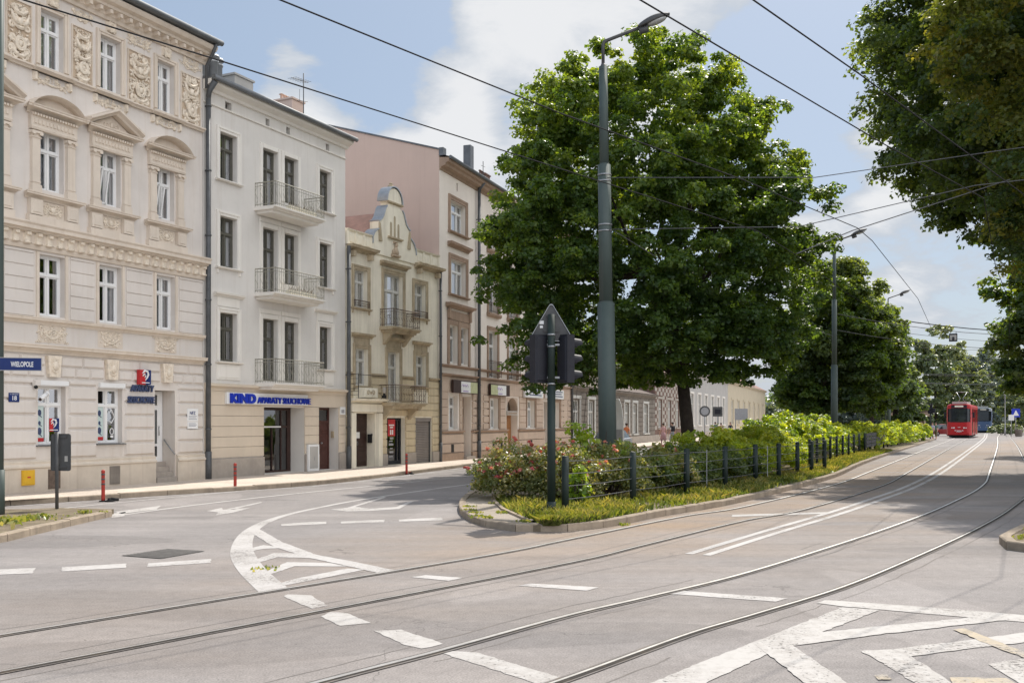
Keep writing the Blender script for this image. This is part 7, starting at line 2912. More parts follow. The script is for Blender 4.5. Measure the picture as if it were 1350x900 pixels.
def bollard(label, loc):
    t = thing('bollard', label, 'bollard', (loc[0], loc[1], 0.0))
    mb = MB()
    mb.tube([(0, 0, 0.012), (0, 0, 0.03)], 0.1, 14)
    mb.build('foot', M['rubber'], t)
    mb = MB()
    mb.lathe([(0.047, 0.02), (0.045, 0.1), (0.043, 0.72), (0.047, 0.73), (0.047, 0.77), (0.028, 0.79), (0.005, 0.795)], 14)
    b = mb.build('body', M['bollard_red'], t)
    mb = MB()
    for z in (0.42, 0.54, 0.66):
        mb.tube([(0, 0, z), (0, 0, z + 0.04)], 0.0465, 14)
    mb.build('band', M['dark_galv'], b)
    return t


bollard('red plastic bollard in front of the cream tenement, near the grey sign back', G(136, 661))
bollard('red plastic bollard in front of the drainpipe between cream and pale tenements', G(310, 646))
bollard('red plastic bollard in front of the roller shutter of the ochre house', G(536, 625.5))
for k, (px, py, lab, mm_) in enumerate(((145, 661, 'broken black bollard foot beside the first red bollard', 'rubber'), (320, 645, 'broken black bollard foot beside the second red bollard', 'rubber'), (443, 635, 'broken black bollard foot on the road before the dark red door', 'rubber'), (542, 625, 'broken red bollard foot beside the third red bollard', 'bollard_red'), (617, 617.5, 'red bollard stump lying by the kerb near the island', 'bollard_red'))):
    x, y = G(px, py)
    t = thing('broken_bollard', lab, 'bollard base', (x, y, 0.0), k * 0.8)
    mb = MB()
    mb.lathe([(0.12, 0.012), (0.12, 0.03), (0.06, 0.05), (0.06, 0.09), (0.045, 0.09), (0.045, 0.05)], 12)
    mb.build('ring', M['rubber'], t)
    mb = MB()
    mb.tube([(0.02, 0, 0.06), (0.2, 0.06, 0.05)], [0.05, 0.035], 8)
    mb.build('stump', M[mm_], t)

# ------------------------------------------------------------------ far signs, kiosk, crossing


def post_sign(label, loc, h, shape, m, rz=0.0, symbol=None, cat='traffic sign', size=0.45, pr=0.04):
    t = thing('traffic_sign', label, cat, loc, rz)
    mb = MB()
    mb.tube([(0, 0, -0.05), (0, 0, h)], pr, 8)
    mb.build('post', M['galv'], t)
    mb = MB()
    if shape == 'round':
        mb.tube([(0, -0.05, h - size), (0, -0.065, h - size)], size, 20)
    elif shape == 'tri':
        mb.prism([(-size, h - size * 1.6), (size, h - size * 1.6), (0, h + 0.1)], -0.065, -0.05)
    else:
        mb.box(-size, size, -0.065, -0.05, h - size * 2, h)
    p = mb.build('plate', m, t)
    if symbol:
        mb = MB()
        if symbol == 'tri':
            mb.prism([(-size * 0.7, h - size * 1.65), (size * 0.7, h - size * 1.65), (0, h - size * 0.35)], -0.075, -0.065)
        elif symbol == 'ring':
            mb.tube([(0, -0.066, h - size), (0, -0.075, h - size)], size * 0.72, 20)
        else:
            mb.box(-size * 0.6, size * 0.6, -0.075, -0.065, h - size * 1.5, h - size * 0.5)
        mb.build('symbol', {'tri': M['white'], 'ring': M['curtain_grey']}.get(symbol, M['signal_black']), p)
    return t


def at(px, Z):
    return ((px - 675) * Z / FPX, Z)


post_sign('round grey traffic sign on a thin post right of the big tree trunk', (*at(929, 92), SW), 3.3, 'round', M['dark_galv'], 0, 'ring', size=0.5, pr=0.05)
post_sign('square dark traffic sign in front of the silver grey house', (*at(946, 98), SW), 3.3, 'square', M['dark_galv'], 0, 'dark', size=0.48, pr=0.05)
bb = thing('billboard', 'plain grey billboard on two posts in front of the straw yellow house', 'billboard', (*at(977, 105), SW), 0)
mb = MB()
mb.box(-0.62, -0.54, -0.04, 0.04, -0.05, 2.6)
mb.box(0.54, 0.62, -0.04, 0.04, -0.05, 2.6)
mb.build('post', M['galv'], bb)
mb = MB()
mb.box(-0.68, 0.68, -0.1, -0.04, 2.0, 3.2)
mb.box(-0.62, 0.62, -0.106, -0.1, 2.06, 3.14)
mb.build('board', M['curtain_grey'], bb)
kb = thing('litter_bin', 'tall dark advertising column beside the grey billboard', 'advertising column', (*at(988, 104), SW), 0)
mb = MB()
mb.lathe([(0.3, 0), (0.32, 0.1), (0.3, 0.15), (0.3, 1.9), (0.34, 1.95), (0.3, 2.05), (0.02, 2.15)], 14)
mb.build('body', M['signal_black'], kb)
mb = MB()
mb.lathe([(0.305, 0.5), (0.305, 1.6)], 14)
mb.build('band', M['sign_blue'], kb)
st = thing('stop_pylon', 'curved white stop pylon partly behind the thick lamp pole', 'pylon', (*at(815, 46), SW), R(-10))
mb = MB()
pr = [(0.28 * math.cos(t), 0.1 + 2.7 * math.sin(t)) for t in [math.pi / 2 * k / 12 for k in range(13)]]
pts = [(x * 0.9, z) for x, z in pr]
mb.prism([(-0.1, 0.0), (0.25, 0.0)] + [(0.25 * math.cos(math.pi / 2 * k / 10) - 0.0, 1.4 + 1.5 * math.sin(math.pi / 2 * k / 10)) for k in range(11)] + [(-0.1, 2.9)], -0.12, 0.12)
mb.build('panel', M['white'], st)
mb = MB()
mb.box(-0.08, 0.2, -0.13, -0.12, 0.9, 1.5)
mb.build('timetable', M['curtain_grey'], st)

# kiosk at the stop
kx = thing('kiosk', 'small brown kiosk with two white lamps on its roof at the end of the hedge', 'kiosk', (*at(1199, 112), 0.05), R(-22))
mb = MB()
mb.box(-1.7, 1.7, 0.0, 2.4, 0.0, 2.5)
mb.build('body', M['ochre_trim'], kx)
mb = MB()
mb.box(-2.1, 2.1, -0.5, 2.6, 2.5, 2.75)
mb.box(-2.0, 2.0, -0.4, 2.5, 2.75, 2.95)
mb.build('roof', M['rose_trim'], kx)
mb = MB()
mb.box(-1.5, 0.4, -0.03, 0.0, 1.0, 2.2)
mb.build('window', M['letter_slate'], kx)
mb = MB()
mb.box(0.8, 1.5, -0.03, 0.0, 0.1, 2.1)
mb.build('door', M['door_wood'], kx)
mb = MB()
for x in (-0.55, 0.65):
    mb.box(x - 0.38, x + 0.38, -0.3, 0.3, 3.1, 3.8)
    mb.tube([(x, 0, 2.95), (x, 0, 3.1)], 0.08, 8)
mb.build('roof_lamp', M['white'], kx)
mb = MB()
mb.box(1.35, 2.25, -0.2, 0.2, 3.0, 3.9)
mb.build('sign_box', M['rust_iron'], kx)
tp = thing('traffic_light', 'far black traffic light on a thin post at the end of the island', 'traffic light', (*at(1226.5, 108), SW), R(-30))
mb = MB()
mb.tube([(0, 0, -0.05), (0, 0, 3.7)], 0.07, 10)
mb.build('post', M['signal_black'], tp)
mb = MB()
mb.box(-0.22, 0.22, -0.2, 0.1, 2.7, 3.8)
for k in range(3):
    mb.tube([(0, -0.2, 2.92 + 0.34 * k), (0, -0.42, 2.9 + 0.34 * k)], 0.13, 10)
mb.box(0.25, 0.5, -0.2, 0.1, 2.75, 3.3)
mb.build('signal_head', M['signal_black'], tp)
post_sign('blue pedestrian crossing sign with white triangle at the right edge', (*at(1339, 128), SW), 3.5, 'square', M['kind_blue'], 0, 'tri', size=0.55, pr=0.05)
post_sign('small white plate on a post left of the blue crossing sign', (*at(1333, 126), SW), 2.7, 'square', M['white'], 0, None, size=0.36, pr=0.05)
gl = thing('globe_lamp', 'thin grey street lamp with white round globe near the crossing sign', 'street lamp', (*at(1325, 135), SW), 0)
mb = MB()
mb.lathe([(0.14, 0), (0.12, 0.8), (0.07, 1.0), (0.06, 5.4), (0.1, 5.5)], 10)
mb.build('post', M['galv'], gl)
mb = MB()
mb.blob((0, 0, 5.75), 0.28, 12, 8)
mb.build('globe', M['white'], gl)
lb = thing('litter_bin', 'dark stone litter bin under the blue crossing sign', 'litter bin', (*at(1343, 122), SW), 0)
mb = MB()
mb.lathe([(0.35, 0), (0.4, 0.1), (0.42, 0.8), (0.45, 0.85), (0.36, 0.88), (0.34, 0.6)], 12)
mb.build('body', M['grey_stone'], lb)
bush('low clipped green bush beside the far right kerb near the blue tram', at(1320, 140), (1.8, 1.2), 1.4, 60, 0.2, M['leaf_far'], 31, 50, 'garden_bush')
bush('second low green bush left of the globe lamp on the right pavement', at(1332, 140), (1.6, 1.2), 1.6, 60, 0.2, M['leaf_far'], 32, 50, 'garden_bush')


# ------------------------------------------------------------------ trams
def tram(label, loc, rz, W, H, L, body_m, low_m, roof_m, kind):
    t = thing('tram', label, 'tram', loc, rz)      # nose towards local -y
    hw = W / 2
    zf, zb = 0.35, H * 0.47
    def outline(s, nose=0.0, pw=1.0):
        return s

    def ring(y, z0, z1, hw_, r=0.25):
        return [(-hw_, y, z0), (-hw_, y, z1 - r * 1.2), (-hw_ * 0.93, y, z1 - r * 0.4), (-hw_ * 0.72, y, z1), (hw_ * 0.72, y, z1), (hw_ * 0.93, y, z1 - r * 0.4), (hw_, y, z1 - r * 1.2), (hw_, y, z0)]
    # lower body with a rounded nose
    mb = MB()
    secs = [(-0.32, 0.62), (-0.22, 0.8), (-0.08, 0.92), (0.15, 0.985), (0.5, 1.0), (L - 0.4, 1.0), (L, 0.9)]
    n = len(secs)
    vs = []
    for y, k in secs:
        vs += [(-hw * k, y, zf), (-hw * k, y, zb), (hw * k, y, zb), (hw * k, y, zf)]
    fs = [(i * 4 + j, i * 4 + (j + 1) % 4, (i + 1) * 4 + (j + 1) % 4, (i + 1) * 4 + j) for i in range(n - 1) for j in range(4)] + [(0, 1, 2, 3), tuple((n - 1) * 4 + j for j in (3, 2, 1, 0))]
    mb.add(vs, fs)
    mb.build('lower_body', low_m, t)
    # upper body: pillars band and roof
    mb = MB()
    up = [(-0.16, 0.64), (-0.1, 0.8), (0.0, 0.92), (0.2, 0.985), (0.55, 1.0), (L - 0.4, 1.0), (L - 0.05, 0.9)]
    zr = H * 0.86
    rings = [ring(y, zr, H, hw * k) for y, k in up]
    m_ = 8
    vs = [p for r_ in rings for p in r_]
    mb.add(vs, [(i * m_ + j, i * m_ + (j + 1) % m_, (i + 1) * m_ + (j + 1) % m_, (i + 1) * m_ + j) for i in range(len(up) - 1) for j in range(m_)] + [tuple(range(m_)), tuple((len(up) - 1) * m_ + j for j in range(m_))[::-1]])
    mb.build('roof', roof_m, t)
    mb = MB()
    vs = []
    for y, k in up:
        vs += [(-hw * k * 0.985, y + 0.02, zb), (-hw * k * 0.985, y + 0.02, zr), (hw * k * 0.985, y + 0.02, zr), (hw * k * 0.985, y + 0.02, zb)]
    n = len(up)
    mb.add(vs, [(i * 4 + j, i * 4 + (j + 1) % 4, (i + 1) * 4 + (j + 1) % 4, (i + 1) * 4 + j) for i in range(n - 1) for j in (0, 2)] + [(0, 1, 2, 3)])
    mb.build('windows', M['tram_glass'], t)
    # pillars
    mb = MB()
    y = 0.55
    while y < L - 0.3:
        for s in (-1, 1):
            mb.box(s * hw - 0.03, s * hw + 0.03, y, y + 0.14, zb, zr)
        y += 1.25
    for s in (-1, 1):
        mb.add([(s * hw * 0.9, -0.13, zb), (s * hw * 1.01, 0.2, zb), (s * hw * 1.01, 0.2, zr), (s * hw * 0.9, -0.13, zr)], [(0, 1, 2, 3)])
    mb.build('pillar', body_m, t)
    # door leaf pattern on the right side (seen to the right from the front)
    mb = MB()
    for yd in (0.9, L * 0.45, L * 0.8):
        mb.box(hw - 0.01, hw + 0.035, yd, yd + 1.2, zf + 0.05, zr - 0.05)
    mb.build('door', M['tram_glass'] if kind == 'red' else M['letter_slate'], t)
    mb = MB()
    mb.box(-hw * 0.8, hw * 0.8, -0.1, L - 0.3, 0.1, zf)
    mb.build('skirt', M['rubber'], t)
    for yb in (L * 0.2, L * 0.8):
        for yy in (-0.9, 0.9):
            mb = MB()
            for s in (-1, 1):
                mb.tube([(s * 0.66, yb + yy, 0.33), (s * 0.78, yb + yy, 0.33)], 0.33, 16)
            mb.tube([(-0.7, yb + yy, 0.33), (0.7, yb + yy, 0.33)], 0.07, 8)
            mb.build('wheelset', M['iron'], t)
    # front face
    mb = MB()
    f0 = -0.24
    mb.box(-hw * 0.62, hw * 0.62, f0, f0 + 0.05, H * 0.9, H * 0.965)
    bx = mb.build('destination_box', M['signal_black'], t)
    mb = MB()
    mb.box(-hw * 0.34, hw * 0.34, f0 - 0.01, f0, H * 0.908, H * 0.957)
    mb.build('display', M['ochre'], bx)
    mb = MB()
    for s in (-1, 1):
        mb.box(s * hw * 0.63 - 0.04, s * hw * 0.63 + 0.04, -0.2, -0.1, zb, zr)
    mb.box(-hw * 0.66, hw * 0.66, -0.2, -0.1, zr - 0.02, zr + 0.1)
    mb.box(-hw * 0.66, hw * 0.66, -0.34, -0.14, zb - 0.03, zb + 0.06)
    mb.build('windscreen_frame', M['signal_black'], t)
    for s in (-1, 1):
        for q, rr_ in ((0.4, 0.09), (0.56, 0.07)):
            mb = MB()
            mb.tube([(s * hw * q, -0.36, H * 0.30), (s * hw * q, -0.2, H * 0.30)], rr_, 12)
            mb.build('headlight', M['white'], t)
        mb = MB()
        mb.tube([(s * hw * 0.3, -0.36, H * 0.22), (s * hw * 0.3, -0.2, H * 0.22)], 0.06, 10)
        mb.build('lamp', M['white'], t)
        mb = MB()
        mb.tube([(s * hw * 0.95, -0.05, H * 0.72), (s * (hw + 0.22), -0.2, H * 0.72)], 0.025, 6)
        mb.box(s * (hw + 0.2) - 0.1, s * (hw + 0.2) + 0.1, -0.26, -0.18, H * 0.6, H * 0.76)
        mb.build('mirror', M['signal_black'], t)
    mb = MB()
    mb.box(-hw * 0.78, hw * 0.78, -0.4, -0.05, 0.42, 0.62)
    mb.build('bumper', low_m, t)
    # roof gear and pantograph
    mb = MB()
    mb.box(-hw * 0.6, hw * 0.6, L * 0.05, L * 0.3, H, H + 0.3)
    mb.box(-hw * 0.5, hw * 0.5, L * 0.45, L * 0.75, H, H + 0.35)
    mb.build('roof_box', M['silver_wall'], t)
    mb = MB()
    y0 = L * 0.36
    for s in (-1, 1):
        mb.tube([(s * 0.5, y0, H), (s * 0.15, y0 - 0.9, H + 0.75), (s * 0.6, y0, H + 1.55)], 0.035, 6)
        mb.tube([(s * 0.6, y0, H + 1.55), (s * 0.8, y0, H + 1.45)], 0.03, 6)
    mb.tube([(-0.6, y0, H + 1.55), (0.6, y0, H + 1.55)], 0.04, 6)
    mb.tube([(-0.5, y0, H + 0.05), (0.5, y0, H + 0.05)], 0.04, 6)
    mb.build('pantograph', M['galv'], t)
    return t


M['tram_red'] = mat('tram_red_paint', (0.45, 0.012, 0.016), 0.35, spec=0.5, var=0.06, scale=2)
M['tram_blue'] = mat('tram_blue_paint', (0.10, 0.17, 0.32), 0.35, spec=0.5, var=0.06, scale=2)
M['tram_pale'] = mat('tram_pale_paint', (0.55, 0.60, 0.66), 0.35, spec=0.5, var=0.06, scale=2)
M['tram_glass'] = mat('tram_window_glass', (0.03, 0.035, 0.04), 0.08, spec=0.8, var=0.5, scale=1.3)
tx, ty = at(1264.5, 119)
yaw = -math.atan2(tx, ty) - R(3.6)
tr_ = tram('red tram coming head on along the far tracks', (tx, ty, 0.0), yaw, 2.75, 4.05, 14.0, M['tram_red'], M['tram_red'], M['tram_red'], 'red')
text_mesh('3036', 0.3, M['white'], 0.005, tr_, (0, -0.37, 0.72), FACE, 0.006, align='CENTER')
mb = MB()
mb.tube([(-0.14, -0.34, 1.3), (-0.05, -0.36, 1.26), (0.05, -0.36, 1.26), (0.14, -0.34, 1.3)], 0.03, 6)
mb.build('emblem', M['white'], tr_)
bx2, by2 = at(1296, 172)
tram('blue and white tram on the second track behind the red tram', (bx2, by2, 0.0), -math.atan2(bx2, by2) + R(4.0), 2.9, 4.3, 22.0, M['tram_blue'], M['tram_blue'], M['tram_pale'], 'blue')

# ------------------------------------------------------------------ cars


def car(label, loc, rz, m, L=4.2, W=1.75, H=1.45):
    t = thing('parked_car', label, 'car', loc, rz)      # nose towards -x
    hw = W / 2
    prof = [(-L / 2, 0.35), (-L / 2 - 0.02, 0.6), (-L / 2 + 0.12, 0.78), (-L / 2 + 1.05, 0.93), (L / 2 - 0.5, 0.98), (L / 2 - 0.02, 0.9), (L / 2, 0.4), (L / 2 - 0.2, 0.25), (-L / 2 + 0.2, 0.25)]
    mb = MB()
    n = len(prof)
    ys = [(-hw, 0.93), (-hw * 0.94, 1.0), (hw * 0.94, 1.0), (hw, 0.93)]
    vs = []
    for y, k in ys:
        vs += [(x * (0.99 if abs(y) == hw else 1), y, 0.25 + (z - 0.25) * k) for x, z in prof]
    mb.smooth = False
    mb.add(vs, [(i * n + j, i * n + (j + 1) % n, (i + 1) * n + (j + 1) % n, (i + 1) * n + j) for i in range(3) for j in range(n)] + [tuple(range(n)), tuple(3 * n + j for j in range(n))[::-1]])
    mb.build('body', m, t)
    cab = [(-L / 2 + 1.0, 0.92), (-L / 2 + 1.75, H - 0.06), (-L / 2 + 2.2, H), (L / 2 - 1.1, H - 0.02), (L / 2 - 0.35, 0.97)]
    mb = MB()
    n = len(cab)
    vs = [(x, -hw * (0.92 if z < 1.0 else 0.76), z) for x, z in cab] + [(x, hw * (0.92 if z < 1.0 else 0.76), z) for x, z in cab]
    mb.add(vs, [(j, j + 1, n + j + 1, n + j) for j in (0, 3)] + [tuple(range(n)), tuple(range(2 * n - 1, n - 1, -1))])
    mb.build('windows', M['tram_glass'], t)
    mb = MB()
    mb.add([(x, -hw * 0.77, z + 0.012) for x, z in cab[1:4]] + [(x, hw * 0.77, z + 0.012) for x, z in cab[1:4]], [(0, 1, 4, 3), (1, 2, 5, 4)])
    for x in (-L / 2 + 2.3,):
        for s in (-1, 1):
            mb.box(x - 0.05, x + 0.05, s * hw * 0.86 - 0.05, s * hw * 0.86 + 0.05, 0.95, H - 0.03)
    mb.build('roof', m, t)
    for x in (-L / 2 + 0.8, L / 2 - 0.85):
        for s in (-1, 1):
            mb = MB()
            mb.tube([(x, s * (hw - 0.2), 0.31), (x, s * (hw + 0.01), 0.31)], 0.31, 18)
            w = mb.build('wheel', M['rubber'], t)
            mb = MB()
            mb.tube([(x, s * (hw + 0.005), 0.31), (x, s * (hw + 0.02), 0.31)], 0.19, 12)
            mb.build('rim', M['galv'], w)
    for s in (-1, 1):
        mb = MB()
        mb.blob((-L / 2 + 0.08, s * hw * 0.72, 0.66), 0.13, 8, 6, (0.6, 1.3, 0.7))
        mb.build('headlight', M['white'], t)
        mb = MB()
        mb.box(L / 2 - 0.06, L / 2 + 0.01, s * hw * 0.78 - 0.12, s * hw * 0.78 + 0.12, 0.68, 0.82)
        mb.build('tail_light', M['red'], t)
    return t


M['car_silver'] = mat('silver_car_paint', (0.42, 0.44, 0.46), 0.3, 0.5, spec=0.5)
M['car_red'] = mat('dark_red_car_paint', (0.26, 0.03, 0.03), 0.3, spec=0.5)
cx1 = O4 + D4 * 22.0 + N4 * 3.9
car('silver car parked in front of the dark grey house, partly behind the thick lamp pole', (6.1, 61.5, 0), math.pi / 2 - TH4, M['car_silver'])
car('dark red car waiting on the crossing left of the red tram', (*at(1243.5, 135), 0), R(8), M['car_red'], 4.3, 1.8, 1.6)


# ------------------------------------------------------------------ people
def person(label, loc, rz, shirt, trousers, h=1.74, stride=0.2, hair=None, long_sleeve=False, seed=0, shorts=False, skirt=False):
    g = random.Random(seed)
    k = h / 1.74
    V, E, Rd, reg = [], [], [], []

    def j(p, r, parent, kind):
        V.append((p[0] * k, p[1] * k, p[2] * k))
        Rd.append(r * k)
        reg.append(kind)
        if parent is not None:
            E.append((parent, len(V) - 1))
        return len(V) - 1
    s = stride
    pel = j((0, 0, 0.95), 0.145, None, 'leg')
    wa = j((0, 0, 1.1), 0.125, pel, 'top')
    ch = j((0, 0, 1.3), 0.15, wa, 'top')
    ne = j((0, 0.0, 1.44), 0.08, ch, 'top')
    nk = j((0, -0.01, 1.5), 0.052, ne, 'skin')
    hd = j((0, -0.02, 1.585), 0.075, nk, 'skin')
    h2 = j((0, -0.025, 1.66), 0.088, hd, 'skin')
    j((0, -0.01, 1.725), 0.06, h2, 'skin')
    for sg_ in (-1, 1):
        sh = j((sg_ * 0.17, 0, 1.4), 0.062, ne, 'top')
        f = -sg_ * s * 0.6
        el = j((sg_ * 0.225, f * 0.45 + 0.02, 1.14), 0.043, sh, 'top' if long_sleeve else 'arm')
        wr_ = j((sg_ * 0.235, f - 0.06, 0.9), 0.029, el, 'top' if long_sleeve else 'skin')
        j((sg_ * 0.232, f - 0.085, 0.83), 0.034, wr_, 'skin')
        hp = j((sg_ * 0.09, 0, 0.9), 0.105, pel, 'leg')
        d = sg_ * s
        kn = j((sg_ * 0.1, -d * 0.55 - 0.02, 0.5), 0.066, hp, 'leg')
        an_ = j((sg_ * 0.1, -d * 1.0 + 0.06, 0.1), 0.042, kn, 'shin')
        j((sg_ * 0.11, -d * 1.0 - 0.12, 0.045), 0.04, an_, 'shoe')
    me = bpy.data.meshes.new('body_source')
    me.from_pydata(V, E, [])
    o = bpy.data.objects.new('body_source', me)
    COL.objects.link(o)
    mod = o.modifiers.new('Skin', 'SKIN')
    me.skin_vertices[0].data[0].use_root = True
    for i, r in enumerate(Rd):
        me.skin_vertices[0].data[i].radius = (r, r * (0.8 if reg[i] == 'top' else 1.0))
    sm = o.modifiers.new('Sub', 'SUBSURF')
    sm.levels = sm.render_levels = 1
    dg = bpy.context.evaluated_depsgraph_get()
    src = bpy.data.meshes.new_from_object(o.evaluated_get(dg))
    vs = [tuple(v.co) for v in src.vertices]
    fs = [tuple(p.vertices) for p in src.polygons]
    bpy.data.objects.remove(o)
    P = np.array(V)
    mi = []
    idx = {'skin': 0, 'arm': 0, 'top': 1, 'leg': 2, 'shin': 0 if shorts else 2, 'shoe': 3}
    for f in fs:
        c = np.mean([vs[i] for i in f], 0)
        # nearest bone
        best, bd = 0, 9
        for a, b in E:
            A, B = P[a], P[b]
            t = np.clip(np.dot(c - A, B - A) / max(np.dot(B - A, B - A), 1e-9), 0, 1)
            dd = np.linalg.norm(c - (A + (B - A) * t))
            if dd < bd:
                bd = dd
                q = b if t > 0.5 else a
                if {reg[a], reg[b]} == {'top', 'arm'}:
                    q = a if t < 0.65 else b
                best = q
        mi.append(idx[reg[best]])
    t = thing('person', label, 'person', loc, rz)
    mb = MB()
    mb.v, mb.f, mb.m, mb.sm = list(vs), [list(f) for f in fs], mi, [True] * len(fs)
    # fingers, thumb, nose, ears on the same body mesh
    mb.cur = 0
    for sg_ in (-1, 1):
        f = -sg_ * s * 0.6
        bx_, by_, bz_ = sg_ * 0.232 * k, (f - 0.085) * k, 0.81 * k
        for q in range(4):
            oy = (-0.03 + 0.02 * q) * k
            ln = (0.06, 0.075, 0.07, 0.055)[q] * k
            mb.tube([(bx_, by_ + oy, bz_), (bx_ - sg_ * 0.004, by_ + oy - 0.008, bz_ - ln * 0.6), (bx_ - sg_ * 0.02, by_ + oy - 0.012, bz_ - ln)], [0.0095, 0.008, 0.006], 5)
        mb.tube([(bx_, by_ - 0.025, bz_ + 0.02), (bx_ - sg_ * 0.012, by_ - 0.055, bz_ - 0.01), (bx_ - sg_ * 0.02, by_ - 0.06, bz_ - 0.035)], [0.011, 0.01, 0.007], 5)
        mb.blob((sg_ * 0.082 * k, -0.01 * k, 1.625 * k), 0.026 * k, 6, 4, (0.4, 0.8, 1.2))
    mb.blob((0, -0.115 * k, 1.615 * k), 0.02 * k, 6, 4, (0.7, 1, 1.2))
    mb.cur = 4
    for sg_ in (-1, 1):
        mb.blob((sg_ * 0.032 * k, -0.1 * k, 1.645 * k), 0.011 * k, 6, 4)
    mb.cur = 5
    mb.blob((0, -0.098 * k, 1.572 * k), 0.02 * k, 6, 4, (1.2, 0.5, 0.3))
    mb.build('body', [M['skin'], shirt, trousers, M['rubber'], M['hair'], M['red']], t)
    hr = MB()
    n = 10
    hr.blob((0, 0.012 * k, 1.672 * k), 0.1 * k, n, 7, (0.95, 1.02, 0.95))
    hr.v = [(x, y, max(z, (1.66 if y < -0.02 * k else 1.585) * k)) for x, y, z in hr.v]
    hr.build('hair', hair or M['hair'], t)
    if skirt:
        sk = MB()
        sk.lathe([(0.15 * k, 1.02 * k), (0.18 * k, 0.9 * k), (0.26 * k, 0.5 * k), (0.25 * k, 0.5 * k)], 14)
        sk.build('skirt', trousers, t)
    return t


cloth = lambda n, c: mat(n, c, 0.85, var=0.12, scale=9)
c_white, c_grey, c_pink, c_green = cloth('white_cloth', (0.7, 0.7, 0.68)), cloth('grey_trousers_cloth', (0.3, 0.32, 0.36)), cloth('pink_cloth', (0.6, 0.35, 0.33)), cloth('dull_green_cloth', (0.12, 0.2, 0.16))
c_dark, c_orange, c_blue = cloth('dark_cloth', (0.04, 0.045, 0.06)), cloth('orange_cloth', (0.6, 0.2, 0.08)), cloth('denim_cloth', (0.12, 0.17, 0.28))
PX = lambda px, Z, z=SW: (*at(px, Z), z)
bz = lambda px, Z: -math.atan2((px - 675), FPX)
person('person in white shirt and grey trousers walking away with a dark backpack', PX(886.5, 74), bz(0, 0) + R(205), c_white, c_grey, 1.8, 0.2, seed=1)
bp = thing('backpack', 'dark backpack worn by the walker in the white shirt', 'backpack', (at(886.5, 74)[0] + 0.02, 74 - 0.17, SW + 1.12), R(25))
mb = MB()
mb.pillow(-0.15, 0.15, 0.0, 0.42, -0.08, 0.1, 0.04)
mb.box(-0.15, 0.15, -0.02, 0.08, 0.0, 0.42)
mb.build('bag', M['signal_black'], bp)
mb = MB()
for s_ in (-1, 1):
    mb.tube([(s_ * 0.1, 0.06, 0.4), (s_ * 0.11, 0.2, 0.42), (s_ * 0.11, 0.28, 0.2)], 0.018, 5)
mb.build('strap', M['signal_black'], bp)
person('person in pale pink top walking beside the backpack wearer', PX(874.5, 75), R(190), c_pink, cloth('rose_skirt_cloth', (0.5, 0.3, 0.3)), 1.72, 0.16, seed=2, skirt=True)
person('person in orange vest standing by the silver car', PX(826, 66), R(150), c_orange, c_dark, 1.75, 0.05, seed=3)
person('person in dull green shirt on the pavement left of the billboard', PX(943, 100), R(170), c_green, c_dark, 1.8, 0.2, seed=4)
person('person in brownish pink shirt right behind the one in green', PX(950.5, 101), R(170), cloth('brown_pink_cloth', (0.4, 0.22, 0.18)), c_grey, 1.7, 0.18, seed=5)
person('person in dark top with white collar walking before the billboard', PX(963, 98), R(-10), c_dark, c_blue, 1.78, 0.22, seed=6)
person('person with white shirt and pale bag waiting near the kiosk', PX(1214.5, 106), R(20), c_white, c_dark, 1.8, 0.05, seed=7)
person('person in pale lilac shirt crossing the road beside the far traffic light', PX(1229.5, 106, 0), R(-60), cloth('lilac_cloth', (0.5, 0.48, 0.6)), c_dark, 1.85, 0.25, seed=8, shorts=True)
person('person in green shirt and olive shorts crossing just left of the red tram', PX(1234, 107, 0), R(-50), c_green, cloth('olive_cloth', (0.13, 0.12, 0.05)), 1.85, 0.22, seed=9, shorts=True)
person('person with white cap and shirt standing behind the hedge by the kiosk window', PX(1192, 108), R(10), c_white, c_blue, 1.78, 0.05, hair=M['white'], seed=10)
person('person in pale shirt between the kiosk window and the far traffic light', PX(1203, 107), R(-20), cloth('cream_cloth', (0.6, 0.55, 0.5)), c_grey, 1.72, 0.08, seed=11)

# ------------------------------------------------------------------ light, sky, camera
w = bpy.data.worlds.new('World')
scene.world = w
w.use_nodes = True
nt = w.node_tree
N, L = nt.nodes, nt.links
bg = N['Background']
sky = N.new('ShaderNodeTexSky')
sky.sky_type = 'NISHITA'
sky.sun_disc = False
sky.sun_elevation = SUN_EL
sky.sun_rotation = SUN_AZ
sky.altitude = 200
sky.air_density = 1.0
sky.dust_density = 2.2
sky.ozone_density = 1.2
tc = N.new('ShaderNodeTexCoord')


def vmath(op, a, b=None):
    n = N.new('ShaderNodeVectorMath')
    n.operation = op
    for i, q in enumerate((a, b)):
        if q is None:
            continue
        if isinstance(q, tuple):
            n.inputs[i].default_value = q
        elif isinstance(q, float):
            n.inputs['Scale'].default_value = q
        else:
            L.new(q, n.inputs[i])
    return n


def m1(op, a, b=0.0, clamp=False):
    n = N.new('ShaderNodeMath')
    n.operation = op
    n.use_clamp = clamp
    for i, q in enumerate((a, b)):
        if isinstance(q, (int, float)):
            n.inputs[i].default_value = q
        else:
            L.new(q, n.inputs[i])
    return n.outputs[0]


def rmap(x, a, b, c, d, smooth=False):
    r = N.new('ShaderNodeMapRange')
    if smooth:
        r.interpolation_type = 'SMOOTHSTEP'
    for k, v in zip(('From Min', 'From Max', 'To Min', 'To Max'), (a, b, c, d)):
        r.inputs[k].default_value = v
    L.new(x, r.inputs['Value'])
    return r.outputs['Result']


dirv = vmath('NORMALIZE', tc.outputs['Generated']).outputs[0]
sep = N.new('ShaderNodeSeparateXYZ')
L.new(dirv, sep.inputs[0])
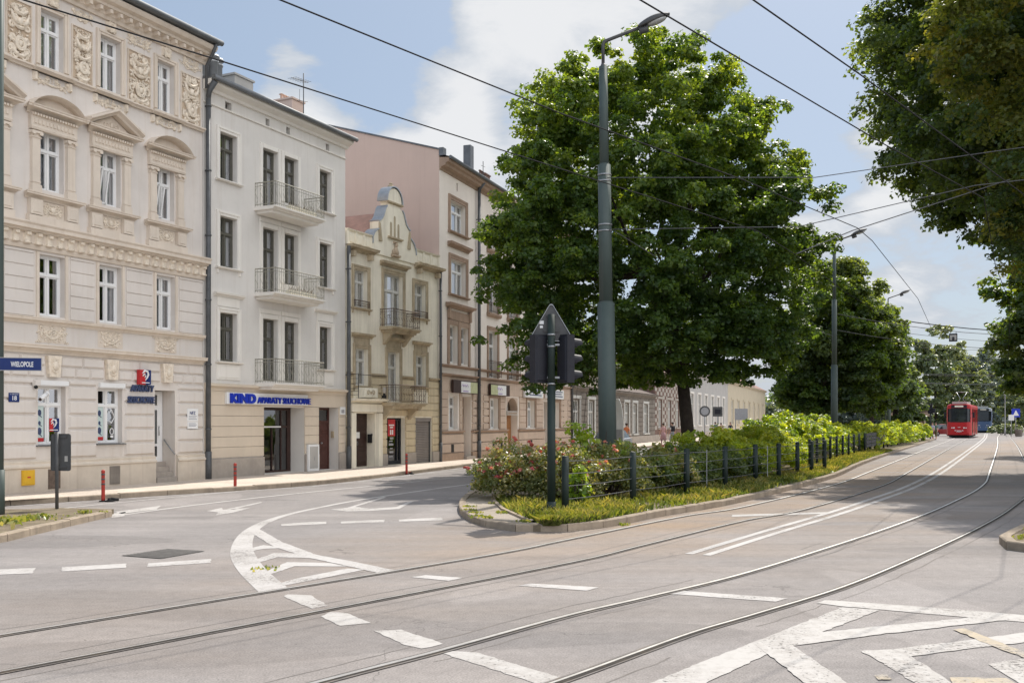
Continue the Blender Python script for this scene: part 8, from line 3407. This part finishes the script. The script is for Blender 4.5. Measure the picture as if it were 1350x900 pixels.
# cloud field: project the direction on a slab so clouds shrink toward the horizon
den = m1('ADD', m1('MAXIMUM', sep.outputs['Z'], 0.0), 0.30)
cx = m1('DIVIDE', sep.outputs['X'], den)
cy = m1('DIVIDE', sep.outputs['Y'], den)
cmb = N.new('ShaderNodeCombineXYZ')
L.new(cx, cmb.inputs[0])
L.new(cy, cmb.inputs[1])
L.new(sep.outputs['Z'], cmb.inputs[2])
nz = N.new('ShaderNodeTexNoise')
nz.inputs['Scale'].default_value = 3.9
nz.inputs['Detail'].default_value = 9
nz.inputs['Roughness'].default_value = 0.6
nz.inputs['Distortion'].default_value = 0.25
mpg = N.new('ShaderNodeMapping')
mpg.inputs['Location'].default_value = (3.1, 1.7, 0.4)
mpg.inputs['Scale'].default_value = (1.0, 1.0, 2.2)
L.new(cmb.outputs[0], mpg.inputs['Vector'])
L.new(mpg.outputs[0], nz.inputs['Vector'])


def pdir(px, py):
    v = Vector(((px - 675) / FPX, 1.0, (HOR - py) / FPX))
    v.normalize()
    return tuple(v)


dens = nz.outputs['Fac']
for (px, py, rad, amp) in ((745, 60, 0.14, 0.17), (900, 40, 0.1, 0.12), (640, 20, 0.07, 0.16), (560, 165, 0.06, 0.5), (400, 118, 0.06, 0.5), (1120, 160, 0.09, 0.2), (1180, 330, 0.1, 0.12), (430, 20, 0.15, -0.22), (300, 50, 0.09, -0.2), (1010, 90, 0.05, -0.32), (1100, 70, 0.06, -0.3), (1080, 215, 0.045, -0.3), (640, 110, 0.05, -0.12), (510, 70, 0.07, -0.28), (1180, 260, 0.04, -0.1)):
    dt = vmath('DOT_PRODUCT', dirv, pdir(px, py)).outputs['Value']
    g = rmap(dt, math.cos(rad * 1.35), math.cos(rad * 0.15), 0.0, amp, True)
    dens = m1('ADD', dens, g)
cloud = rmap(dens, 0.485, 0.60, 0.0, 1.0, True)
core = rmap(dens, 0.54, 0.80, 0.0, 1.0, True)
# cloud colour: grey undersides to sunlit white
ccol = N.new('ShaderNodeMix')
ccol.data_type = 'RGBA'
ccol.inputs[6].default_value = (0.58, 0.63, 0.70, 1)
ccol.inputs[7].default_value = (0.86, 0.865, 0.875, 1)
L.new(core, ccol.inputs['Factor'])
# blue part from the sky model, slightly hazed
skys = vmath('SCALE', sky.outputs[0], 0.105).outputs[0]
haze = N.new('ShaderNodeMix')
haze.data_type = 'RGBA'
haze.inputs['Factor'].default_value = 0.55
L.new(skys, haze.inputs[6])
haze.inputs[7].default_value = (0.44, 0.565, 0.73, 1)
mixc = N.new('ShaderNodeMix')
mixc.data_type = 'RGBA'
L.new(m1('MULTIPLY', cloud, 0.93), mixc.inputs['Factor'])
L.new(haze.outputs[2], mixc.inputs[6])
L.new(ccol.outputs[2], mixc.inputs[7])
# sky behind the camera scaled brighter, out of view, to lift the facades
# added glow out of view, over the street's open side, aimed at the facades
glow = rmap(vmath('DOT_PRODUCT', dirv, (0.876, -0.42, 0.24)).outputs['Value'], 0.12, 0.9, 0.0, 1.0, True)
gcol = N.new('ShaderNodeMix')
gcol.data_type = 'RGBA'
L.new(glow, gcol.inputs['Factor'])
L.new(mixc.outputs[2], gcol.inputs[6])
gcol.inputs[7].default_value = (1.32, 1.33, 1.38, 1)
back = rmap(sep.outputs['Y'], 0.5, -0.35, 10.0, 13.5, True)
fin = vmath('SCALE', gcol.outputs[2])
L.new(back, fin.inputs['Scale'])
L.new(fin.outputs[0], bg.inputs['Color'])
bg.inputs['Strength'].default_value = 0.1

sd = bpy.data.lights.new('sun', 'SUN')
sd.energy = 5.0
sd.angle = R(0.6)
sd.color = (1.0, 0.94, 0.85)
so = bpy.data.objects.new('sun', sd)
COL.objects.link(so)
sv = Vector((math.sin(SUN_AZ) * math.cos(SUN_EL), math.cos(SUN_AZ) * math.cos(SUN_EL), math.sin(SUN_EL)))
so.rotation_euler = sv.to_track_quat('Z', 'Y').to_euler()

cam = bpy.data.cameras.new('camera')
cam.lens = 35
cam.sensor_width = 36
cam.shift_y = (HOR - 450.0) / 1350.0
cam.clip_end = 5000
co = bpy.data.objects.new('camera', cam)
COL.objects.link(co)
co.location = (0, 0, CAM_H)
co.rotation_euler = (math.pi / 2, 0, 0)
scene.camera = co
scene.view_settings.view_transform = 'Standard'
scene.view_settings.look = 'None'
scene.view_settings.exposure = 0
scene.cycles.max_bounces = 8
scene.cycles.transparent_max_bounces = 12
scene.cycles.use_denoising = True
